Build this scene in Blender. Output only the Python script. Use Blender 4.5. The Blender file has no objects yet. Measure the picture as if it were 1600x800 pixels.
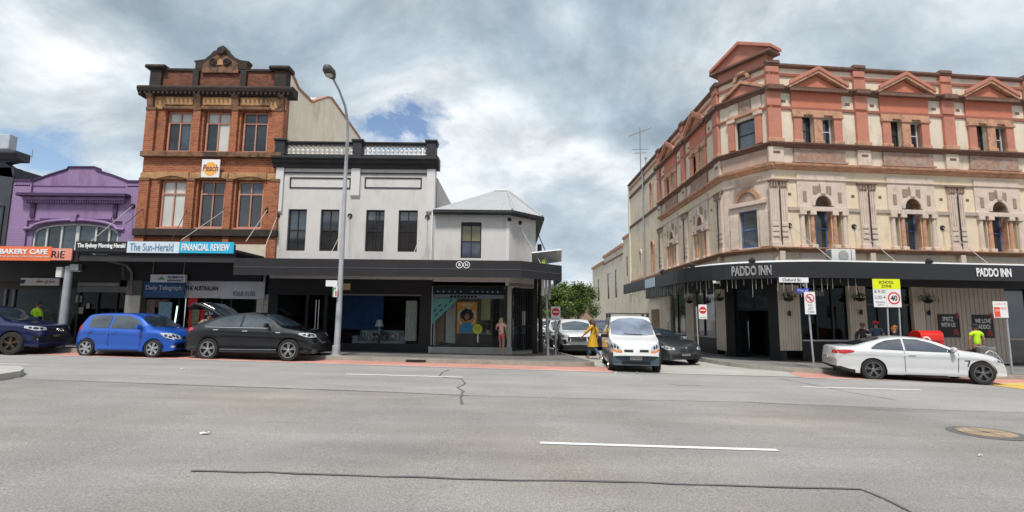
import bpy, math, random
import numpy as np
from math import sin, cos, pi, radians as R, atan2, sqrt
from mathutils import Vector, Matrix
from mathutils.bvhtree import BVHTree

SC = bpy.context.scene
COL = SC.collection
random.seed(7)
RNG = np.random.default_rng(7)

# ------------------------------------------------------------------ camera
FOC = 800.0                      # focal length in pixels of the 1600 px wide photograph
CAM = Vector((0, 0, 1.65))
PIT, ROL = math.atan(96 / 800), 0.010
_r0, _u0 = Vector((1, 0, 0)), Vector((0, -sin(PIT), cos(PIT)))
C_F = Vector((0, cos(PIT), sin(PIT)))
C_R = _r0 * cos(ROL) + _u0 * sin(ROL)
C_U = _u0 * cos(ROL) - _r0 * sin(ROL)
cam_d = bpy.data.cameras.new('camera')
cam_d.sensor_width = 36
cam_d.lens = 18.0
cam_d.clip_end = 3000
cam = bpy.data.objects.new('camera', cam_d)
COL.objects.link(cam)
m = Matrix((C_R, C_U, -C_F)).transposed().to_4x4()
m.translation = CAM
cam.matrix_world = m
SC.camera = cam

# ------------------------------------------------------------------ light
SC.view_settings.view_transform = 'Standard'
SC.view_settings.look = 'None'
SC.view_settings.exposure = 0.85
SC.view_settings.gamma = 1
SUN_EL, SUN_AZ = 60.0, -12.0     # azimuth: 0 = from behind the camera, negative = from the left
sd = Vector((sin(R(SUN_AZ)) * cos(R(SUN_EL)), -cos(R(SUN_AZ)) * cos(R(SUN_EL)), sin(R(SUN_EL))))
sun_d = bpy.data.lights.new('sun', 'SUN')
sun_d.energy = 2.15
sun_d.angle = R(9)
sun_d.color = (1.0, 0.96, 0.9)
sun = bpy.data.objects.new('sun', sun_d)
COL.objects.link(sun)
sun.rotation_euler = sd.to_track_quat('Z', 'Y').to_euler()

def N(nt, typ, **kw):
    n = nt.nodes.new(typ)
    for k, v in kw.items():
        if k in n.inputs.keys() if isinstance(k, str) else False:
            n.inputs[k].default_value = v
        else:
            setattr(n, k, v)
    return n

def make_world():
    w = bpy.data.worlds.new('World')
    SC.world = w
    w.use_nodes = True
    nt = w.node_tree
    nt.nodes.clear()
    L = nt.links.new
    out = nt.nodes.new('ShaderNodeOutputWorld')
    sky = nt.nodes.new('ShaderNodeTexSky')
    sky.sky_type = 'NISHITA'
    sky.sun_disc = False
    sky.sun_elevation = R(SUN_EL)
    sky.sun_rotation = R(180 + SUN_AZ)
    sky.altitude = 50
    bs = nt.nodes.new('ShaderNodeBackground')
    bs.inputs[1].default_value = 0.085
    L(sky.outputs[0], bs.inputs[0])
    tc = nt.nodes.new('ShaderNodeTexCoord')
    sep = nt.nodes.new('ShaderNodeSeparateXYZ')
    L(tc.outputs['Generated'], sep.inputs[0])
    add = N(nt, 'ShaderNodeMath', operation='MAXIMUM'); add.inputs[1].default_value = 0.0
    L(sep.outputs[2], add.inputs[0])
    a2 = N(nt, 'ShaderNodeMath', operation='ADD'); a2.inputs[1].default_value = 0.42
    L(add.outputs[0], a2.inputs[0])
    dx = N(nt, 'ShaderNodeMath', operation='DIVIDE'); dy = N(nt, 'ShaderNodeMath', operation='DIVIDE')
    L(sep.outputs[0], dx.inputs[0]); L(a2.outputs[0], dx.inputs[1])
    L(sep.outputs[1], dy.inputs[0]); L(a2.outputs[0], dy.inputs[1])
    cb = nt.nodes.new('ShaderNodeCombineXYZ')
    L(dx.outputs[0], cb.inputs[0]); L(dy.outputs[0], cb.inputs[1])
    def noise(scale, det, rough, dist, off, sx=1.0):
        mp = nt.nodes.new('ShaderNodeMapping')
        mp.inputs['Location'].default_value = off
        mp.inputs['Rotation'].default_value = (0, 0, 0.35)
        mp.inputs['Scale'].default_value = (sx, 1.0, 1)
        L(cb.outputs[0], mp.inputs[0])
        n = nt.nodes.new('ShaderNodeTexNoise')
        n.inputs['Scale'].default_value = scale
        n.inputs['Detail'].default_value = det
        n.inputs['Roughness'].default_value = rough
        n.inputs['Distortion'].default_value = dist
        L(mp.outputs[0], n.inputs[0])
        return n
    def ramp(src, stops):
        r = nt.nodes.new('ShaderNodeValToRGB')
        cr = r.color_ramp
        while len(cr.elements) < len(stops):
            cr.elements.new(0.5)
        for e, (p, c) in zip(cr.elements, stops):
            e.position = p
            e.color = (*c, 1)
        L(src, r.inputs[0])
        return r
    n1 = noise(2.0, 8, 0.56, 0.25, (5.3, 1.4, 0), 0.85)
    tone = ramp(n1.outputs[0], [(0.32, (0.135, 0.18, 0.22)), (0.43, (0.21, 0.26, 0.305)),
                                (0.52, (0.315, 0.36, 0.395)), (0.61, (0.50, 0.52, 0.54))])
    n2 = noise(5.0, 9, 0.6, 0.3, (7.1, 3.2, 1), 0.9)
    mul = nt.nodes.new('ShaderNodeMix'); mul.data_type = 'RGBA'; mul.blend_type = 'OVERLAY'
    mul.inputs[0].default_value = 0.5
    fine = ramp(n2.outputs[0], [(0.3, (0.33, 0.33, 0.33)), (0.7, (0.68, 0.68, 0.68))])
    L(tone.outputs[0], mul.inputs[6]); L(fine.outputs[0], mul.inputs[7])
    # brighter towards the horizon (thin cloud lit from behind)
    hz = nt.nodes.new('ShaderNodeMapRange')
    hz.inputs[1].default_value = 0.0; hz.inputs[2].default_value = 0.34
    hz.inputs[3].default_value = 0.45; hz.inputs[4].default_value = 0.0
    L(sep.outputs[2], hz.inputs[0])
    mh = nt.nodes.new('ShaderNodeMix'); mh.data_type = 'RGBA'
    mh.inputs[7].default_value = (0.43, 0.475, 0.52, 1)
    L(hz.outputs[0], mh.inputs[0]); L(mul.outputs[2], mh.inputs[6])
    bc = nt.nodes.new('ShaderNodeBackground')
    bc.inputs[1].default_value = 1.06
    L(mh.outputs[2], bc.inputs[0])
    # gaps of blue sky
    n3 = noise(5.5, 8, 0.62, 0.4, (0.0, 0.0, 4.6), 0.8)
    g = None
    for dr, r0 in (((-0.225, 0.90, 0.345), 0.045), ((-0.67, 0.70, 0.22), 0.02), ((0.35, -0.6, 0.7), 0.2)):
        v = Vector(dr).normalized(); v.z *= 1.9
        sv_ = nt.nodes.new('ShaderNodeVectorMath'); sv_.operation = 'MULTIPLY'; sv_.inputs[1].default_value = (1, 1, 1.9)
        L(tc.outputs['Generated'], sv_.inputs[0])
        ds = nt.nodes.new('ShaderNodeVectorMath'); ds.operation = 'DISTANCE'
        ds.inputs[1].default_value = v
        L(sv_.outputs[0], ds.inputs[0])
        q = nt.nodes.new('ShaderNodeMath'); q.operation = 'MULTIPLY_ADD'
        q.inputs[1].default_value = 0.7
        L(n3.outputs[0], q.inputs[0]); L(ds.outputs['Value'], q.inputs[2])
        w2 = nt.nodes.new('ShaderNodeMapRange')
        w2.inputs[1].default_value = 0.35 + r0 + 0.06; w2.inputs[2].default_value = 0.35 + r0 - 0.06
        L(q.outputs[0], w2.inputs[0])
        if g is None: g = w2.outputs[0]
        else:
            mxx = N(nt, 'ShaderNodeMath', operation='MAXIMUM'); L(g, mxx.inputs[0]); L(w2.outputs[0], mxx.inputs[1]); g = mxx.outputs[0]
    mx = nt.nodes.new('ShaderNodeMixShader')
    L(g, mx.inputs[0]); L(bc.outputs[0], mx.inputs[1]); L(bs.outputs[0], mx.inputs[2])
    L(mx.outputs[0], out.inputs[0])
make_world()

# ------------------------------------------------------------------ materials
MATS = {}
def mat(name, col, rough=0.75, var=0.12, vscale=3.0, bump=0.0, bscale=40.0, metal=0.0, dirt=None, dscale=1.2,
        damt=0.5, dpos=0.52, spec=0.5, coat=0.0, streak=1.0, emit=None):
    """procedural paint / stone / metal: tone varies with noise, optional stains and relief"""
    if name in MATS:
        return MATS[name]
    mt = bpy.data.materials.new(name)
    mt.use_nodes = True
    nt = mt.node_tree
    b = nt.nodes['Principled BSDF']
    L = nt.links.new
    b.inputs['Roughness'].default_value = rough
    b.inputs['Metallic'].default_value = metal
    b.inputs['Specular IOR Level'].default_value = spec
    b.inputs['Coat Weight'].default_value = coat
    b.inputs['Coat Roughness'].default_value = 0.04
    tc = nt.nodes.new('ShaderNodeTexCoord')
    n = nt.nodes.new('ShaderNodeTexNoise')
    n.inputs['Scale'].default_value = vscale
    n.inputs['Detail'].default_value = 6
    n.inputs['Roughness'].default_value = 0.65
    L(tc.outputs['Object'], n.inputs['Vector'])
    mr = nt.nodes.new('ShaderNodeMapRange')
    mr.inputs[1].default_value = 0.3; mr.inputs[2].default_value = 0.7
    mr.inputs[3].default_value = 1 - var; mr.inputs[4].default_value = 1 + var
    L(n.outputs[0], mr.inputs[0])
    mc = nt.nodes.new('ShaderNodeVectorMath'); mc.operation = 'SCALE'
    mc.inputs[0].default_value = col
    L(mr.outputs[0], mc.inputs['Scale'])
    src = mc.outputs[0]
    if dirt:
        mp = nt.nodes.new('ShaderNodeMapping')
        mp.inputs['Scale'].default_value = (1, 1, streak)
        L(tc.outputs['Object'], mp.inputs[0])
        d = nt.nodes.new('ShaderNodeTexNoise')
        d.inputs['Scale'].default_value = dscale
        d.inputs['Detail'].default_value = 8
        d.inputs['Roughness'].default_value = 0.7
        L(mp.outputs[0], d.inputs['Vector'])
        dr = nt.nodes.new('ShaderNodeMapRange')
        dr.inputs[1].default_value = dpos; dr.inputs[2].default_value = dpos + 0.16
        dr.inputs[3].default_value = 0; dr.inputs[4].default_value = damt
        L(d.outputs[0], dr.inputs[0])
        mx = nt.nodes.new('ShaderNodeMix'); mx.data_type = 'RGBA'
        mx.inputs[7].default_value = (*dirt, 1)
        L(dr.outputs[0], mx.inputs[0]); L(src, mx.inputs[6])
        src = mx.outputs[2]
    L(src, b.inputs['Base Color'])
    if emit:
        b.inputs['Emission Color'].default_value = (*col, 1)
        b.inputs['Emission Strength'].default_value = emit
    if bump:
        bn = nt.nodes.new('ShaderNodeTexNoise')
        bn.inputs['Scale'].default_value = bscale
        bn.inputs['Detail'].default_value = 4
        L(tc.outputs['Object'], bn.inputs['Vector'])
        bp = nt.nodes.new('ShaderNodeBump')
        bp.inputs['Strength'].default_value = bump
        bp.inputs['Distance'].default_value = 0.02
        L(bn.outputs[0], bp.inputs['Height']); L(bp.outputs[0], b.inputs['Normal'])
    MATS[name] = mt
    return mt

def brick_mat(name, c1, c2, mortar, painted=False, stain=None):
    if name in MATS:
        return MATS[name]
    mt = mat(name, c1)
    nt = mt.node_tree
    L = nt.links.new
    b = nt.nodes['Principled BSDF']
    b.inputs['Roughness'].default_value = 0.85
    tc = nt.nodes.new('ShaderNodeTexCoord')
    sp = nt.nodes.new('ShaderNodeSeparateXYZ')
    L(tc.outputs['Object'], sp.inputs[0])
    ad = N(nt, 'ShaderNodeMath', operation='ADD')
    L(sp.outputs[0], ad.inputs[0]); L(sp.outputs[1], ad.inputs[1])
    cb = nt.nodes.new('ShaderNodeCombineXYZ')
    L(ad.outputs[0], cb.inputs[0]); L(sp.outputs[2], cb.inputs[1])
    bt = nt.nodes.new('ShaderNodeTexBrick')
    bt.inputs['Scale'].default_value = 1.0
    bt.inputs['Brick Width'].default_value = 0.24
    bt.inputs['Row Height'].default_value = 0.086
    bt.inputs['Mortar Size'].default_value = 0.011 if not painted else 0.008
    bt.inputs['Mortar Smooth'].default_value = 0.3
    bt.inputs['Color1'].default_value = (*c1, 1)
    bt.inputs['Color2'].default_value = (*c2, 1)
    bt.inputs['Mortar'].default_value = (*mortar, 1)
    L(cb.outputs[0], bt.inputs['Vector'])
    n = nt.nodes.new('ShaderNodeTexNoise')
    n.inputs['Scale'].default_value = 0.9; n.inputs['Detail'].default_value = 9; n.inputs['Roughness'].default_value = 0.75
    L(tc.outputs['Object'], n.inputs['Vector'])
    mr = nt.nodes.new('ShaderNodeMapRange')
    mr.inputs[1].default_value = 0.5; mr.inputs[2].default_value = 0.75; mr.inputs[4].default_value = 0.7
    L(n.outputs[0], mr.inputs[0])
    mx = nt.nodes.new('ShaderNodeMix'); mx.data_type = 'RGBA'
    mx.inputs[7].default_value = (*(stain or tuple(0.45 * x for x in c1)), 1)
    L(mr.outputs[0], mx.inputs[0]); L(bt.outputs['Color'], mx.inputs[6])
    L(mx.outputs[2], b.inputs['Base Color'])
    bp = nt.nodes.new('ShaderNodeBump')
    bp.inputs['Strength'].default_value = 0.6; bp.inputs['Distance'].default_value = 0.01
    bp.invert = True
    L(bt.outputs['Fac'], bp.inputs['Height']); L(bp.outputs[0], b.inputs['Normal'])
    return mt

def glass_mat(name, tint=(0.9, 0.95, 0.97), refl=-0.01):
    """thin shop glass: mostly clear, mirrors the street at grazing angles"""
    if name in MATS:
        return MATS[name]
    mt = bpy.data.materials.new(name)
    mt.use_nodes = True
    nt = mt.node_tree
    nt.nodes.clear()
    L = nt.links.new
    out = nt.nodes.new('ShaderNodeOutputMaterial')
    tr = nt.nodes.new('ShaderNodeBsdfTransparent'); tr.inputs[0].default_value = (*tint, 1)
    gl = nt.nodes.new('ShaderNodeBsdfGlossy'); gl.inputs['Roughness'].default_value = 0.02
    fr = nt.nodes.new('ShaderNodeFresnel'); fr.inputs[0].default_value = 1.3
    ad = N(nt, 'ShaderNodeMath', operation='ADD'); ad.inputs[1].default_value = refl
    L(fr.outputs[0], ad.inputs[0])
    mx = nt.nodes.new('ShaderNodeMixShader')
    L(ad.outputs[0], mx.inputs[0]); L(tr.outputs[0], mx.inputs[1]); L(gl.outputs[0], mx.inputs[2])
    L(mx.outputs[0], out.inputs[0])
    MATS[name] = mt
    return mt

# ------------------------------------------------------------------ mesh building
def cubic(pts, x):
    """smooth curve through (x, y) points without overshoot"""
    xs = [p[0] for p in pts]; ys = [p[1] for p in pts]
    if x <= xs[0]: return ys[0]
    if x >= xs[-1]: return ys[-1]
    n = len(xs)
    d = [(ys[i + 1] - ys[i]) / (xs[i + 1] - xs[i]) for i in range(n - 1)]
    mm = [d[0]] + [0 if d[i - 1] * d[i] <= 0 else 2 * d[i - 1] * d[i] / (d[i - 1] + d[i]) for i in range(1, n - 1)] + [d[-1]]
    i = max(j for j in range(n - 1) if xs[j] <= x)
    h = xs[i + 1] - xs[i]; t = (x - xs[i]) / h
    return ((2 * t**3 - 3 * t**2 + 1) * ys[i] + (t**3 - 2 * t**2 + t) * h * mm[i]
            + (-2 * t**3 + 3 * t**2) * ys[i + 1] + (t**3 - t**2) * h * mm[i + 1])

class MB:
    def __init__(s):
        s.v = []; s.f = []
    def add(s, vs, fs):
        o = len(s.v)
        s.v += [tuple(p) for p in vs]
        s.f += [tuple(i + o for i in f) for f in fs]
        return s
    def box(s, x0, x1, y0, y1, z0, z1):
        if x0 > x1: x0, x1 = x1, x0
        if y0 > y1: y0, y1 = y1, y0
        if z0 > z1: z0, z1 = z1, z0
        return s.add([(x0, y0, z0), (x1, y0, z0), (x1, y1, z0), (x0, y1, z0), (x0, y0, z1), (x1, y0, z1), (x1, y1, z1), (x0, y1, z1)],
                     [(0, 3, 2, 1), (4, 5, 6, 7), (0, 1, 5, 4), (1, 2, 6, 5), (2, 3, 7, 6), (3, 0, 4, 7)])
    def slab(s, poly, y0, y1):
        """polygon in (x, z), extruded along y"""
        n = len(poly)
        vs = [(x, y0, z) for x, z in poly] + [(x, y1, z) for x, z in poly]
        fs = [tuple(range(n)), tuple(range(2 * n - 1, n - 1, -1))]
        fs += [(i + n, (i + 1) % n + n, (i + 1) % n, i) for i in range(n)]
        return s.add(vs, fs)
    def plate(s, poly, z0, z1):
        """polygon in (x, y), extruded along z"""
        n = len(poly)
        vs = [(x, y, z0) for x, y in poly] + [(x, y, z1) for x, y in poly]
        fs = [tuple(range(n - 1, -1, -1)), tuple(range(n, 2 * n))]
        fs += [(i, (i + 1) % n, (i + 1) % n + n, i + n) for i in range(n)]
        return s.add(vs, fs)
    def prof(s, poly, x0, x1):
        """polygon in (y, z), extruded along x"""
        n = len(poly)
        vs = [(x0, y, z) for y, z in poly] + [(x1, y, z) for y, z in poly]
        fs = [tuple(range(n)), tuple(range(2 * n - 1, n - 1, -1))]
        fs += [(i + n, (i + 1) % n + n, (i + 1) % n, i) for i in range(n)]
        return s.add(vs, fs)
    def tube(s, pts, r, n=8, cap=True):
        pts = [Vector(p) for p in pts]
        rs = r if isinstance(r, (list, tuple)) else [r] * len(pts)
        vs = []; fs = []
        up = Vector((0, 0, 1))
        prev = None
        for i, p in enumerate(pts):
            d = (pts[min(i + 1, len(pts) - 1)] - pts[max(i - 1, 0)]).normalized()
            if prev is None:
                a = d.cross(up)
                if a.length < 1e-3: a = d.cross(Vector((1, 0, 0)))
            else:
                a = prev - d * prev.dot(d)
            a.normalize(); prev = a
            b = d.cross(a)
            vs += [p + (a * cos(2 * pi * k / n) + b * sin(2 * pi * k / n)) * rs[i] for k in range(n)]
        for i in range(len(pts) - 1):
            for k in range(n):
                fs.append((i * n + k, i * n + (k + 1) % n, (i + 1) * n + (k + 1) % n, (i + 1) * n + k))
        if cap:
            fs.append(tuple(range(n - 1, -1, -1)))
            fs.append(tuple(range((len(pts) - 1) * n, len(pts) * n)))
        return s.add(vs, fs)
    def lathe(s, prof, n=16, o=(0, 0, 0), axis='z', cap=True):
        """profile of (radius, height)"""
        vs = []; fs = []
        for r, h in prof:
            for k in range(n):
                a = 2 * pi * k / n
                c, d = r * cos(a), r * sin(a)
                p = {'z': (c, d, h), 'y': (c, h, d), 'x': (h, c, d)}[axis]
                vs.append((p[0] + o[0], p[1] + o[1], p[2] + o[2]))
        for i in range(len(prof) - 1):
            for k in range(n):
                fs.append((i * n + k, i * n + (k + 1) % n, (i + 1) * n + (k + 1) % n, (i + 1) * n + k))
        if cap:
            fs.append(tuple(range(n - 1, -1, -1)))
            fs.append(tuple(range((len(prof) - 1) * n, len(prof) * n)))
        return s.add(vs, fs)
    def grid(s, rows, flip=False):
        nr, nc = len(rows), len(rows[0])
        vs = [p for r in rows for p in r]
        fs = []
        for i in range(nr - 1):
            for j in range(nc - 1):
                q = (i * nc + j, i * nc + j + 1, (i + 1) * nc + j + 1, (i + 1) * nc + j)
                fs.append(q[::-1] if flip else q)
        return s.add(vs, fs)
    def xf(s, mtx):
        s.v = [tuple(mtx @ Vector(p)) for p in s.v]
        return s
    def mesh(s, name, m, smooth=False):
        me = bpy.data.meshes.new(name)
        me.from_pydata(s.v, [], s.f)
        me.materials.append(m)
        if smooth:
            me.polygons.foreach_set('use_smooth', [True] * len(me.polygons))
            try:
                me.set_sharp_from_angle(angle=R(smooth if smooth is not True else 40))
            except Exception:
                pass
        me.update()
        return me
    def build(s, name, m, parent=None, smooth=False, bevel=0, loc=None, label=None):
        me = s.mesh(name, m, smooth)
        o = bpy.data.objects.new(name, me)
        COL.objects.link(o)
        if parent: o.parent = parent
        if loc: o.location = loc
        if bevel:
            b = o.modifiers.new('bevel', 'BEVEL')
            b.width = bevel; b.segments = 2; b.limit_method = 'ANGLE'; b.angle_limit = R(40)
        if label: o['label'] = label
        return o

def B(*a): return MB().box(*a)

def thing(name, label, cat, loc=(0, 0, 0), rotz=0, group=None):
    o = bpy.data.objects.new(name, None)
    COL.objects.link(o)
    o.location = loc
    o.rotation_euler = (0, 0, rotz)
    o.empty_display_size = 0.2
    o['label'] = label; o['category'] = cat
    if group: o['group'] = group
    return o
def tag(o, label, cat, group=None):
    o['label'] = label; o['category'] = cat
    if group: o['group'] = group
    return o
def struct(o, label=None):
    o['kind'] = 'structure'
    if label: o['label'] = label
    return o
def stuff(o, label=None):
    o['kind'] = 'stuff'
    if label: o['label'] = label
    return o
def copy_tree(o, parent=None, skip=()):
    c = o.copy()
    COL.objects.link(c)
    c.parent = parent
    for ch in list(o.children):
        if ch.name.split('.')[0] in skip: continue
        copy_tree(ch, c, skip)
    return c

def text(name, body, size, m, parent=None, loc=(0, 0, 0), rot=(pi / 2, 0, 0), ext=0.006, sx=1.0, shear=0.0, bold=0.0,
         align='CENTER', outline=0.0, fit=None, valign='CENTER'):
    cu = bpy.data.curves.new(name, 'FONT')
    cu.body = body
    cu.size = size
    cu.extrude = ext
    cu.shear = shear
    cu.offset = bold
    cu.align_x = align
    cu.align_y = valign
    cu.resolution_u = 3
    if outline:
        cu.fill_mode = 'NONE'; cu.extrude = 0; cu.bevel_depth = outline; cu.bevel_resolution = 0
    tmp = bpy.data.objects.new(name, cu)
    COL.objects.link(tmp)
    dg = bpy.context.evaluated_depsgraph_get()
    me = bpy.data.meshes.new_from_object(tmp.evaluated_get(dg))
    bpy.data.objects.remove(tmp)
    me.materials.clear(); me.materials.append(m)
    if fit:                                    # (width, height) the lettering should cover
        co = np.array([v.co[:] for v in me.vertices])
        if len(co):
            mn, mx = co.min(0), co.max(0)
            c = (mn + mx) / 2
            k = np.array([fit[0] / max(mx[0] - mn[0], 1e-6), fit[1] / max(mx[1] - mn[1], 1e-6), 1])
            co = (co - c) * k
            me.vertices.foreach_set('co', co.astype(np.float32).ravel())
            me.update()
        sx = 1
    o = bpy.data.objects.new(name, me)
    COL.objects.link(o)
    o.location = loc; o.rotation_euler = rot; o.scale = (sx, 1, 1)
    if parent: o.parent = parent
    return o

class Frame:
    """a facade: local x along it, local y into the building, z up; at() reads a point of the photograph on it"""
    def __init__(s, x, y, yaw=0.0, z=0.0):
        s.o = Vector((x, y, z)); s.yaw = yaw
        s.u = Vector((cos(yaw), sin(yaw), 0)); s.n = Vector((-sin(yaw), cos(yaw), 0))
    def at(s, px, py, v=0.0):
        d = C_F + C_R * ((px - 800) / FOC) - C_U * ((py - 400) / FOC)
        q = s.o + s.n * v
        t = (q - CAM).dot(s.n) / d.dot(s.n)
        p = CAM + d * t - s.o
        return p.dot(s.u), p.z
    def w(s, u, v, z):
        return s.o + s.u * u + s.n * v + Vector((0, 0, z))

def ray(px, py):
    return C_F + C_R * ((px - 800) / FOC) - C_U * ((py - 400) / FOC)
def on_ground(px, py, z0=0.0):
    """point of the (gently falling) ground seen at a pixel of the photograph"""
    d = ray(px, py)
    # z = z0 - 0.014 x
    t = (z0 - CAM.z) / (d.z + GR * d.x)
    return CAM + d * t
GR = 0.014
def gz(x, y=0): return -GR * x
def project(p):
    q = Vector(p) - CAM
    return 800 + FOC * q.dot(C_R) / q.dot(C_F), 400 - FOC * q.dot(C_U) / q.dot(C_F)
# ------------------------------------------------------------------ vehicles
M_TYRE = mat('tyre rubber', (0.018, 0.018, 0.019), 0.8, 0.2, 20)
M_DARK = mat('dark trim', (0.012, 0.012, 0.013), 0.45, 0.1)
M_CHROME = mat('bright trim', (0.75, 0.76, 0.78), 0.18, 0.05, metal=1.0)
M_ALLOY = mat('silver alloy', (0.55, 0.56, 0.58), 0.3, 0.05, metal=0.85)
M_CGLASS = mat('car glass', (0.028, 0.042, 0.055), 0.03, 0.6, 1.6, spec=0.9, coat=1.0)  # blue tint in the colour imitates bluish reflections on the windows
M_WGLASS = mat('pale reflecting windscreen', (0.16, 0.19, 0.26), 0.04, 0.6, 1.6, spec=1.0, coat=1.0)
M_LAMPR = mat('red lamp lens', (0.45, 0.012, 0.01), 0.12, 0.2, 20, coat=0.8)
M_LAMPO = mat('orange lamp lens', (0.75, 0.2, 0.02), 0.15, 0.2, 20, coat=0.8)
M_LAMPW = mat('clear lamp lens', (0.55, 0.58, 0.6), 0.1, 0.5, 14, metal=0.3, coat=1.0)
M_PLATE = mat('number plate white', (0.62, 0.62, 0.6), 0.5)
M_PTXT = mat('plate lettering', (0.03, 0.03, 0.05), 0.6)
def paint(name, col, flake=0.0):
    return mat(name, col, 0.42, 0.03, 4, metal=flake, coat=1.0, spec=0.25 if max(col) < .1 else .5)

def make_wheel(parent, x, y, side, r, w, spokes, rim_mat, style):
    """tyre with a rim of its own; side is +1 / -1 for the face that looks outwards"""
    rr = r * 0.72
    t = MB()
    t.lathe([(rr * .92, -w / 2), (r * 0.96, -w / 2), (r, -w / 2 + .025), (r, w / 2 - .025), (r * 0.96, w / 2), (rr, w / 2), (rr * .97, w / 2 - .03), (rr * .9, w / 2 - .12)], 28, axis='y', cap=False)
    if side < 0:
        t.v = [(a, -b, c) for a, b, c in t.v]
        t.f = [f[::-1] for f in t.f]
    tyre = t.build('wheel', M_TYRE, parent, smooth=35, loc=(x, y, r))
    k = MB()
    yy = w / 2 - 0.012
    k.lathe([(rr * .985, yy - .02), (rr * .985, yy + .008), (rr * .91, yy + .004), (rr * .90, yy - .03)], 28, axis='y', cap=False)
    k.lathe([(rr * .2, yy - .05), (rr * .2, yy + .002), (rr * .12, yy + .01), (0.005, yy + .012)], 12, axis='y')
    def spoke(a, w0, w1):
        c, s = cos(a), sin(a)
        pts = []
        for (rad, hw) in ((rr * .14, w0), (rr * .93, w1)):
            for sg in (-1, 1):
                for dy in (yy - .035, yy - .004):
                    pts.append((c * rad - s * hw * sg, dy, s * rad + c * hw * sg))
        k.add(pts, [(0, 1, 3, 2), (4, 6, 7, 5), (0, 4, 5, 1), (2, 3, 7, 6), (1, 5, 7, 3), (0, 2, 6, 4)])
    for i in range(spokes):
        a = 2 * pi * i / spokes + 0.3
        if style == 'double':
            spoke(a - .14, .016, .013); spoke(a + .14, .016, .013)
        else:
            spoke(a, .03, .042)
    if side < 0:
        k.v = [(a, -b, c) for a, b, c in k.v]
        k.f = [f[::-1] for f in k.f]
    k.build('rim', rim_mat, tyre)
    d = MB().lathe([(rr * .9, yy - .09), (rr * .9, yy - .06), (0.005, yy - .06)], 20, axis='y')
    if side < 0:
        d.v = [(a, -b, c) for a, b, c in d.v]; d.f = [f[::-1] for f in d.f]
    d.build('brake_disc', M_DARK, tyre)

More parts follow.
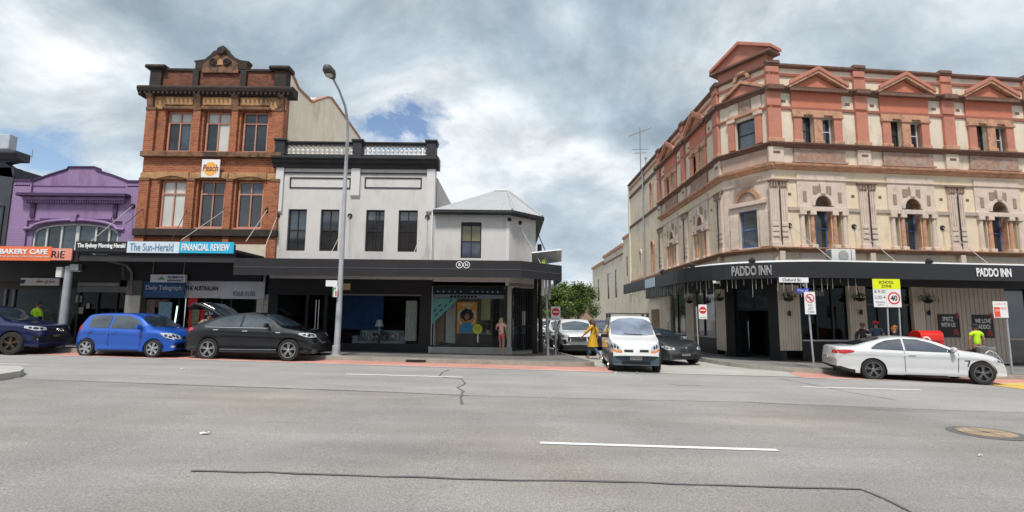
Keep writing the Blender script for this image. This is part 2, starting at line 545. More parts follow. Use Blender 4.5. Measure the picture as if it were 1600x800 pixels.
def make_car(name, label, loc, heading, sp, group=None, lod=0):
    """sp: L W wb fo (front overhang) r; top / belt profiles as (x, z); x = 0 at mid length, nose at +L/2"""
    t = thing(name, label, sp.get('cat', 'car'), loc, heading, group)
    L, W = sp['L'], sp['W']
    hl, hw = L / 2, W / 2
    r = sp['r']
    xw = [hl - sp['fo'] - sp['wb'], hl - sp['fo']]
    Ra = r * 1.13
    top = lambda x: cubic(sp['top'], x)
    belt = lambda x: min(cubic(sp['belt'], x), top(x) - 0.012)
    sill = sp.get('sill', 0.2)
    bot = lambda x: cubic([(-hl, sp.get('rb', .34)), (-hl + .5, sill + .02), (xw[0], sill), (xw[1], sill), (hl - .45, sill), (hl, sp.get('fb', .24))], x)
    plan = lambda x: cubic(sp.get('plan', [(-hl, .84), (-hl + .12, .9), (-hl + .7, .975), (-.4, 1), (.6, 1), (hl - .8, .965), (hl - .2, .88), (hl, .8)]), x)
    tum = sp.get('tumble', .36)
    def wid(x, z):
        s0 = sill; zb = max(belt(x), s0 + .45)
        h_ = zb - s0
        f = cubic([(s0, .96), (s0 + h_ * .14, .99), (s0 + h_ * .22, .968), (s0 + h_ * .5, .985), (s0 + h_ * .74, .982), (s0 + h_ * .80, 1.0), (s0 + h_ * .9, .985), (zb, .95)], z)
        return hw * plan(x) * f
    xs = set(np.linspace(-hl, hl, 78))
    for a in xw:
        for q in np.linspace(-Ra, Ra, 17):
            xs.add(a + q)
        xs |= {a - Ra - .003, a + Ra + .003}
    xs = sorted(xs)
    xs2 = [xs[0]]
    for x in xs[1:]:
        if x - xs2[-1] > 0.0025: xs2.append(x)
    rows = []
    bf, br = sp.get('bendf', .22), sp.get('bendr', .14)
    def bend(x, y):
        q = (abs(y) / hw) ** 2.6
        if x > hl - .9: return x - bf * q * ((x - (hl - .9)) / .9) ** 2
        if x < -hl + .9: return x + br * q * ((-hl + .9 - x) / .9) ** 2
        return x
    for x in xs2:
        zs = bot(x)
        for a in xw:
            if abs(x - a) <= Ra + 1e-6:
                zs = max(zs, r + sqrt(max(Ra * Ra - (x - a) ** 2, 0)))
        zb, zt = belt(x), top(x)
        zs = min(zs, zb - .03)
        half = []
        for q in (0, .07, .14, .22, .34, .46, .58, .68, .74, .80, .86, .93, 1):
            z = zs + (zb - zs) * q
            half.append((wid(x, z) if zb > zs else hw * plan(x), z))
        yb = half[-1][0]
        h = zt - zb
        yr = max(yb - tum * h, yb * .5)
        cr = min(.05, h * .3)
        half += [(yb + (yr - yb) * .5, zb + (h - cr) * .5), (yr + .012, zb + (h - cr) * .86), (yr - .03, zt - cr * .8), (yr - .12, zt - cr * .5), (yr * .55, zt - cr * .15), (0, zt)]
        ring = [(y, z) for y, z in half] + [(-y, z) for y, z in half[-2::-1]]
        rows.append([(bend(x, y), y, z) for y, z in ring])
    b = MB().grid(rows)
    n = len(rows[0])
    o = (len(rows) - 1) * n
    half_n = (n - 1) // 2
    for base, flip in ((0, True), (o, False)):           # close tail and nose with strips
        for i in range(half_n):
            q = (base + i, base + i + 1, base + n - 2 - i, base + n - 1 - i)
            if q[1] == q[2]: q = (q[0], q[1], q[3])
            b.f.append(q if not flip else q[::-1])
    tt = sp.get('two')
    fb_, f2 = [], []
    for f in b.f:
        if tt:
            c_ = sum((Vector(b.v[i]) for i in f), Vector()) / len(f)
            (f2 if tt[1](c_) else fb_).append(f)
        else: fb_.append(f)
    for nm_, ff, mm_ in (('body', fb_, sp['paint']), ('bumper', f2, tt[0] if tt else None)):
        if ff:
            q_ = MB(); q_.v, q_.f = b.v, ff
            q_.build(nm_, mm_, t, smooth=32)
    bvh = BVHTree.FromPolygons(b.v, b.f)
    def cast(p, d, eps):
        h = bvh.ray_cast(Vector(p), Vector(d))
        if h[0] is None: return None
        return h[0] - Vector(d) * eps
    def patch(nm, m, cols, d, nb=5, eps=.009, parent=t, sub=4, label=None):
        if d == 't': nb, sub = 12, 10
        """cols: (a, b0, b1) strips; d: 'r','l' side (a = x, b = z), 'f','b' (a = y, b = z), 't' (a = y, b = x)"""
        D = {'r': (0, 1, 0), 'l': (0, -1, 0), 'f': (-1, 0, 0), 'b': (1, 0, 0), 't': (0, 0, -1)}[d]
        rows = []
        full = []
        for i in range(len(cols) - 1):
            for k in range(sub):
                q = k / sub
                full.append([cols[i][j] * (1 - q) + cols[i + 1][j] * q for j in range(3)])
        full.append(list(cols[-1]))
        for a, b0, b1 in full:
            row = []
            for k in range(nb + 1):
                bb = b0 + (b1 - b0) * k / nb
                p = {'r': (a, -3, bb), 'l': (a, 3, bb), 'f': (4, a, bb), 'b': (-4, a, bb), 't': (bb, a, 4)}[d]
                hit = cast(p, D, eps)
                if hit is None: 
                    hit = row[-1] if row else None
                row.append(hit)
            if row[0] is not None and all(q is not None for q in row):
                rows.append(row)
        if len(rows) < 2: return None
        ob = MB().grid(rows).build(nm, m, parent, smooth=40, label=label)
        if nm == 'headlight' and len(cols) > 2 and d != 't':
            a0_, a1_ = cols[0][0], cols[-1][0]
            def lo_hi(a):
                for p, q in zip(cols[:-1], cols[1:]):
                    if min(p[0], q[0]) <= a <= max(p[0], q[0]):
                        w = (a - p[0]) / (q[0] - p[0]); return p[1] + (q[1] - p[1]) * w, p[2] + (q[2] - p[2]) * w
                return cols[-1][1:]
            for f0, f1 in ((.3, .55), (.62, .85)):
                cc = []
                for f in (f0, (f0 + f1) / 2, f1):
                    a = a0_ + (a1_ - a0_) * f; l, h = lo_hi(a); in_ = .34 if f != (f0 + f1) / 2 else .18
                    cc.append((a, l + (h - l) * in_, h - (h - l) * in_))
                patch('lamp_bowl', M_DARK, cc, d, nb=3, eps=eps + .004, parent=ob, sub=2)
        return ob
    # under body and wheels
    u = MB().box(-hl + .35, hl - .35, -hw + .3, hw - .3, .2, .5)
    u.box(xw[0] + Ra, xw[1] - Ra, -hw + .1, hw - .1, sill + .02, .45)
    u.build('underbody', M_DARK, t)
    for x in xw:
        for s in (-1, 1):
            make_wheel(t, x, s * (hw - .115), s, r, .21, sp.get('spokes', 5), sp.get('rim', M_ALLOY), sp.get('style', 'plain'))
    # wheel arch lining
    for x in xw:
        for s in (-1, 1):
            rows = []
            for k in range(15):
                a = pi * k / 14
                rows.append([(x + (Ra + .004) * cos(a), s * (hw * .93), r + (Ra + .004) * sin(a)), (x + (Ra + .004) * cos(a), s * (hw - .34), r + (Ra + .004) * sin(a))])
            MB().grid(rows).build('wheel_arch', M_DARK, t)
    for d in ('r', 'l'):
        for wnd in sp.get('windows', []):
            patch('side_window', M_CGLASS, wnd, d, label=None)
        for x0, z0, x1, z1 in sp.get('seams', []):
            vert = abs(x1 - x0) < abs(z1 - z0)
            if vert:
                rows = [[], []]
                for k in range(9):
                    q = k / 8
                    xx, zz = x0 + (x1 - x0) * q, z0 + (z1 - z0) * q
                    for j, e in enumerate((-.008, .008)):
                        p = cast((xx + e, -3 if d == 'r' else 3, zz), (0, 1 if d == 'r' else -1, 0), .003)
                        if p is not None: rows[j].append(p)
                if len(rows[0]) == len(rows[1]) and len(rows[0]) > 1:
                    MB().grid(rows).build('door_seam', M_DARK, t)
        for x, z in sp.get('handles', []):
            patch('door_handle', sp.get('handle_mat', sp['paint']), [(x - .09, z - .015, z + .015), (x + .09, z - .015, z + .018)], d, nb=2, eps=.035, sub=3)
        for nm, m, cols in sp.get('side', []):
            patch(nm, m, cols, d)
        # door mirror
        mx, mz = sp.get('mirror', (xw[1] - .75, belt(xw[1] - .75) + .06))
        yb = wid(mx, belt(mx))
        s = -1 if d == 'r' else 1
        k = MB().lathe([(.02, -.11), (.07, -.09), (.085, 0), (.075, .09), (.02, .115)], 10, axis='y')
        k.v = [(mx + p[0] * .75, s * (yb + .12) + p[1], mz + .05 + p[2]) for p in k.v]
        k.box(mx - .02, mx + .03, s * (yb - .04), s * (yb + .06), mz - .03, mz + .03)
        k.build('door_mirror', sp.get('mirror_mat', sp['paint']), t, smooth=40)
    for nm, m, d, cols in sp.get('patches', []):
        patch(nm, m, cols, d, nb=6)
    for nm, m, cols in sp.get('front', []):
        patch(nm, m, cols, 'f')
        if sp.get('fsym') or nm in ('headlight', 'fog_lamp', 'indicator', 'front_intake', 'kidney_grille'):
            patch(nm, m, [(-a, b0, b1) for a, b0, b1 in cols], 'f')
    for nm, m, cols in sp.get('back', []):
        patch(nm, m, cols, 'b')
        if nm in ('tail_light',):
            patch(nm, m, [(-a, b0, b1) for a, b0, b1 in cols], 'b')
    for key, txt, m1, m2 in sp.get('plates', []):
        s = 1 if key == 'f' else -1
        z = sp.get('pz' + key, .42)
        p = cast((4 * s, 0, z), (-s, 0, 0), .012)
        if p is None: continue
        pl = MB().box(-.006, .006, -.186, .186, -.055, .055).build('number_plate', m1, t, loc=p)
        if lod == 0:
            text('plate_text', txt, .1, m2, pl, (s * .009, 0, 0), (pi / 2, 0, s * pi / 2), ext=.001, fit=(.33, .072))
    return t, cast, patch

def windscreen(sp):
    pass

P_BLUE = paint('bright blue paint', (0.008, 0.09, 0.48), .25)
P_BLACK = paint('black paint', (0.004, 0.005, 0.008), .0)
P_NAVY = paint('dark blue paint', (0.007, 0.014, 0.07), .2)
P_WHITE = paint('white paint', (0.6, 0.61, 0.62))
P_VAN = paint('van white paint', (0.66, 0.66, 0.65))
P_GREY = paint('dark grey paint', (0.045, 0.048, 0.052), .4)
P_SILVER = paint('pale silver paint', (0.6, 0.61, 0.62), .2)
M_VANBUMP = mat('blue grey bumper plastic', (0.055, 0.085, 0.105), .55, .15, 6)
M_BLACKRIM = mat('dark machined rim', (0.30, 0.30, 0.31), 0.3, 0.05, metal=0.9)

# blue hatchback
sp = dict(L=3.70, W=1.69, wb=2.39, fo=.76, r=.30, paint=P_BLUE, sill=.2, tumble=.3, spokes=6, style='plain', rim=M_ALLOY,
    top=[(-1.85, .72), (-1.83, .95), (-1.72, 1.10), (-1.45, 1.42), (-1.3, 1.47), (-.6, 1.50), (.0, 1.49), (.35, 1.42), (.75, 1.16), (1.0, 1.02), (1.35, .95), (1.65, .84), (1.8, .68), (1.85, .52)],
    belt=[(-1.85, .66), (-1.8, .85), (-1.5, .97), (-.5, .95), (.5, .91), (1.0, .9), (1.35, .85), (1.65, .74), (1.8, .58), (1.85, .45)],
    windows=[[(-1.28, 1.0, 1.34), (-1.2, .985, 1.39), (-.62, .975, 1.41), (-.55, .97, 1.40)],
             [(-.47, .97, 1.405), (.1, .955, 1.375), (.42, .945, 1.25), (.66, .94, 1.0)]],
    seams=[(-.51, .28, -.51, .94), (.62, .30, .66, .9), (-1.3, .62, -1.12, .95)],
    handles=[(-.32, .83), (-1.18, .86)],
    side=[('sill_trim', M_DARK, [(-.85, .205, .25), (.6, .205, .25)])],
    front=[('headlight', M_LAMPW, [(.42, .60, .72), (.6, .62, .80), (.72, .66, .84)]),
           ('grille', M_DARK, [(-.36, .62, .70), (.36, .62, .70)]),
           ('air_intake', M_DARK, [(-.55, .28, .44), (.55, .28, .44)]),
           ('fog_lamp', M_LAMPW, [(.6, .33, .40), (.7, .34, .40)])],
    back=[('tail_light', M_LAMPR, [(.62, .82, 1.0), (.74, .84, 1.12)])],
    plates=[('f', 'BE 14 KQ', M_PLATE, M_PTXT)], pzf=.5, mirror=(.62, .96),
    patches=[('windscreen', M_CGLASS, 't', [(-.62, .96, .52), (-.4, 1.0, .42), (0, 1.02, .40), (.4, 1.0, .42), (.62, .96, .52)]),
             ('rear_window', M_CGLASS, 't', [(-.52, -1.70, -1.47), (.52, -1.70, -1.47)]),
             ('headlight', M_LAMPW, 'r', [(1.30, .80, .83), (1.45, .68, .82), (1.66, .62, .74), (1.72, .60, .66)]),
             ('tail_light', M_LAMPR, 'r', [(-1.78, .80, .92), (-1.66, .84, 1.06), (-1.6, .9, 1.08)])])
SWIFT = sp
def wheel_pos(px1, py1, px2, py2, sp, side=-1):
    """heading and centre from the contact points of the near rear / front wheels"""
    a, b = on_ground(px1, py1), on_ground(px2, py2)
    return a, b
def put(sp, xr, yr, xf, yf):
    """rear and front near wheel contact in plan -> location of car centre and heading"""
    h = atan2(yf - yr, xf - xr)
    mx, my = (xr + xf) / 2, (yr + yf) / 2
    off = sp['L'] / 2 - sp['fo'] - sp['wb'] / 2
    cx = mx - cos(h) * off; cy = my - sin(h) * off
    w = sp['W'] / 2 - .1
    cx += -sin(h) * w; cy += cos(h) * w          # centre lies to the left of the near (right hand) wheels
    return (cx, cy, gz(cx)), h
loc, h = put(sp, -14.47, 17.75, -12.10, 17.60)
carA = make_car('parked_car', 'bright blue small hatchback with silver six-spoke wheels parked behind the black car', loc, h, sp, 'cars along the left kerb')[0]

# black coupe SUV with its tailgate raised
sp = dict(L=4.67, W=1.88, wb=2.81, fo=.86, r=.36, paint=P_BLACK, sill=.26, tumble=.42, spokes=5, style='double', rim=M_ALLOY,
    top=[(-2.33, .75), (-2.31, 1.0), (-2.2, 1.14), (-1.85, 1.25), (-1.2, 1.47), (-.6, 1.59), (-.1, 1.625), (.3, 1.58), (.8, 1.37), (1.2, 1.15), (1.45, 1.09), (1.9, 1.02), (2.2, .88), (2.33, .62)],
    belt=[(-2.33, .7), (-2.28, .92), (-2.0, 1.06), (-1.2, 1.09), (0, 1.06), (1.1, 1.02), (1.6, .98), (2.1, .84), (2.33, .52)],
    windows=[[(-1.55, 1.12, 1.16), (-1.3, 1.12, 1.30), (-.95, 1.12, 1.42), (-.62, 1.12, 1.49), (-.28, 1.11, 1.52)],
             [(-.2, 1.11, 1.525), (.2, 1.10, 1.49), (.55, 1.09, 1.35), (.85, 1.09, 1.17)]],
    seams=[(-.24, .36, -.24, 1.06), (.82, .36, .84, 1.04), (-1.2, .72, -1.0, 1.08)],
    handles=[(-.05, .98), (-1.08, 1.01)], handle_mat=M_CHROME,
    side=[('sill_trim', M_CHROME, [(-.9, .36, .375), (1.05, .36, .375)]),
          ('window_trim', M_CHROME, [(-1.5, 1.095, 1.108), (.8, 1.075, 1.088)]),
          ('air_vent', M_CHROME, [(1.0, .93, .95), (1.16, .92, .95)])],
    front=[('headlight', M_LAMPW, [(.44, .78, .9), (.62, .79, .93), (.8, .84, .95)]),
           ('kidney_grille', M_DARK, [(.05, .72, .93), (.36, .76, .92)]),
           ('front_intake', M_DARK, [(.5, .38, .56), (.74, .4, .56)]),
           ('air_intake', M_DARK, [(-.45, .34, .52), (.45, .34, .52)])],
    back=[('tail_light', M_LAMPR, [(.5, .92, 1.03), (.85, .94, 1.08)])],
    plates=[('f', 'CK 58 LN', M_DARK, M_PLATE)], pzf=.6, mirror=(.72, 1.12),
    patches=[('windscreen', M_CGLASS, 't', [(-.74, 1.06, .60), (-.6, 1.14, .46), (-.3, 1.2, .37), (0, 1.22, .35), (.3, 1.2, .37), (.6, 1.14, .46), (.74, 1.06, .60)]),
             ('headlight', M_LAMPW, 'r', [(1.78, .88, .93), (1.95, .82, .93), (2.12, .78, .88), (2.2, .77, .82)]),
             ('tail_light', M_LAMPR, 'r', [(-2.27, .94, 1.03), (-2.1, .96, 1.08), (-1.92, 1.0, 1.07)])])
X4 = sp
loc, h = put(sp, -10.28, 17.68, -7.48, 17.52)
carB, castB, patchB = make_car('parked_car', 'black coupe styled SUV with its tailgate raised, parked beside the lamp post', loc, h, sp, 'cars along the left kerb')
# raised tailgate: hinge at the roof, swung up and back
tg = MB()
pth = [(-1.12, 1.50), (-1.45, 1.72), (-1.85, 1.90), (-2.08, 1.93), (-2.2, 1.86), (-2.24, 1.74)]
rows = []
for i, (x, z) in enumerate(pth):
    hwid = .60 if i == 0 else .66 + .02 * i
    rows.append([(x, -hwid, z - .05), (x, -hwid * .94, z), (x, 0, z + .03), (x, hwid * .94, z), (x, hwid, z - .05)])
low = [[(p[0] + .02, p[1], p[2] - .07) for p in r_] for r_ in rows]
tg.grid(rows); tg.grid(low, flip=True)
for s_, i_ in ((0, 0), (4, 4)):
    tg.grid([[r_[i_] for r_ in rows], [r_[i_] for r_ in low]])
tg.grid([rows[-1], low[-1]]); tg.grid([rows[0], low[0]])
tgo = tg.build('tailgate', P_BLACK, carB, smooth=30)
MB().grid([[(p[0], p[1] * .82, p[2] + .008 + .0) for p in r_] for r_ in rows[:3]]).build('rear_window', M_CGLASS, tgo)
MB().grid([[(p[0], p[1] * .8, p[2] - .012) for p in r_] for r_ in low[:3]], flip=True).build('rear_window', M_WGLASS, tgo)
for s_ in (-1, 1):
    MB().tube([(-1.5, s_ * .56, 1.25), (-1.7, s_ * .6, 1.75)], .012, 6).build('gas_strut', M_DARK, tgo)

# dark blue SUV at the left edge
sp = dict(L=4.66, W=1.9, wb=2.82, fo=.88, r=.37, paint=P_NAVY, sill=.27, tumble=.36, spokes=5, style='double', rim=mat('bronze rim', (.16, .12, .08), .35, .1, metal=.8),
    top=[(-2.33, .8), (-2.3, 1.1), (-2.1, 1.4), (-1.8, 1.58), (-.8, 1.65), (.1, 1.64), (.45, 1.56), (.9, 1.28), (1.25, 1.12), (1.8, 1.05), (2.15, .98), (2.27, .88), (2.33, .66)],
    belt=[(-2.33, .76), (-2.2, 1.0), (-1.2, 1.1), (0, 1.08), (1.2, 1.04), (1.8, .99), (2.2, .86), (2.33, .58)],
    windows=[[(-1.7, 1.14, 1.4), (-1.3, 1.14, 1.52), (-.7, 1.13, 1.55)], [(-.6, 1.13, 1.55), (-.05, 1.12, 1.55)], [(.05, 1.12, 1.54), (.4, 1.11, 1.48), (.75, 1.11, 1.27), (.9, 1.1, 1.16)]],
    seams=[(0, .36, 0, 1.08), (.95, .36, .98, 1.06)], handles=[(.2, 1.0), (-.85, 1.01)],
    side=[('window_trim', M_CHROME, [(-1.7, 1.1, 1.115), (.9, 1.085, 1.1)]), ('indicator', M_LAMPW, [(2.14, .48, .51), (2.2, .47, .5)])],
    front=[('headlight', M_LAMPW, [(.52, .80, .90), (.7, .80, .93), (.86, .84, .95)]),
           ('grille', M_DARK, [(-.5, .50, .88), (-.42, .42, .93), (.42, .42, .93), (.5, .50, .88)]),
           ('front_intake', M_DARK, [(.6, .42, .60), (.82, .45, .62)])],
    plates=[('f', 'YR 82 KF', M_DARK, M_PLATE)], pzf=.6, mirror=(.85, 1.14), bendf=.3,
    patches=[('windscreen', M_CGLASS, 't', [(-.68, 1.12, .6), (-.4, 1.2, .48), (0, 1.23, .46), (.4, 1.2, .48), (.68, 1.12, .6)]),
             ('headlight', M_LAMPW, 'r', [(1.78, .88, .95), (1.98, .82, .95), (2.15, .79, .92)])])
AUDI = sp
fx, fy = -15.95, 18.15
h = R(7)
loc = (fx - cos(h) * (sp['L'] / 2), fy + .2 - sin(h) * sp['L'] / 2 + .0, 0)
loc = (loc[0], loc[1], gz(loc[0]))
carC, castC, patchC = make_car('parked_car', 'dark blue SUV with a wide black grille and four chrome rings, at the left end', loc, h, sp, 'cars along the left kerb')
for i in range(4):                                   # four rings on the grille
    p = castC((4, (i - 1.5) * .075, .80), (-1, 0, 0), .02)
    g = MB(); k = 16
    g.tube([(p.x, p.y + .046 * cos(2 * pi * j / k), p.z + .046 * sin(2 * pi * j / k)) for j in range(k + 1)], .009, 5, cap=False)
    g.build('ring_badge', M_CHROME, carC)
for z in (.5, .57, .66, .73, .87):
    patchC('grille_bar', mat('grille bar', (.05, .05, .055), .3), [(-.46, z, z + .012), (.46, z, z + .012)], 'f', nb=1, eps=.016)

# white coupe, right
sp = dict(L=4.64, W=1.83, wb=2.81, fo=.78, r=.325, paint=P_WHITE, sill=.2, tumble=.42, spokes=5, style='double', rim=M_BLACKRIM,
    top=[(-2.32, .66), (-2.30, .93), (-2.2, 1.03), (-1.75, 1.06), (-1.3, 1.19), (-.8, 1.325), (-.3, 1.37), (.1, 1.345), (.5, 1.24), (.9, 1.06), (1.15, .98), (1.5, .93), (1.9, .84), (2.15, .72), (2.27, .6), (2.32, .46)],
    belt=[(-2.32, .6), (-2.26, .86), (-2.1, .93), (-1.4, .95), (0, .91), (.95, .89), (1.5, .86), (1.95, .75), (2.2, .58), (2.32, .40)],
    windows=[[(-1.28, .975, 1.0), (-1.1, .97, 1.13), (-.85, .965, 1.23), (-.42, .955, 1.29)],
             [(-.37, .95, 1.29), (.0, .94, 1.28), (.35, .93, 1.18), (.65, .925, 1.05), (.9, .92, .94)]],
    seams=[(-.42, .30, -.42, .92), (.93, .28, .97, .90)], handles=[(-.22, .83)],
    side=[('skirt', M_DARK, [(-1.0, .2, .215), (1.2, .2, .215)]),
          ('air_vent', M_DARK, [(1.11, .665, .69), (1.25, .665, .69)]), ('air_vent', M_DARK, [(1.165, .505, .53), (1.195, .51, .61), (1.215, .58, .668), (1.25, .65, .668)]),
          ('crease', paint('white paint shadow line', (.6, .61, .62)), [(-1.9, .868, .874), (-.4, .84, .846), (.9, .815, .82)]),
          ('window_trim', M_DARK, [(-1.28, .962, .974), (0, .925, .937), (.9, .905, .917)])],
    front=[('headlight', M_LAMPW, [(.5, .58, .66), (.66, .60, .70), (.8, .63, .72)]),
           ('kidney_grille', M_DARK, [(.04, .48, .62), (.3, .50, .62)]),
           ('air_intake', M_DARK, [(-.6, .26, .38), (.6, .26, .38)])],
    back=[('tail_light', M_LAMPR, [(.46, .80, .90), (.84, .80, .93)])],
    plates=[('b', 'DNV 07E', M_PLATE, M_PTXT)], pzb=.68, mirror=(.82, .95), mirror_mat=P_WHITE, rb=.36, two=(M_DARK, lambda c: c.x < -1.78 and c.z < .43 - (c.x + 2.3) * .25),
    patches=[('windscreen', M_CGLASS, 't', [(-.6, .98, .35), (-.4, 1.05, .22), (0, 1.08, .18), (.4, 1.05, .22), (.6, .98, .35)]),
             ('rear_window', M_CGLASS, 't', [(-.56, -1.66, -.98), (-.3, -1.74, -.86), (0, -1.75, -.84), (.3, -1.74, -.86), (.56, -1.66, -.98)]),
             ('tail_light', M_LAMPR, 'r', [(-2.26, .80, .90), (-2.0, .80, .93), (-1.82, .84, .92), (-1.75, .87, .90)]),
             ('headlight', M_LAMPW, 'r', [(1.86, .68, .71), (2.02, .62, .72), (2.18, .58, .66)])])
BMW4 = sp
loc, h = put(sp, 11.36, 16.25, 13.92, 15.52)
carD, castD, patchD = make_car('white_car', 'white two-door coupe with red tail light and dark five-spoke wheels on the right', loc, h, sp)
carD['label'] = 'white two-door coupe with black and silver wheels in front of the pub'
f = MB().prof([(0, 0), (.05, .02), (.1, .09), (.03, .03)], -.02, .02)
f.v = [(p[1] * -2 - .95 + .0, p[0], 1.355 + p[2] * .7) for p in f.v]
f.build('roof_fin', P_WHITE, carD)

# white van
sp = dict(L=4.03, W=1.68, wb=2.6, fo=.82, r=.31, paint=P_VAN, sill=.24, tumble=.16, spokes=6, style='plain', rim=M_ALLOY, cat='van',
    top=[(-2.01, .9), (-2.0, 1.5), (-1.95, 1.74), (-1.7, 1.8), (-.5, 1.83), (.25, 1.80), (.5, 1.71), (.85, 1.36), (1.1, 1.16), (1.3, 1.09), (1.7, 1.0), (1.9, .88), (1.98, .74), (2.01, .55)],
    belt=[(-2.01, .8), (-1.9, 1.0), (0, 1.03), (1.1, 1.03), (1.4, 1.0), (1.8, .86), (1.96, .64), (2.01, .45)],
    windows=[[(.02, 1.09, 1.62), (.3, 1.08, 1.62), (.6, 1.08, 1.42), (.85, 1.08, 1.2)]],
    seams=[(-.05, .34, -.05, 1.7), (.95, .36, .98, 1.04), (-1.15, .7, -1.15, 1.7)], handles=[(.12, .95), (-.2, .95)], handle_mat=M_DARK,
    side=[('rub_strip', M_DARK, [(-1.0, .52, .60), (.78, .52, .60)])],
    front=[('headlight', M_LAMPW, [(.46, .68, .82), (.6, .70, .90), (.72, .76, .98)]),
           ('indicator', M_LAMPO, [(.44, .64, .70), (.6, .64, .705), (.74, .70, .77)]),
           ('front_intake', M_DARK, [(.1, .66, .735), (.38, .66, .735)]),
           ('air_intake', M_DARK, [(-.45, .27, .35), (.45, .27, .35)])],
    back=[('tail_light', M_LAMPR, [(.7, .8, 1.2), (.77, .8, 1.2)])],
    plates=[('f', 'BE 40 LW', M_PLATE, M_PTXT)], pzf=.46, mirror=(.75, 1.1), mirror_mat=M_DARK, bendf=.26, two=(M_VANBUMP, lambda c: c.x > 1.45 and c.z < .62),
    plan=[(-2.01, .93), (-1.8, .99), (0, 1), (1.1, .98), (1.7, .93), (2.01, .86)],
    patches=[('windscreen', M_WGLASS, 't', [(-.70, 1.02, .62), (-.4, 1.10, .50), (0, 1.12, .47), (.4, 1.10, .50), (.70, 1.02, .62)]),
             ('headlight', M_LAMPW, 'r', [(1.55, .78, .95), (1.75, .72, .9), (1.85, .68, .8)])])
VAN = sp
# contact points: near front wheel (3.2, 16.9), rear 2.6 m behind and a little to the right
h = R(-90 - 6)
cx, cy = 4.02 - cos(h) * .2 + .12, 16.35 - sin(h) * 2.0
carE, castE, patchE = make_car('van', 'white panel van with grey bumper and roof rack driving out of the side street', (cx, cy, gz(cx)), h, sp)
carE['category'] = 'van'
for x in (.05, -1.1):
    MB().box(x - .03, x + .03, -.72, .72, 1.87, 1.905).build('roof_bar', M_CHROME, carE)
    for s in (-1, 1):
        MB().box(x - .04, x + .04, s * .62, s * .70, 1.75, 1.87).build('bar_foot', M_DARK, carE)
pe = castE((4, 0, .69), (-1, 0, 0), .01)
MB().prof([(0, -.075), (.055, 0), (0, .075), (-.055, 0)], pe.x, pe.x + .015).build('badge', M_CHROME, carE)
MB().prof([(0, -.045), (.032, 0), (0, .045), (-.032, 0)], pe.x + .016, pe.x + .018).build('badge_centre', M_VANBUMP, carE)
pw = castE((1.08, .35, 4), (0, 0, -1), .03)
MB().tube([castE((1.11, .3, 4), (0, 0, -1), .03), castE((1.06, -.3, 4), (0, 0, -1), .03)], .01, 5).build('wiper', M_DARK, carE)

# dark grey coupe behind the van
sp = dict(BMW4)
sp.update(paint=P_GREY, plates=[('f', 'CB 99 QT', M_PLATE, M_PTXT)], pzf=.42, mirror_mat=M_CHROME,
          side=[('window_trim', M_CHROME, [(-1.28, .962, .974), (0, .925, .937), (.9, .905, .917)])])
h = R(-90 + 19)
fx, fy = 6.62, 19.45
cx, cy = fx - cos(h) * 2.32, fy - sin(h) * 2.32
carF, castF, patchF = make_car('waiting_car', 'dark grey coupe with round headlights half hidden behind the white van', (cx, cy, gz(cx)), h, sp)
bp = castF((4, 0, .66), (-1, 0, 0), .01)
MB().lathe([(.04, 0), (.04, .012), (.005, .014)], 14, o=tuple(bp), axis='x').build('badge', M_CHROME, carF)

# white SUV and three more cars in the side street
sp = dict(L=4.4, W=1.8, wb=2.67, fo=.9, r=.35, paint=P_WHITE, sill=.27, tumble=.34, spokes=5, style='plain', rim=M_ALLOY,
    top=AUDI['top'], belt=AUDI['belt'], windows=AUDI['windows'], seams=AUDI['seams'], handles=AUDI['handles'], plan=None or AUDI.get('plan', [(-2.2, .84), (-2.08, .9), (-1.5, .975), (-.4, 1), (.6, 1), (1.4, .965), (2.0, .88), (2.2, .8)]),
    front=[('headlight', M_LAMPW, [(.48, .82, .90), (.84, .86, .95)]), ('grille', M_DARK, [(-.5, .66, .86), (.5, .66, .86)]),
           ('front_intake', M_DARK, [(.55, .52, .74), (.74, .54, .72)]),
           ('chrome_bar', M_CHROME, [(-.6, .635, .65), (.6, .635, .65)])],
    two=(M_DARK, lambda c: c.z < .5),
    plates=[('f', 'CQ 31 DB', M_PLATE, M_PTXT)], pzf=.56,
    patches=[('windscreen', M_CGLASS, 't', [(-.66, 1.08, .6), (0, 1.18, .46), (.66, 1.08, .6)]),
             ('headlight', M_LAMPW, 'r', [(1.78, .88, .95), (1.98, .82, .95), (2.1, .79, .92)])])
sc = 4.4 / 4.66
sp['top'] = [(a * sc, b) for a, b in AUDI['top']]; sp['belt'] = [(a * sc, b) for a, b in AUDI['belt']]
SUV = sp
def street_car(label, x, y, m, deg=-90, group='cars in the side street', cat='parked_car'):
    s = dict(SUV); s['paint'] = m
    return make_car(cat, label, (x, y, gz(x)), R(deg), s, group, lod=1)[0]
street_car('white SUV with a black grille facing the corner behind the no entry sign', 3.08, 25.4, P_WHITE, -91)
street_car('white car parked second in line behind the white SUV', 3.0, 31.2, P_SILVER)
street_car('small pale car parked third in line under the street trees', 2.85, 37.2, P_WHITE)
street_car('dark blue car behind the pedestrian in the yellow coat', 5.3, 29.5, P_NAVY, -90)
# ------------------------------------------------------------------ shared facade tools
L0 = Frame(0, 21, 0)
def rc(F, x0, y0, x1, y1, v=0.0):
    ym, xm = (y0 + y1) / 2, (x0 + x1) / 2
    u0 = F.at(x0, ym, v)[0]; u1 = F.at(x1, ym, v)[0]
    z1 = F.at(xm, y0, v)[1]; z0 = F.at(xm, y1, v)[1]
    return u0, u1, z0, z1
def pb(mb, F, x0, y0, x1, y1, v0, v1, o=(0, 0)):
    u0, u1, z0, z1 = rc(F, x0, y0, x1, y1, v0)
    return mb.box(u0 - o[0], u1 - o[0], v0, v1, z0 - o[1], z1 - o[1])

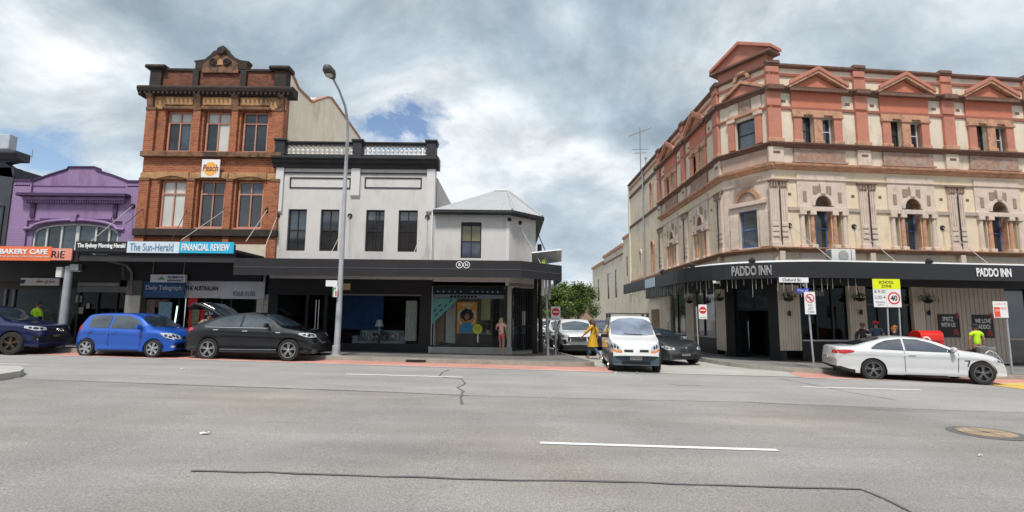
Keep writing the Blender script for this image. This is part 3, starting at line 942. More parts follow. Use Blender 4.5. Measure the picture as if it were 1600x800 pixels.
def wall_holes(mb, u0, u1, z0, z1, v0, v1, holes):
    """solid wall with rectangular openings (a, b, c, d) = u range, z range"""
    us = sorted({u0, u1} | {h[0] for h in holes} | {h[1] for h in holes})
    for a, b in zip(us[:-1], us[1:]):
        if b - a < 1e-4 or b <= u0 or a >= u1: continue
        m = (a + b) / 2
        cuts = sorted((h[2], h[3]) for h in holes if h[0] < m < h[1])
        z = z0
        for c, d in cuts:
            if c > z: mb.box(a, b, v0, v1, z, c)
            z = max(z, d)
        if z < z1: mb.box(a, b, v0, v1, z, z1)
    return mb

def pane_mat(name, col, var=.5, vs=1.5):
    return mat(name, col, 0.06, var, vs, spec=0.8, coat=0.6)
M_PANE = pane_mat('dark window glass', (0.022, 0.026, 0.03))
M_PANEL = pane_mat('window glass over pale blind', (0.56, 0.57, 0.52), .15, .8)
M_PANEB = pane_mat('bluish window glass', (0.05, 0.065, 0.08), .6, 1.2)
M_SHOPG = glass_mat('clear shop glass')
M_BLACKP = mat('black painted timber', (0.012, 0.012, 0.014), .5, .2, 2, bump=.1)
M_BLACKW = mat('charcoal painted render', (0.012, 0.0125, 0.015), .6, .2, 1.5, bump=.1, dirt=(.022, .022, .022), damt=.4)
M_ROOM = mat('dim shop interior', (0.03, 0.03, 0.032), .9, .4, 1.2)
M_STEELC = mat('galvanised steel', (0.36, 0.38, 0.40), .45, .18, 5, metal=.55, dirt=(.2, .17, .14), dscale=4, damt=.3)
M_WHITE = mat('white sign paint', (0.75, 0.75, 0.75), .5, .05, 2)
M_INK = mat('black ink', (0.012, 0.012, 0.015), .6)

def window(parent, u0, u1, z0, z1, v, mf, fr=.06, rails=(), mulls=(), panes=M_PANE, dep=.06, sill=None, arch=0.0, name='window'):
    """frame with its own panes; rails and mulls are fractions of height / width"""
    k = MB()
    k.box(u0, u0 + fr, v, v + dep, z0, z1); k.box(u1 - fr, u1, v, v + dep, z0, z1)
    k.box(u0 + fr, u1 - fr, v, v + dep, z0, z0 + fr); k.box(u0 + fr, u1 - fr, v, v + dep, z1 - fr, z1)
    zs = [z0 + fr] + [z0 + (z1 - z0) * q for q in rails] + [z1 - fr]
    us = [u0 + fr] + [u0 + (u1 - u0) * q for q in mulls] + [u1 - fr]
    for z in zs[1:-1]: k.box(u0 + fr, u1 - fr, v + .008, v + dep - .005, z - fr * .4, z + fr * .4)
    for u in us[1:-1]: k.box(u - fr * .35, u + fr * .35, v + .004, v + dep - .008, z0 + fr, z1 - fr)
    w = k.build(name, mf, parent)
    n = 0
    for j in range(len(zs) - 1):
        for i in range(len(us) - 1):
            pm = panes[n % len(panes)] if isinstance(panes, (list, tuple)) else panes
            n += 1
            B(us[i], us[i + 1], v + dep * .55, v + dep * .55 + .01, zs[j], zs[j + 1]).build('pane', pm, w)
    if sill:
        B(u0 - .08, u1 + .08, v - sill, v + .02, z0 - .09, z0).build('sill', mf, w)
    return w

def bld(name, label, F, u, cat='building', group=None):
    """building root; its local frame has x = 0 at u on the facade"""
    p = F.o + F.u * u
    t = thing(name, label, cat, (p.x, p.y, 0), F.yaw, group)
    return t, Frame(p.x, p.y, F.yaw)

def bars(parent, rects, m, y):
    """strokes of print too small to read: (x, z, width, height)"""
    for x, z, w, h in rects: B(x, x + w, y - .003, y, z, z + h).build('print_stroke', m, parent)

def board(name, label, F, px, v, m, words=(), thick=.05, cat='sign', group=None, frame=None):
    """flat sign standing at v on a facade; words: (text, (px rect), material, extra)"""
    u0, u1, z0, z1 = rc(F, *px, v)
    p = F.w((u0 + u1) / 2, v, z0)
    t = thing(name, label, cat, p, F.yaw, group)
    w, h = (u1 - u0) / 2, z1 - z0
    B(-w, w, 0, thick, 0, h).build('panel', m, t)
    if frame:
        k = MB()
        k.box(-w - .03, w + .03, -.012, thick + .01, h, h + .03).box(-w - .03, w + .03, -.012, thick + .01, -.03, 0)
        k.box(-w - .03, -w, -.012, thick + .01, 0, h).box(w, w + .03, -.012, thick + .01, 0, h)
        k.build('frame', frame, t)
    for wd in words:
        s, r4, mm = wd[:3]
        kw = wd[3] if len(wd) > 3 else {}
        a0, a1, b0, b1 = rc(F, *r4, v)
        text('lettering', s, .2, mm, t, ((a0 + a1) / 2 - (u0 + u1) / 2, -.008, (b0 + b1) / 2 - z0), fit=(a1 - a0, b1 - b0), **kw)
    return t, (u0, u1, z0, z1)

# ------------------------------------------------------------------ white two storey building
M_REND = mat('pale grey render', (0.60, 0.575, 0.555), .8, .05, 1.2, bump=.12, bscale=60, dirt=(.36, .34, .31), dscale=1.0, damt=.5, dpos=.5, streak=.3)
M_REND2 = mat('white render trim', (0.62, 0.61, 0.60), .75, .04, 2)
M_BALU = mat('white baluster paint', (0.8, 0.79, 0.76), .7, .08, 8, dirt=(.25, .23, .2), dscale=6, damt=.4)
M_CORN = mat('black cornice paint', (0.016, 0.016, 0.018), .5, .25, 2, bump=.1, dirt=(.05, .045, .045), damt=.6)
wb, FW = bld('white_building', 'off white two storey shop building with black balustraded parapet behind the lamp post', L0, -9.95)
r = lambda *a, v=0.0: rc(FW, *a, v)
top_z = FW.at(560, 264)[1]
holes = [r(449, 326, 478, 391), r(500, 326, 529, 391), r(571, 327, 600, 392), r(622, 327, 652, 392)]
wz = (4.30, 6.05)
holes = [(h[0], h[1], *wz) for h in holes]
awz = 3.72
k = MB(); wall_holes(k, 0, 6.7, 3.15, 7.85, 0, .28, holes)
k.build('wall', M_REND, wb)
MB().box(0.02, 6.7, 3.05, 11, 0, 7.6).box(0.02, 6.7, .6, 3.05, 3.2, 7.6).box(0.01, 6.695, .28, .62, 3.2, 4.2).build('rear_wall', mat('plain side render', (.5, .48, .46), .85, .08, .8, dirt=(.3, .28, .26), damt=.4), wb)
for i, (u0, u1, a, b) in enumerate(holes):
    window(wb, u0, u1, a, b, .1, M_BLACKP, .055, rails=(.5,) if i < 2 else (.5, .75), mulls=(.5,), panes=[M_PANE, M_PANE, M_PANEB, M_PANEB] if i < 2 else [M_PANE, M_PANE, M_PANE, M_PANE, M_PANEB, M_PANEB])
# pilasters and string mould
for (x0, x1, yb) in ((431, 443, 331), (549, 563, 306), (667, 680, 331)):
    u0, u1, z0, z1 = r(x0, 265, x1, yb)
    k = MB().box(u0, u1, -.09, 0, z0, top_z + .1)
    k.prof([(-.09, z0), (0, z0), (0, z0 - .12), (-.05, z0 - .06)], u0, u1)
    k.build('pilaster', M_REND2, wb, bevel=.012)
k = MB()
zt = FW.at(560, 270)[1]
k.box(-.02, 6.72, -.05, -.001, zt - .05, zt)
k.build('string_mould', M_CORN, wb)
for (x0, x1) in ((453, 548), (570, 659)):
    u0, u1, z0, z1 = r(x0, 277.5, x1, 294.5)
    k = MB(); e = .045
    k.box(u0, u1, -.03, 0, z1 - e, z1).box(u0, u1, -.03, 0, z0, z0 + e).box(u0, u0 + e, -.03, 0, z0 + e, z1 - e).box(u1 - e, u1, -.03, 0, z0 + e, z1 - e)
    k.build('panel_frame', M_BLACKP, wb)
# cornice and parapet
zc0, zc1 = FW.at(560, 264)[1], FW.at(560, 247)[1]
prof = [(0, zc0), (-.10, zc0), (-.14, zc0 + .12), (-.24, zc0 + .2), (-.26, zc0 + .3), (-.36, zc0 + .36), (-.36, zc1 - .03), (-.30, zc1), (.28, zc1), (.28, zc0)]
MB().prof(prof, -.12, 6.85).build('cornice', M_CORN, wb)
zb0 = FW.at(560, 239)[1] + .06; zb1 = FW.at(560, 229)[1]; zr1 = FW.at(560, 222.5)[1]
MB().box(-.05, 6.76, -.04, .24, zc1, zb0 - .14).build('parapet_plinth', M_CORN, wb)
zb0 -= .14
zb1 = zb0 + .40
MB().box(-.05, 6.76, -.08, .22, zb1, zb1 + .07).box(-.05, 6.76, -.12, .26, zb1 + .07, zr1).build('parapet_rail', M_CORN, wb, bevel=.015)
piers = []
for (x0, x1) in ((432, 447), (553, 567), (667, 682)):
    u0, u1, _, _ = r(x0, 222, x1, 245)
    piers.append((u0, u1))
    MB().box(u0, u1, -.16, .28, zc1, zr1 + .0).box(u0 - .06, u1 + .06, -.22, .33, zr1, zr1 + .09).build('pier', M_CORN, wb, bevel=.015)
bal = MB().lathe([(.075, 0), (.075, .035), (.04, .05), (.036, .08), (.065, .13), (.082, .19), (.064, .26), (.04, .31), (.036, .34), (.065, .36), (.072, .40)], 10)
bme = bal.mesh('baluster', M_BALU, smooth=40)
for (a, b) in ((piers[0][1], piers[1][0]), (piers[1][1], piers[2][0])):
    nb = 14
    for i in range(nb):
        o = bpy.data.objects.new('baluster', bme); COL.objects.link(o); o.parent = wb
        o.location = (a + (b - a) * (i + .5) / nb, .08, zb0)
# tie rod plates
M_RODM = mat('black iron', (.02, .018, .018), .6, .3, 10)
M_ROD = mat('painted rod', (.42, .40, .38), .5, .2, 5)
def tie_rod(parent, F, p0, p1, vfront, m=M_ROD, plate=M_RODM, org=0.0, rr=.014):
    """round plate on the wall, rod down to the awning edge at vfront"""
    u0, z0 = F.at(*p0, 0); u1, z1 = F.at(*p1, vfront)
    a = MB().lathe([(.085, -.05), (.1, -.03), (.1, 0)], 14, o=(u0, 0, z0), axis='y').build('tie_plate', plate, parent, smooth=40)
    MB().tube([(u0, -.03, z0), (u1, vfront, z1)], rr, 6).build('tie_rod', m, parent)
for p0, p1 in (((434, 337), (412, 392)), ((547, 337), (516, 398)), ((668, 339), (645, 400))):
    tie_rod(wb, FW, p0, p1, -1.5)

# awning over the white building: deck, fascia, lighter trim line
M_AWN = mat('dark grey awning sheet', (0.016, 0.016, 0.019), .5, .12, 1.5, dirt=(.035, .035, .037), damt=.4, streak=.3)
M_AWN2 = mat('awning underside', (0.03, 0.03, 0.032), .8, .25, 1.2)
M_TRIM = mat('awning trim line', (0.07, 0.07, 0.073), .5)
def awning(root, path, back, z0, z1, zdeck, m=M_AWN, mdeck=None, th=.05, trim=None, mtrim=None):
    """fascia along a plan path (front edge), deck polygon = path + back points (all local)"""
    k = MB()
    n = len(path)
    nrm = []
    for i in range(n):
        a = Vector(path[max(i - 1, 0)]); b = Vector(path[min(i + 1, n - 1)])
        d = (b - a).normalized(); nrm.append(Vector((-d.y, d.x)))
    inner = [Vector(p) + q * th for p, q in zip(path, nrm)]
    outer = [Vector(p) for p in path]
    rows = []
    for (P, z) in ((outer, z0), (outer, z1), (inner, z1), (inner, z0), (outer, z0)):
        rows.append([(p.x, p.y, z) for p in P])
    k.grid(rows, flip=True)
    for i, fl in ((0, 0), (n - 1, 1)):
        q = [(outer[i].x, outer[i].y, z0), (outer[i].x, outer[i].y, z1), (inner[i].x, inner[i].y, z1), (inner[i].x, inner[i].y, z0)]
        k.add(q if not fl else q[::-1], [(0, 1, 2, 3)])
    k.build('fascia', m, root)
    if trim:
        t = MB()
        o2 = [Vector(p) - q * .012 for p, q in zip(path, nrm)]
        rows = [[(p.x, p.y, z) for p in P] for P, z in ((outer, trim), (o2, trim), (o2, trim + .03), (outer, trim + .03))]
        t.grid(rows, flip=True).build('trim_line', mtrim or M_TRIM, root)
    dk = MB()
    poly = [(p.x, p.y) for p in [Vector(a) + q * (th + .002) for a, q in zip(path, nrm)]] + list(back)
    dk.plate(poly, zdeck, zdeck + .08)
    dk.build('deck', mdeck or M_AWN2, root)

aw = thing('shop_awning', 'plain dark grey street awning across the white building and round the corner shop', 'awning', (-10.15, 18.6, 0))
zf0, zf1 = 3.09, 3.71
pth = [(0, 0), (10.5, 0), (12.13, 1.63), (12.13, 5.2)]
awning(aw, pth, [(10.95, 5.2), (10.95, 3.60), (9.95, 2.42), (0, 2.42)], zf0, zf1, zf1 - .12, trim=3.37)
# soffit battens: a strip each
for i in range(7):
    x = .7 + i * 1.45
    B(x, x + .05, .06, 2.40, zf1 - .2, zf1 - .122).build('batten', M_AWN2, aw)
# two circled letters on the corner shop awning
for (px, ch) in ((718, 'B'), (729, 'N')):
    u, z = Frame(-10.15, 18.6).at(px, 414, 0)
    g = MB(); kk = 20
    g.tube([(u + .115 * cos(2 * pi * j / kk), -.02, z + .115 * sin(2 * pi * j / kk)) for j in range(kk + 1)], .016, 5, cap=False)
    g.build('letter_ring', M_WHITE, aw)
    text('letter', ch, .15, M_WHITE, aw, (u, -.014, z), bold=.003)

MB().tube([(6.62, -.05, 3.75), (6.62, -.05, 6.0), (6.62, .02, 6.1)], .035, 8).build('rainwater_pipe', M_REND2, wb, smooth=50)
# ground floor shop of the white building
zfl = .2
sh = MB()
u_l, u_r = FW.at(421, 490)[0], FW.at(661, 490)[0]
zs1 = 3.15
glass_a = r(448, 462, 505, 548); win = r(530, 462, 655, 537)
wz0, wz1 = win[2], win[3]
k = MB()
wall_holes(k, 0.0, 6.7, zfl - .3, 3.148, .02, .2, [(FW.at(432, 500)[0], FW.at(476, 500)[0], .55, wz1), (FW.at(480, 500)[0], FW.at(505, 500)[0], zfl, wz1), (win[0], win[1], wz0, wz1), (FW.at(510, 500)[0], FW.at(526, 500)[0], wz0, wz1)])
k.build('shopfront', M_BLACKW, wb)
k = MB().box(win[0] - .05, win[1] + .05, -.02, .02, wz1 + .0, wz1 + .06)
k.build('shopfront_rail', mat('grey shopfront rail', (.16, .16, .165), .4), wb)
B(win[0], win[1], .08, .09, wz0, wz1).build('shop_window', M_SHOPG, wb)
B(FW.at(432, 500)[0], FW.at(476, 500)[0], .08, .09, .55, wz1).build('shop_window', M_SHOPG, wb)
B(FW.at(510, 500)[0], FW.at(526, 500)[0], .08, .09, wz0, wz1).build('shop_window', M_SHOPG, wb)
dr = B(FW.at(480, 500)[0], FW.at(505, 500)[0], .1, .11, zfl, wz1).build('glass_door', M_SHOPG, wb)
k = MB()
for px in (492.5, 497):
    u = FW.at(px, 495)[0]
    k.tube([(u, .04, .7), (u, .04, wz1 - .2)], .014, 6)
k.build('door_pull', M_CHROME, dr)
# interior
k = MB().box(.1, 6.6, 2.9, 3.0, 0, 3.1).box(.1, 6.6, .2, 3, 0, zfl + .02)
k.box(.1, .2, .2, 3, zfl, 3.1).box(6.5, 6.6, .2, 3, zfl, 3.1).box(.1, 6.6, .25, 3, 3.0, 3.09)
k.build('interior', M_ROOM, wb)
M_NAVYW = mat('navy display wall', (0.02, 0.09, 0.26), .6, .3, 2)
u0, u1, z0, z1 = r(536, 462, 592, 500, v=1.4)
B(u0 - .3, u1 + .2, 1.4, 1.44, z0 - .4, 2.95).build('display_panel', M_NAVYW, wb)
M_CURT = mat('pale curtain', (.6, .59, .5), .9, .15, 6)
k = MB()
cu0, cu1 = FW.at(633, 500, .3)[0], FW.at(651, 500, .3)[0]
rows = []
for i in range(19):
    q = i / 18
    rows.append([(cu0 + (cu1 - cu0) * q, .38 + .03 * sin(q * 32), zfl + .45), (cu0 + (cu1 - cu0) * q, .38 + .03 * sin(q * 32), 2.3)])
k.grid(rows).build('curtain', M_CURT, wb, smooth=60)
# sofa and lamp in the window
so = thing('sofa', 'low pale grey sofa with cushions behind the shop window of the white building', 'sofa', (FW.w(FW.at(592, 525, .9)[0], .9, zfl)), 0)
M_SOFA = mat('pale grey upholstery', (.55, .54, .53), .95, .12, 8, bump=.2)
MB().box(-.95, .95, 0, .7, .12, .42).build('seat', M_SOFA, so, bevel=.05)
MB().box(-.95, .95, .5, .8, .42, .86).build('backrest', M_SOFA, so, bevel=.07)
for s in (-1, 1):
    MB().box(s * 1.02 - .12, s * 1.02 + .12, 0, .8, .1, .62).build('arm', M_SOFA, so, bevel=.05)
for x, mm in ((-.55, M_WHITE), (.1, mat('grey cushion', (.2, .2, .22), .95)), (.6, M_WHITE)):
    k = MB().box(-.2, .2, -.06, .06, -.2, .2).xf(Matrix.Translation((x, .38, .62)) @ Matrix.Rotation(.35, 4, 'X') @ Matrix.Rotation(.3, 4, 'Y'))
    k.build('cushion', mm, so, bevel=.05)
MB().box(-.9, .9, .08, .62, 0, .12).build('base', M_DARK, so)
lp = thing('table_lamp', 'white table lamp with cone shade beside the sofa in the shop window', 'lamp', FW.w(FW.at(592, 525, .5)[0], .5, .9), 0)
MB().lathe([(.19, 0), (.09, .27), (.08, .27), (.18, 0)], 18, o=(0, 0, .33)).build('lamp_shade', M_WHITE, lp, smooth=40)
MB().lathe([(.07, 0), (.08, .03), (.03, .08), (.05, .18), (.02, .3), (.012, .42)], 12).build('lamp_base', M_SOFA, lp, smooth=40)
st = thing('side_table', 'dark side table carrying the white lamp in the shop window', 'table', FW.w(FW.at(592, 525, .5)[0], .5, zfl), 0)
MB().lathe([(.26, .66), (.26, .70)], 20).build('tabletop', M_DARK, st)
MB().lathe([(.18, 0), (.18, .03), (.03, .04), (.03, .66)], 14).build('pedestal', M_DARK, st)
M_GOLD = mat('faint gold lettering', (.30, .27, .22), .6)
u0, u1, z0, z1 = r(558, 520, 620, 530)
text('window_lettering', 'STANTON & Co', .2, M_INK, wb, ((u0 + u1) / 2, .07, (z0 + z1) / 2), fit=(u1 - u0, z1 - z0), ext=.004)
text('window_lettering', 'LOVE', .2, M_INK, wb, (FW.at(541, 526)[0], .07, (z0 + z1) / 2), fit=(.55, z1 - z0), ext=.004)

# ------------------------------------------------------------------ corner shop
cs, FC = bld('corner_shop', 'pale corner shop with hipped tin roof and one upstairs window', L0, -3.24)
r = lambda *a, v=0.0: rc(FC, *a, v)
CX = 3.12                      # front wall ends, then a 45 degree corner
CW = 1.15
zt = FC.at(740, 336)[1]
wn = r(720, 347, 752, 404); wn = (wn[0], wn[1], wn[2] + .02, wn[3])
k = MB(); wall_holes(k, .003, CX, 2.9, zt + .2, 0, .25, [wn])
k.add([(CX, 0, 2.9), (CX + CW, CW, 2.9), (CX + CW, CW, zt + .2), (CX, 0, zt + .2)], [(0, 1, 2, 3)])
k.add([(CX + CW, CW, 2.9), (CX + CW, 12, 2.9), (CX + CW, 12, zt + .2), (CX + CW, CW, zt + .2)], [(0, 1, 2, 3)])
k.build('wall', M_REND, cs)
B(.01, CX, .27, 12, 2.9, zt + .19).build('rear_wall', M_REND, cs)
B(CX + .0, CX + CW - .02, CW + .02, 12, 2.9, zt + .19).build('rear_wall', M_REND, cs)
B(CX - .14, CX + .0, -.02, .0, 2.9, zt + .1).build('quoin_strip', M_REND2, cs)
M_PANEY = pane_mat('glass over yellow blind', (.16, .13, .05), .3, 1.5)
M_PANEV = pane_mat('glass over dusky curtain', (.05, .05, .09), .4, 2)
w_ = window(cs, wn[0], wn[1], wn[2], wn[3] - .1, .08, M_BLACKP, .05, rails=(.5,), mulls=(.5,), panes=[M_PANEV, M_PANEB, M_PANEY, M_PANEY])
um = (wn[0] + wn[1]) / 2; hw_ = (wn[1] - wn[0]) / 2
arc = [(um + hw_ * cos(a), wn[3] - .1 + .1 * sin(a)) for a in np.linspace(0, pi, 9)]
MB().slab(arc[::-1], .07, .14).build('arched_head', M_BLACKP, w_)
# corrugated hip roof
e0 = zt + .16
ap = (3.0, 4.6, FC.at(763, 297, 4.4)[1])
ev = [(-.02, -.28), (CX + .12, -.28), (CX + CW + .28, CW - .12), (CX + CW + .28, 9.5), (-.02, 9.5)]
M_TIN = mat('pale corrugated roofing', (.42, .43, .44), .45, .08, 2, metal=.1, dirt=(.35, .33, .31), damt=.3, streak=.2)
def corr_face(k, a, b, c0, c1, n):
    """corrugated sheet between eave a-b and ridge c0-c1"""
    rows = [[], []]
    a, b, c0, c1 = map(Vector, (a, b, c0, c1))
    nm = (b - a).cross(c0 - a).normalized()
    for i in range(n * 4 + 1):
        q = i / (n * 4)
        off = nm * (.018 * cos(i * pi / 2))
        rows[0].append(a.lerp(b, q) + off); rows[1].append(c0.lerp(c1, q) + off * .4)
    k.grid(rows)
k = MB()
A_ = [(x, y, e0) for x, y in ev]
apx = Vector(ap); ap2 = Vector((-.02, 4.6, ap[2] * .0 + e0 + (ap[2] - e0) * .12))
apL = Vector((.0, 1.2, e0 + .42))
rp = Vector((ap[0] - .2, 4.6, ap[2]))
corr_face(k, A_[0], A_[1], (2.3, 4.6, ap[2]), apx, 20)
k.add([A_[0], (2.3, 4.6, ap[2]), (-.02, 4.6, ap[2])], [(0, 1, 2)]) if False else None
k.build('roof', M_TIN, cs, smooth=60)
k = MB(); corr_face(k, A_[1], A_[2], apx, apx, 9); k.build('roof', M_TIN, cs, smooth=60)
k = MB(); corr_face(k, A_[2], A_[3], apx, (3.0, 8.6, ap[2]), 30); k.build('roof', M_TIN, cs, smooth=60)
k = MB()
k.add([A_[0], (2.3, 4.6, ap[2]), (-.02, 7, e0)], [(0, 1, 2)]); k.add([(-.02, 7, e0), (2.3, 4.6, ap[2]), apx, (3.0, 8.6, ap[2])], [(0, 1, 2, 3)])
k.build('roof', M_TIN, cs)
for a, b in ((A_[1], apx), (A_[2], apx), ((2.3, 4.6, ap[2]), apx)):
    a = Vector(a) + Vector((0, 0, .03)); b = Vector(b) + Vector((0, 0, .03))
    MB().tube([a, b], .05, 6).build('ridge_cap', M_TIN, cs)
# eaves gutter
gp = [(x, y) for x, y in ev[:4]]
k = MB()
def fascia_path(k, path, out, z0, z1):
    n = len(path)
    o = []
    for i in range(n):
        a = Vector(path[max(i - 1, 0)]); b = Vector(path[min(i + 1, n - 1)])
        d = (b - a).normalized(); o.append(Vector(path[i]) - Vector((-d.y, d.x)) * out)
    P = [Vector(p) for p in path]
    rows = [[(p.x, p.y, z) for p in Q] for Q, z in ((P, z1), (o, z1), (o, z0 + .04), (P, z0), (P, z1))]
    k.grid(rows)
fascia_path(k, gp, .09, e0 - .17, e0 - .01)
k.plate([ev[0], ev[1], ev[2], ev[3], (CX + CW, 9.5), (CX + CW, CW), (CX, 0), (0, 0)], e0 - .15, e0 - .11)
k.build('gutter', M_CORN, cs)
# shopfront
M_CREAM = mat('cream fascia band', (.42, .33, .27), .7, .08, 2)
M_STONE = mat('pale stone plinth', (.42, .41, .39), .75, .12, 6, bump=.15, dirt=(.25, .23, .2), damt=.4)
u0, u1, z0, z1 = r(668, 434, 792, 446)
zh = z0
k = MB().box(.004, CX, .0, .2, zh - .0, 3.08)
k.add([(CX, 0, zh), (CX + CW, CW, zh), (CX + CW, CW, 3.08), (CX, 0, 3.08)], [(0, 1, 2, 3)])
k.build('header_band', M_CREAM, cs)
gl = r(674, 446, 790, 540)
zg0 = gl[2]
k = MB().box(.004, gl[0] - .08, 0, .2, 0.1, zh)
k.build('side_pier', M_REND2, cs)
k = MB().box(gl[0] - .08, gl[0], -.02, .1, zg0 - .05, zh).box(gl[1], gl[1] + .07, -.02, .1, zg0 - .05, zh)
k.box(gl[0], gl[1], -.02, .1, zg0 - .06, zg0).box(gl[0], gl[1], -.02, .1, zh - .06, zh)
k.build('window_frame', M_BLACKP, cs)
B(gl[0], gl[1], .03, .04, zg0, zh - .06).build('shop_window', M_SHOPG, cs)
MB().box(.004, CX - .3, -.04, .16, .0, zg0 - .06).build('plinth', M_STONE, cs)
MB().box(gl[1] + .07, CX + .12, -.02, .3, zg0 - .05, zh - .0).build('corner_pillar', mat('pale green glazed pillar', (.44, .43, .36), .3, .08, 2), cs)
MB().box(CX - .3, CX + .16, -.05, .3, .0, zg0 - .05).build('plinth', M_STONE, cs)
MB().plate([(CX + .16, .3), (CX + CW + .02, CW + .1), (CX + CW + .02, CW + .3), (CX + .1, .5)], .02, .3).build('door_step', M_STONE, cs)
# recessed corner door behind black bars
dd = Vector((CW - .16, CW - .2)).normalized()
g0 = Vector((CX + .18, .22)); gl_ = 1.28
gate = MB()
for i in range(13):
    p = g0 + dd * (gl_ * i / 12)
    gate.box(p.x - .012, p.x + .012, p.y - .012, p.y + .012, .3, zh)
for z in (.32, 1.3, zh - .15):
    a = g0; b = g0 + dd * gl_
    gate.tube([(a.x, a.y, z), (b.x, b.y, z)], .018, 6)
gate.build('security_gate', M_BLACKP, cs)
p1 = g0 + dd * (gl_ + .05)
MB().box(p1.x - .1, p1.x + .1, p1.y - .06, p1.y + .14, .0, zh + .5).build('corner_post', M_BLACKP, cs)
k = MB().add([(CX + .2, .9, .1), (CX + .95, 1.65, .1), (CX + .95, 1.65, zh), (CX + .2, .9, zh)], [(0, 1, 2, 3)])
k.build('glass_door', M_PANE, cs)
# side street wall of the shop below the awning
MB().box(CX + CW - .2, CX + CW, CW + .3, 12, 0, 3.0).build('side_wall', M_BLACKW, cs)
# interior
M_ROOM2 = mat('shop room plaster', (.8, .76, .68), .9, .25, 1.0)
k = MB().box(.05, CX + .2, 3.4, 3.5, 0, 2.9).box(.05, .1, .2, 3.4, 0, 2.9)
k.build('interior', M_ROOM2, cs)
MB().box(.05, CX, .2, 3.4, .15, .22).build('shop_floor', mat('warm floor', (.5, .4, .32), .5), cs)
MB().box(.05, CX + .2, .2, 3.4, 2.86, 2.95).build('shop_ceiling', M_ROOM2, cs)
for x0, x1, y0, y1, mm in ((683, 694, 480, 535, mat('tan door', (.36, .22, .14), .6)), (697, 712, 470, 536, mat('pale curtain panel', (.65, .62, .56), .8)), (752, 766, 462, 500, mat('mustard wall', (.5, .48, .22), .8)), (770, 780, 460, 540, M_ROOM)):
    a0, a1, b0, b1 = rc(FC, x0, y0, x1, y1, .6)
    B(a0, a1, .6, .64, b0, b1).build('display_panel', mm, cs)
a0, a1, b0, b1 = rc(FC, 676, 447, 788, 462, .2)
B(a0, a1, .2, .22, b0, b1).build('blind', mat('navy blind', (.02, .03, .05), .6), cs)
M_GLET = mat('pale glass lettering', (.6, .6, .6), .5)
bars(cs, [(a0 + (a1 - a0) * q - .025, b0 + .13, .05, .05) for q in (.08, .16, .24, .32, .40, .56, .63, .70, .77, .84, .91)], M_GLET, .02)
B(a0, a1, .12, .13, b0 - .12, b0 + .04).build('sign_panel', mat('grey inner sign', (.42, .43, .46), .6), cs)
bars(cs, [(a0 + .75 + .14 * i, b0 - .09, .10, .09) for i in range(8)], M_INK, .115)
# posters in the window
M_ORA = mat('orange poster', (.75, .30, .03), .6, .1, 3)
po, q = board('window_poster', 'orange poster of a curly haired person in a blue top inside the corner shop window', FC, (714, 472, 745, 521), .10, M_ORA, cat='poster')
pw, ph = q[1] - q[0], q[3] - q[2]
def disc(rx, rz, cx, cz, y, n=20):
    return [(cx + rx * cos(2 * pi * i / n), cz + rz * sin(2 * pi * i / n)) for i in range(n)]
y = -.006
MB().slab(disc(.37, .37, 0, ph * .52, 0)[::1], y, 0).build('ring_print', M_WHITE, po)
MB().slab(disc(.325, .325, 0, ph * .52, 0), y - .003, y).build('ring_print', mat('poster inner field', (.62, .25, .04), .6), po)
MB().slab([(-.3, .02), (.3, .02), (.27, .32), (.1, .44), (-.1, .44), (-.27, .32)], y - .006, y - .003).build('blue_top', mat('poster blue top', (.05, .28, .48), .6), po)
MB().slab([(.27 * cos(a) * (1 + .1 * sin(9 * a)), ph * .6 + .25 * sin(a) * (1 + .1 * cos(7 * a))) for a in np.linspace(0, 2 * pi, 26)[:-1]], y - .009, y - .006).build('hair', M_INK, po)
MB().slab(disc(.10, .13, 0, ph * .53, 0), y - .012, y - .009).build('face', mat('poster skin', (.42, .2, .12), .7), po)
bars(po, [(-.24, ph * .92, .48, .03), (-.2, ph * .87, .4, .02)], M_WHITE, -.008)
M_TEAL = mat('mint banner', (.22, .52, .45), .6)
u0, z1 = FC.at(675, 466, .06); u1, _ = FC.at(717, 466, .06); _, z0 = FC.at(676, 508, .06)
tb = thing('window_banner', 'mint green triangular banner across the upper left corner of the shop window', 'banner', FC.w(u0, .06, z0))
MB().slab([(0, 0), (u1 - u0, z1 - z0), (0, z1 - z0)], 0, .01).build('panel', M_TEAL, tb)
ang = atan2(z1 - z0, u1 - u0)
for off, n_, x_ in ((.16, 4, .28), (.34, 2, .34)):
    for i in range(n_):
        q = x_ + i * .17
        c_ = Vector(((u1 - u0) * q, -.004, (z1 - z0) * q)) + Vector((-sin(ang), 0, cos(ang))) * off
        o = B(-.075, .075, -.002, 0, -.028, .028).build('lettering', mat('dark green ink', (.02, .1, .09), .6), tb, loc=c_); o.rotation_euler = (0, -ang, 0)
u, z = FC.at(746, 514, .05)
ys = thing('window_sticker', 'round yellow sticker on the shop window below the orange poster', 'sticker', FC.w(u, .055, z))
MB().slab(disc(.2, .2, 0, 0, 0), 0, .008).build('disc', mat('yellow sticker', (.85, .72, .03), .5), ys)
bars(ys, [(-.1, -.06, .2, .02), (-.13, 0, .26, .02), (-.09, .06, .18, .02)], M_GOLD, -.002)
dk = thing('office_desk', 'pale desk with chairs inside the corner shop', 'desk', FC.w(FC.at(770, 520, 1.2)[0], 1.2, .22))
MB().box(-.7, .7, 0, .6, .7, .74).build('desktop', M_ROOM2, dk)
for sx_ in (-.65, .65):
    for sy_ in (.05, .55): MB().box(sx_ - .025, sx_ + .025, sy_ - .025, sy_ + .025, 0, .7).build('leg', M_CHROME, dk)
pl = thing('potted_plant', 'dark leafy pot plant on the office desk in the corner shop window', 'plant', FC.w(FC.at(762, 512, 1.2)[0], 1.3, .96))
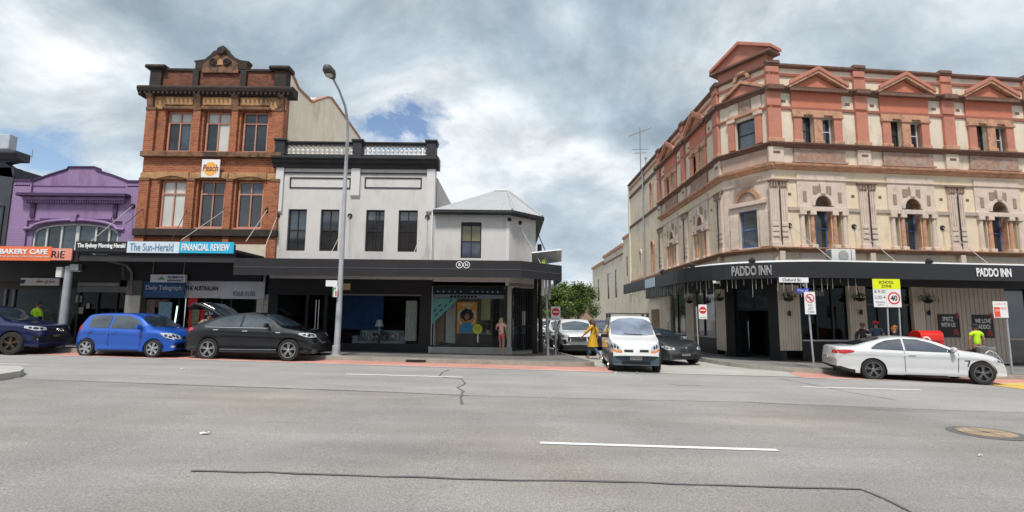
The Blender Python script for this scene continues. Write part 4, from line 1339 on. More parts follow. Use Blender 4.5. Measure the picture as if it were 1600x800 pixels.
MB().lathe([(.07, 0), (.1, .16), (.09, .16)], 12).build('pot', M_WHITE, pl)
k = MB()
for i in range(90):
    a = random.uniform(0, 6.28); rr = random.uniform(.02, .24); z = random.uniform(.15, .6)
    c = Vector((rr * cos(a), rr * sin(a), z)); d1 = Vector((random.uniform(-1, 1), random.uniform(-1, 1), random.uniform(-.3, 1))).normalized() * .07
    d2 = d1.cross(Vector((0, 0, 1))).normalized() * .025
    k.add([c, c + d1 * .5 + d2, c + d1, c + d1 * .5 - d2], [(0, 1, 2, 3)])
k.build('foliage', mat('dark leaf', (.03, .06, .02), .5, .3, 9), pl)
for p0, p1, vf in (((797, 344), (822, 393), -.9), ((812, 346), (836, 396), -.9)):
    pass
for (px, py) in ((796, 343), (807, 345)):
    u, z = FC.at(px, py, .0)
    MB().lathe([(.07, -.06), (.09, -.03), (.09, .0)], 12, o=(u if px < 800 else CX + .45, 0 if px < 800 else .43, z), axis='y').build('tie_plate', M_RODM, cs, smooth=40)
MB().tube([(CX + .45, .4, 5.45), (CX + 1.35, -.3, 3.75)], .014, 6).build('tie_rod', M_ROD, cs)
MB().tube([(CX + CW, CW, 5.55), (CX + CW + .45, CW + .1, 4.5), (CX + CW + .62, CW + .3, 3.75)], .02, 6).build('service_cable', M_DARK, cs)

# ------------------------------------------------------------------ red brick building
M_BRICK = brick_mat('red brick', (.42, .125, .05), (.27, .075, .035), (.34, .19, .11), stain=(.10, .04, .025))
M_SAND = mat('warm sandstone', (.42, .235, .11), .85, .2, 3, bump=.25, bscale=25, dirt=(.045, .028, .02), dscale=1.1, damt=.85, dpos=.5, streak=.5)
M_DSTN = mat('blackened sandstone', (.034, .024, .019), .9, .4, 3, bump=.35, bscale=18, dirt=(.12, .065, .04), dscale=2.2, damt=.6, dpos=.6)
M_MSTN = mat('weathered sandstone', (.21, .105, .055), .88, .3, 3, bump=.3, bscale=22, dirt=(.035, .024, .02), dscale=1.6, damt=.9, dpos=.46)
M_PINKF = mat('dusty pink window frame', (.50, .24, .17), .55, .12, 4)
bk, FB = bld('brick_building', 'three storey red brick and sandstone building with curved gable above the newsagent', L0, -15.6)
r = lambda *a, v=0.0: rc(FB, *a, v)
BW = 5.85
zB = lambda y, x=340: FB.at(x, y)[1]
rowA = [(258, 299), (318, 360), (376, 419)]
rowB = [(246, 288), (307, 349), (367, 410)]
def cols(row, y): return [(FB.at(a, y)[0], FB.at(b, y)[0]) for a, b in row]
cA = cols(rowA, 205); cB = cols(rowB, 320)
c3 = [((a[0] + b[0]) / 2, (a[1] + b[1]) / 2) for a, b in zip(cA, cB)]
zA0, zA1 = zB(239), zB(173)
zb0_, zb1_ = zB(358), zB(281)
z_top = zB(138)
k = MB(); wall_holes(k, 0, BW, 3.6, z_top, 0, .35, [(a, b, zA0, zA1) for a, b in c3] + [(a, b, zb0_, zb1_) for a, b in c3])
k.build('wall', M_BRICK, bk)
# brick piers standing proud
edges = [0] + [q for ab in c3 for q in ab] + [BW]
for i in range(0, len(edges), 2):
    a, b = edges[i], edges[i + 1]
    if i == 0: b = a + (b - a) * .52
    elif i == len(edges) - 2: a = b - (b - a) * .55
    else: a, b = a + .1, b - .1
    for z0, z1 in ((3.9, zb1_ - .1), (zA0, zA1 - .05)):
        B(a, b, -.12, .0, z0, z1).build('pier', M_BRICK, bk)
        B(a - .02, b + .02, -.15, .02, z1, z1 + .14).build('pier_cap', M_MSTN, bk, bevel=.02)
for (ws, z0, z1, pn) in ((c3, zA0, zA1, ((M_PANE, M_PANEB, M_PANEL, M_PANEL), (M_PANE, M_PANEL, M_PANEL, M_PANEL), (M_PANE, M_PANE, M_PANEB, M_PANEB))),
                     (c3, zb0_, zb1_, ((M_PANEL, M_PANEL, M_PANEL, M_PANEL), (M_PANE, M_PANE, M_PANEB, M_PANEB), (M_PANE, M_PANE, M_PANEB, M_PANEB)))):
    for (a, b), p in zip(ws, pn):
        a += .04; b -= .04
        w_ = window(bk, a, b, z0 + .06, z1 - .02, .14, M_PINKF, .07, rails=(.72,), mulls=(.5,), panes=list(p), dep=.1)
        B(a - .04, b + .04, -.02, .14, z0 - .02, z0 + .06).build('sill', M_PINKF, w_)
# ceiling lamps glowing behind two of the lower windows
for px, py in ((398, 308), (377, 336)):
    pass
# bands
def band(z0, z1, out, m, name='band', u0=-.04, u1=BW + .04, bev=.02):
    return B(u0, u1, -out, .01, z0, z1).build(name, m, bk, bevel=bev)
band(zB(247), zB(239), .2, M_MSTN, 'sill_course')
band(zB(370), zB(359), .2, M_DSTN, 'sill_course')
band(zB(172), zB(152), .06, M_SAND, 'frieze')
band(zB(281), zB(271), .05, M_SAND, 'lintel_course')
for a, b in c3:
    B(a - .1, b + .1, -.16, -.06, zA1 + .0, zA1 + .12).build('lintel', M_MSTN, bk, bevel=.02)
    B(a - .05, b + .05, -.11, -.05, zA1 + .2, zB(153)).build('carved_panel', M_SAND, bk, bevel=.04)
    pts = [(a + (b - a) * q, zb1_ + .02 + .10 * sin(pi * q)) for q in np.linspace(0, 1, 9)]
    MB().slab([(a - .12, zb1_ + .3), (a - .12, zb1_ - .0)] + pts + [(b + .12, zb1_), (b + .12, zb1_ + .3)], -.11, -.05).build('lintel', M_SAND, bk, bevel=.015)
for i in range(4):
    u = [.15, (c3[0][1] + c3[1][0]) / 2, (c3[1][1] + c3[2][0]) / 2, BW - .15][i]
    MB().prof([(0, zA1 - .1), (-.14, zA1 + .1), (-.2, zA1 + .45), (-.3, zB(151)), (0, zB(151))], u - .14, u + .14).build('bracket', M_MSTN, bk, bevel=.02)
z0, z1 = zB(152), zB(138)
MB().prof([(0, z0), (-.16, z0), (-.2, z0 + .1), (-.27, z0 + .16), (-.31, z0 + .28), (-.31, z1 - .06), (-.25, z1), (.3, z1), (.3, z0)], -.38, BW + .38).build('cornice', M_DSTN, bk, bevel=.015)
for i in range(34):
    u = -.2 + i * (BW + .4) / 33
    B(u - .045, u + .045, -.3, -.17, z0 + .02, z0 + .12).build('dentil', M_DSTN, bk)
z2 = zB(112)
u308, u383 = FB.at(310, 110)[0], FB.at(382, 110)[0]
B(.1, BW - .1, 0, .3, z1, z2).build('parapet', brick_mat('sooty brick', (.24, .07, .035), (.11, .035, .02), (.13, .07, .045), stain=(.02, .014, .011)), bk)
B(0, BW, -.06, .34, z2, z2 + .12).build('coping', M_DSTN, bk, bevel=.02)
for a, b in ((0, .5), (u308 - .16, u308 + .1), (u383 - .1, u383 + .16), (BW - .52, BW)):
    B(a, b, -.12, .34, z1, z2 + .02).build('parapet_pier', M_DSTN, bk, bevel=.02)
for a, b in ((-.05, .6), (BW - .6, BW + .08)):
    MB().prof([(-.2, z2 + .05), (-.26, z2 + .1), (-.2, z2 + .22), (.38, z2 + .22), (.4, z2 + .05)], a - .12, b + .06).build('pier_cap', M_DSTN, bk, bevel=.02)
# curved gable
gx = (u308 + u383) / 2; gw = (u383 - u308) / 2
gh = lambda y: FB.at(345, y)[1]
out = [(-gw - .12, z2 + .05), (-gw - .12, gh(100)), (-gw - .22, gh(96)), (-gw * .72, gh(93)), (-gw * .5, gh(86)), (-gw * .36, gh(80)), (-gw * .2, gh(79)), (-gw * .12, gh(74)), (0, gh(71.5)), (gw * .12, gh(74)), (gw * .22, gh(79)), (gw * .4, gh(85)), (gw * .6, gh(91)), (gw * .8, gh(94)), (gw + .2, gh(96)), (gw + .12, gh(100)), (gw + .12, z2 + .05)]
MB().slab([(gx + a, b) for a, b in out][::-1], -.06, .32).build('gable', M_DSTN, bk, bevel=.02)
inn = [(-gw * .8, z2 - .1), (-gw * .75, gh(101)), (-gw * .4, gh(93)), (0, gh(84)), (gw * .4, gh(93)), (gw * .75, gh(101)), (gw * .8, z2 - .1)]
MB().slab([(gx + a, b) for a, b in inn][::-1], -.11, -.05).build('gable_panel', M_MSTN, bk, bevel=.02)
for s in (-1, 1):
    g = MB(); n_ = 22
    g.tube([(gx + s * (.28 + .17 * (1 - i / n_) * cos(i * .55)), -.14, gh(100) + .17 * (1 - i / n_) * sin(i * .55)) for i in range(n_)], .045, 6)
    g.build('scroll', M_DSTN, bk)
MB().lathe([(.16, -.2), (.2, -.12), (.2, -.06)], 14, o=(gx, 0, gh(82)), axis='y').build('boss', M_DSTN, bk, smooth=40)
tri = [(gx - .3, gh(104)), (gx + .3, gh(104)), (gx, gh(94))]
MB().slab(tri, -.15, -.1).build('gable_ornament', M_SAND, bk, bevel=.015)
for px, py in ((327, 188),): pass
# rear mass: rendered flank with its own gable line
RS = Frame(-9.75, 21, R(90))
M_FLANK = mat('cream rendered flank', (.86, .74, .58), .85, .08, 1, bump=.1, dirt=(.30, .2, .13), dscale=.6, damt=.55, dpos=.55, streak=.3)
pts = [(.36, FB.at(440, 118)[1]), (.36, RS.at(455, 127)[1])]
prof_ = [RS.at(*p) for p in ((466, 140), (487, 161), (511, 153), (517, 154), (540, 186), (562, 217))]
prof_ = [(max(u, .4), z) for u, z in prof_]
poly = [(.31, 3.0), (.31, z2 + .1), (prof_[0][0], prof_[0][1])] + prof_[1:] + [(prof_[-1][0] + 1.5, prof_[-1][1] - 2.2), (prof_[-1][0] + 1.5, 3.0)]
k = MB().prof(poly, .02, BW)
k.build('flank_wall', M_FLANK, bk)
k = MB()
P = [(.31, z2 + .1)] + prof_
for a, b in zip(P[:-1], P[1:]):
    k.prof([(a[0], a[1] + .002), (b[0], b[1] + .002), (b[0], b[1] + .1), (a[0], a[1] + .1)], BW - .25, BW + .07)
k.build('flank_coping', mat('pinkish coping', (.34, .19, .13), .85, .2, 3), bk)
# rods and plates on the brick front
for p0, p1 in (((225, 326), (196, 350)), ((293, 327), (268, 376)), ((353, 328), (282, 376)), ((418, 328), (384, 378))):
    tie_rod(bk, FB, p0, p1, -1.9, m=M_RODM if p0[0] < 300 else M_ROD)
# white signboard with orange disc
pe, q = board('hanging_sign', 'square white sign with an orange disc reading Peach on the brick front', FB, (315, 249, 343, 277), -.25, M_WHITE)
pw, ph = (q[1] - q[0]), (q[3] - q[2])
MB().slab(disc(pw * .38, ph * .38, 0, ph * .47, 0, 26), -.006, 0).build('orange_disc', mat('peach orange', (.85, .42, .06), .6), pe)
text('lettering', 'Peach', .3, mat('purple ink', (.12, .03, .15), .6), pe, (0, -.01, ph * .52), fit=(pw * .86, ph * .36), shear=.2)
# render strip above the newsagent awning (ragged torn edge)
M_STRIP = mat('flaking cream render', (.6, .53, .43), .85, .1, 3, dirt=(.10, .05, .04), dscale=2.6, damt=.9, dpos=.6)
u0, u1, z0, z1 = r(366, 382, 424, 404, v=-.02)
B(u0, BW - .02, -.03, .0, 3.6, z1).build('torn_render', M_STRIP, bk)

# ------------------------------------------------------------------ purple building
M_PURP = brick_mat('purple painted brick', (.32, .215, .38), (.29, .195, .35), (.25, .16, .31), painted=True, stain=(.22, .14, .28))
M_PURR = mat('purple render', (.28, .18, .34), .8, .1, 1.5, bump=.15, dirt=(.17, .08, .19), dscale=1.3, damt=.7, dpos=.5, streak=.3)
M_PURD = mat('dark purple trim', (.06, .025, .085), .7, .3, 3)
pp, FP = bld('purple_building', 'purple painted shop building with curved parapet and arched white window', L0, -20.95)
r = lambda *a, v=0.0: rc(FP, *a, v)
PW = 5.33
zP = lambda y, x=120: FP.at(x, y)[1]
au0, au1 = FP.at(48, 370)[0], FP.at(182, 370)[0]
zs_, za_ = FP.at(50, 362)[1], FP.at(115, 349)[1]
z_par = zP(283)
k = MB(); wall_holes(k, 0, PW, 3.8, z_par, .08, .35, [(au0, au1, 3.95, za_)])
arcp = [(au0 + (au1 - au0) * q, zs_ + (za_ - zs_) * (1 - (2 * q - 1) ** 2) ** .5) for q in np.linspace(0, 1, 25)]
half = len(arcp) // 2
k.slab([(au0, za_)] + [p for p in arcp[:half + 1]], .08, .35)
k.slab([p for p in arcp[half:]] + [(au1, za_)], .08, .35)
k.build('wall', M_PURP, pp)
c0, c1 = FP.at(48, 300)[0], FP.at(196, 300)[0]
B(c0, c1, .0, .08, zP(345), zP(312)).build('recessed_panel', M_PURR, pp)
# stepped gable
g_ = [(c0, z_par - .2), (c0, zP(283, 50)), (FP.at(75, 275)[0], zP(274, 75)), (FP.at(104, 265)[0], zP(265, 104)), (FP.at(106, 262)[0], zP(261.5, 106)), (FP.at(147, 262)[0], zP(261.5, 147)), (FP.at(149, 265)[0], zP(266, 149)), (FP.at(175, 273)[0], zP(274, 175)), (c1, zP(283, 195)), (c1, z_par - .2)]
MB().slab(g_[::-1], .05, .34).build('gable', M_PURR, pp)
k = MB()
for a, b in zip(g_[1:-2], g_[2:-1]):
    if b[0] - a[0] < .02: continue
    k.add([(a[0], -.0, a[1]), (b[0], -.0, b[1]), (b[0], .38, b[1]), (a[0], .38, a[1]), (a[0], 0, a[1] + .06), (b[0], 0, b[1] + .06), (b[0], .38, b[1] + .06), (a[0], .38, a[1] + .06)],
          [(0, 1, 5, 4), (1, 2, 6, 5), (3, 0, 4, 7), (4, 5, 6, 7), (2, 3, 7, 6)])
k.build('gable_coping', M_PURD, pp)
for a, b in ((0, c0), (c1, PW)):
    B(a, b, -.05, .4, zP(283) - .02, zP(281)).build('coping', M_PURD, pp)
    B(a + .05, b - .05, .0, .08, zP(291.5), zP(290)).build('corbel_strip', M_PURD, pp)
    n_ = 7
    for i in range(n_):
        u = a + .1 + (b - a - .2) * i / (n_ - 1)
        B(u - .035, u + .035, -.02, .08, zP(290), zP(287)).build('corbel', M_PURP, pp)
B(c0 - .3, c1 + .25, -.34, .08, zP(309), zP(304)).build('cornice', M_PURD, pp, bevel=.02)
B(c0 - .15, c1 + .1, -.2, .08, zP(314), zP(309)).build('cornice', M_PURR, pp, bevel=.02)
nD = 40
for i in range(nD):
    u = c0 + (c1 - c0) * i / (nD - 1)
    B(u - .03, u + .03, -.14, .0, zP(318), zP(314)).build('dentil', M_PURR, pp)
# hood mould over the arch
k = MB(); 
hood = [(x, z + .14) for x, z in arcp]
k.tube([(hood[0][0] - .3, -.02, hood[0][1] - .02)] + [(x, -.02, z) for x, z in hood] + [(hood[-1][0] + .3, -.02, hood[-1][1] - .02)], .07, 8)
k.build('hood_mould', M_PURR, pp, smooth=50)
um = (au0 + au1) / 2
MB().slab([(um - .1, za_ + .05), (um + .1, za_ + .05), (um + .15, za_ + .38), (um - .15, za_ + .38)], -.14, .02).build('keystone', M_PURR, pp, bevel=.02)
for x0, x1 in ((49, 56), (178, 184)):
    u0, u1, z0, z1 = r(x0, 318, x1, 340)
    B(u0, u1, -.06, .0, z0, z1).build('pilaster_drop', M_PURD, pp)
u0, u1, z0, z1 = r(62, 341, 175, 344)
B(u0, u1, -.05, .0, z0 + .05, z1 + .05).build('string_mould', M_PURR, pp)
# arched window with white frame
k = MB()
M_WF = mat('white window frame', (.62, .63, .60), .5, .08, 4)
k.box(au0, au1, .12, .22, 3.95, 4.02)
ins = [(um + (x - um) * .965, z - .06) for x, z in arcp]
for i in range(len(arcp) - 1):
    a, b, c, d = arcp[i], arcp[i + 1], ins[i + 1], ins[i]
    k.add([(a[0], .12, a[1]), (b[0], .12, b[1]), (c[0], .12, c[1]), (d[0], .12, d[1]), (a[0], .2, a[1]), (b[0], .2, b[1]), (c[0], .2, c[1]), (d[0], .2, d[1])],
          [(3, 2, 1, 0), (2, 3, 7, 6)])
def zarch(u):
    q = (u - au0) / (au1 - au0)
    return zs_ + (za_ - zs_) * max(0, 1 - (2 * q - 1) ** 2) ** .5
mu = [FP.at(x, 368)[0] for x in (69, 92, 117, 146, 167)]
for j, u in enumerate(mu):
    w_ = .07 if j == 2 else .035
    k.box(u - w_, u + w_, .12, .2, 4.02, zarch(u) - .03)
k.box(au0 + .01, au0 + .07, .12, .2, 4.02, zs_); k.box(au1 - .07, au1 - .01, .12, .2, 4.02, zs_)
aw_ = k.build('window', M_WF, pp)
ed = [au0 + .07] + mu + [au1 - .07]
for a, b in zip(ed[:-1], ed[1:]):
    a += .035; b -= .035
    n_ = 6
    P = [(a + (b - a) * i / n_, zarch(a + (b - a) * i / n_) - .05) for i in range(n_ + 1)]
    MB().slab([(a, 4.02)] + [(b, 4.02)] + P[::-1], .17, .18).build('pane', M_PANEB if (a - au0) % .9 < .5 else M_PANE, aw_)
tie_rod(pp, FP, (208, 322), (140, 379), -1.9)
B(0, PW, .35, 9, 3.9, z_par - .3).build('rear_wall', M_PURP, pp)
B(0, c0 - .001, .0, .08, 3.8, z_par - .02).build('pier', M_PURP, pp)
B(c1 + .001, PW, .0, .08, 3.8, z_par - .02).build('pier', M_PURP, pp)

# ------------------------------------------------------------------ charcoal building at far left and a pale one behind
M_CHAR = mat('charcoal paint', (.045, .05, .06), .7, .15, 1, dirt=(.1, .1, .11), damt=.3)
ch, FH = bld('charcoal_building', 'dark charcoal painted building with moulded cornice at the left edge', L0, -24.5)
zH = lambda y, x=10: FH.at(x, y)[1]
ue = FH.at(20, 300)[0]; uc = FH.at(32, 245)[0]
B(0, 3.55, -.05, .3, 3.6, zH(262)).build('wall', M_CHAR, ch)
MB().slab([(0, zH(262)), (3.55, zH(278, 40)), (3.4, zH(262, 38)), (3.1, zH(255, 34)), (uc - .05, zH(250)), (0, zH(250))], -.05, .3).build('wall', M_CHAR, ch)
MB().prof([(0, zH(252)), (-.15, zH(250)), (-.4, zH(243)), (-.4, zH(239)), (.3, zH(239)), (.3, zH(252))], 0, uc + .15).build('cornice', M_CHAR, ch, bevel=.02)
B(0, 3.5, .3, 9, 0, zH(262)).build('rear_wall', M_CHAR, ch)
MB().tube([FH.w(0, 0, 0) * 0 + Vector((uc - .1, .6, zH(240))), (uc - .1, .6, zH(226))], .02, 6).build('vent_pipe', M_STEELC, ch)
window(ch, FH.at(-12, 345)[0], FH.at(7, 345)[0], zH(385), zH(322), -.09, M_BLACKP, .05, rails=(.5,))
bh = thing('pale_building', 'small piece of a pale blue building above the charcoal roofline', 'building', (-28.5, 26, 0))
B(0, Frame(-28.5, 26).at(15, 215)[0], 0, .25, 6, Frame(0, 26).at(10, 222)[1] - .4).build('wall', mat('pale blue render', (.42, .47, .52), .8, .1), bh)
zz = Frame(0, 26).at(10, 222)[1]; z3 = Frame(0, 26).at(10, 210)[1]
bh_w = B(0, Frame(-28.5, 26).at(18, 215)[0], -.1, .35, zz - .4, z3).build('cornice', mat('pale blue render', (.42, .47, .52)), bh, bevel=.04)

# ------------------------------------------------------------------ awnings and signs of the left shops
ln = thing('shop_awning', 'black street awning carrying the newspaper signs below the brick building', 'awning', (-15.9, 18.6, 0))
FA = Frame(0, 18.6, 0)
awning(ln, [(0, .06), (5.72, .06)], [(5.72, 2.34), (0, 2.34)], 3.82, 4.20, 3.95, m=M_BLACKP)
B(0, 5.72, .1, .16, 3.55, 3.8).build('soffit_edge', M_AWN2, ln)
B(.0, 5.72, 2.2, 2.36, 3.0, 3.9).build('header', M_BLACKW, ln)
for i in range(4):
    B(.6 + i * 1.5, .66 + i * 1.5, .2, 2.2, 3.87, 3.945).build('batten', M_AWN2, ln)
lb = thing('shop_awning', 'black street awning over the bakery below the purple building', 'awning', (-21.6, 18.65, 0))
awning(lb, [(0, .06), (5.66, .06)], [(5.66, 2.3), (0, 2.3)], 3.52, 3.95, 3.8, m=M_BLACKP)
B(0, 5.66, 2.2, 2.34, 2.9, 3.75).build('header', M_BLACKW, lb)
M_CYAN = mat('cyan sign', (.02, .42, .66), .5, .06, 2)
M_PBLUE = mat('pale blue sign', (.60, .68, .76), .5, .05, 2)
M_BLUEI = mat('muted blue ink', (.12, .25, .40), .6)
M_OSIGN = mat('orange red sign', (.78, .17, .06), .5, .08, 2)
M_PKSIG = mat('faded salmon sign', (.74, .27, .2), .5, .12, 2)
board('awning_sign', 'black sign with white old style lettering reading The Sydney Morning Herald', FA, (118, 377, 198, 393), 0, M_INK, [('The Sydney Morning Herald', (121, 380, 196, 389), M_WHITE, dict(bold=.008))], group='newspaper signs on the awning')
board('awning_sign', 'pale blue sign with blue lettering reading The Sun-Herald', FA, (198.4, 377.5, 280, 395), 0, M_PBLUE, [('The Sun-Herald', (203, 380, 271, 392), M_BLUEI)], group='newspaper signs on the awning')
board('awning_sign', 'cyan sign with white lettering reading FINANCIAL REVIEW', FA, (280.4, 378, 365, 395.5), 0, M_CYAN, [('FINANCIAL REVIEW', (284, 381, 359, 392), M_WHITE, dict(bold=.006))], group='newspaper signs on the awning')
board('awning_sign', 'orange red sign with white lettering reading BAKERY CAFE', FA, (-4, 385, 80, 407), .02, M_OSIGN, [('BAKERY CAFE', (0, 389, 75, 397), M_WHITE, dict(bold=.008)), ('Bread  Sandwiches  Cakes  Pies  Sausage Rolls', (0, 399.5, 77, 402.5), M_WHITE)])
board('awning_sign', 'faded salmon sign end with hand painted dark letters beside the bakery sign', FA, (80.3, 388, 112, 406.5), .02, M_PKSIG, [('RIE', (81, 392, 101, 403), M_INK), ('RY', (92, 391, 103, 397), M_WHITE)])
# downpipe
MB().tube([FA.w(FA.at(127, 398)[0], .3, FA.at(127, 398)[1]), FA.w(FA.at(195, 414, 1.9)[0], 2.0, FA.at(200, 414, 1.9)[1]), FA.w(FA.at(208, 420, 2.2)[0], 2.15, FA.at(208, 422, 2.2)[1] - .1), FA.w(FA.at(207, 462, 2.2)[0], 2.15, FA.at(204, 462, 2.2)[1])], .05, 8).build('downpipe', mat('grey pipe', (.2, .2, .2), .5), None)
tag(bpy.data.objects['downpipe'], 'grey downpipe bending under the awning between bakery and newsagent', 'pipe')

# shopfronts under the left awnings (recessed .4)
S0 = Frame(0, 21.3, 0)
def shop_root(name, label, px0, px1):
    u0 = S0.at(px0, 500)[0]; u1 = S0.at(px1, 500)[0]
    t = thing(name, label, 'shop front', (u0, 21.3, 0))
    return t, Frame(u0, 21.3, 0), u1 - u0
by, F1, w1 = shop_root('bakery_front', 'dim bakery cafe shopfront with dark glass under the orange sign', -60, 120)
M_DKGL = glass_mat('shop glass dark', (.75, .8, .8), -.01)
zT = 3.75
def q1(*a, v=0.0): return rc(F1, *a, v)
B(0, w1, -.02, .1, 0.1, .62).build('stallriser', M_BLACKW, by)
B(0, w1, -.02, .1, 2.62, zT).build('header', mat('brown grey header', (.06, .057, .05), .8, .2, 1), by)
for px in (-40, 4, 17, 92):
    a = F1.at(px, 500)[0]
    B(a - .04, a + .04, -.03, .1, .62, 2.62).build('mullion', mat('greenish grey mullion', (.18, .19, .17), .6), by)
B(0, w1, .03, .04, .62, 2.62).build('shop_window', M_DKGL, by)
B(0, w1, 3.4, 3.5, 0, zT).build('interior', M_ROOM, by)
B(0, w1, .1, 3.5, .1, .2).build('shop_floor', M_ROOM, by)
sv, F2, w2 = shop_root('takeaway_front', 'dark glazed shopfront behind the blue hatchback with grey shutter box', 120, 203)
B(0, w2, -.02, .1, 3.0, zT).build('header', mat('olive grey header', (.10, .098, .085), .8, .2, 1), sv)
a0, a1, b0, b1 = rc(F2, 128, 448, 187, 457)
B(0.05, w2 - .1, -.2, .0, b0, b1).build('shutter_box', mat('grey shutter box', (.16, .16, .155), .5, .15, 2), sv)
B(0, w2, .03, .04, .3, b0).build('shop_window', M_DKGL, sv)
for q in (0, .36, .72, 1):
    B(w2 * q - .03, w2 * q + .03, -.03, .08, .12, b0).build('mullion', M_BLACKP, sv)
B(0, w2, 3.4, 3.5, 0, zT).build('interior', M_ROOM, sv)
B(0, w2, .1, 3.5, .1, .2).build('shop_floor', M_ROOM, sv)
mb_ = mat('cream menu paper', (.4, .38, .33), .8)
for x0, y0, x1, y1 in ((121, 480, 130, 490), (118, 462, 128, 472), (135, 474, 140, 482)):
    pb(MB(), F2, x0, y0, x1, y1, -.005, .0).build('menu_sheet', mb_, sv)
# red jackets of two people inside are built with the people
board('shop_sign', 'grey sign with a bowl emblem and orange lettering above the dark shopfront', Frame(0, 21.2), (122, 427, 187, 447), -.05, mat('grey sign panel', (.38, .38, .37), .6), [('olive grove', (148, 432, 182, 441), mat('orange ink', (.6, .22, .05), .6), dict(bold=.004))])
bo, q = board('shop_sign', 'pale hanging sign with a bowl emblem over the bakery window', Frame(0, 20.6), (32, 434.5, 92, 446), -.05, mat('pale grey sign panel', (.68, .69, .72), .6), [('olive grove', (56, 437, 86, 444), mat('orange ink', (.6, .22, .05), .6))])
bowl = [(-.95, .22), (-.62, .22), (-.66, .1), (-.72, .06), (-.85, .06), (-.91, .1)]
MB().slab([(a * .9 + .0, b) for a, b in bowl], -.012, -.006).build('bowl_emblem', M_INK, bo)
col_, F3, w3 = shop_root('party_column', 'grey brown rendered column between the bakery shop and the newsagent', 203, 226)
B(0, w3, -.35, .2, .1, 3.9).build('shaft', mat('grey brown render', (.16, .15, .13), .8, .15, 2), col_)
B(0, w3, -.37, -.35, .1, S0.at(210, 462)[1]).build('cream_tiles', mat('cream glazed base', (.68, .64, .55), .5, .12, 3), col_)
# newsagent
ns, F4, w4 = shop_root('newsagent_front', 'newsagent shopfront with yellow header and red lottery posters', 226, 345)
B(0, w4, -.02, .12, S0.at(280, 466)[1], 3.95).build('header', mat('brown header', (.075, .068, .055), .8, .2, 1), ns)
for px in (226, 262, 278, 296, 318, 345):
    a = F4.at(px, 500)[0]
    B(a - .03, a + .03, -.02, .1, .15, S0.at(280, 466)[1]).build('mullion', M_BLACKP, ns)
B(0, w4, 2.6, 2.7, 0, 3.9).build('interior', M_ROOM, ns)
B(0, w4, .1, 2.6, .1, .2).build('shop_floor', M_ROOM, ns)
MR = mat('lottery red', (.8, .02, .02), .5)
MLB = mat('pale blue cabinet', (.25, .42, .55), .5, .3, 8)
MDV = mat('night blue poster', (.02, .025, .07), .5)
k = 0
for x0, y0, x1, y1, mm, lab in ((227, 468, 240, 524, mat('magazine rack', (.22, .18, .15), .6, .7, 14), 'magazine rack covers'), (247, 472, 267, 512, MLB, ''), (294, 465, 308, 480, MR, ''), (294, 480, 298, 535, MR, ''), (312, 480, 318, 530, MR, ''), (299, 480, 311, 512, mat('cluttered window display', (.34, .28, .17), .7, .7, 11), ''), (320, 478, 345, 506, MDV, ''), (241, 468, 262, 480, mat('dark red covers', (.2, .1, .08), .6, .7, 12), '')):
    pb(MB(), F4, x0, y0, x1, y1, -.07 + .004 * k, -.04 + .004 * k).build('window_poster', mm, ns); k += 1
u0, u1, z0, z1 = rc(F4, 323, 483, 337, 492, .1)
text('lettering', '20', .3, M_WHITE, ns, ((u0 + u1) / 2, -.06, (z0 + z1) / 2), fit=(u1 - u0, z1 - z0), bold=.006)
u0, z0 = F4.at(275, 478, .3); _, z1 = F4.at(275, 512, .3)
MB().tube([(u0, .3, z1), (u0 + .06, .3, z0)], .025, 6).build('fluorescent_tube', mat('tube light green white', (.6, 1, .75), .5, emit=1.2), ns)
# newsagent boards
board('shop_sign', 'yellow sign band with dark old style lettering reading Paddington Newsagency', S0, (227, 424, 345, 438), -.10, mat('deep yellow sign', (.80, .45, .03), .6, .1, 2), [('Paddington  Newsagency', (236, 427, 341, 434), M_INK, dict(bold=.006))])
board('shop_sign', 'white sign with serif lettering reading THE AUSTRALIAN', S0, (288, 438.5, 345, 465.5), -.12, mat('off white sign', (.78, .75, .72), .6), [('THE AUSTRALIAN', (290, 447, 341, 454), M_INK, dict(bold=.004))])
dt, q = board('shop_sign', 'dark blue sign with white lettering reading Daily Telegraph', S0, (224, 440, 288, 465), -.3, mat('newspaper blue sign', (.02, .10, .25), .5), [('Daily Telegraph', (228, 446, 284, 455), M_WHITE)])
hs, q = board('hanging_sign', 'white light box reading PADDINGTON NEWSAGENCY hung from the awning', Frame(0, 19.9, R(-3)), (235, 429, 289, 441), 0, mat('light box white', (.82, .84, .88), .4), [('PADDINGTON\nNEWSAGENCY', (262, 431.5, 287, 440), M_INK)], thick=.14)
MB().tube([(-.7, .07, q[3] - q[2]), (-.7, .07, 4.0 - q[2])], .012, 6).build('hanger', M_STEELC, hs)
MB().tube([(.6, .07, q[3] - q[2]), (.6, .07, 4.0 - q[2])], .012, 6).build('hanger', M_STEELC, hs)
MB().slab([(-.45, .1), (-.1, .1), (-.25, .24)], -.006, 0).build('emblem', mat('green leaf ink', (.15, .35, .12), .6), hs)
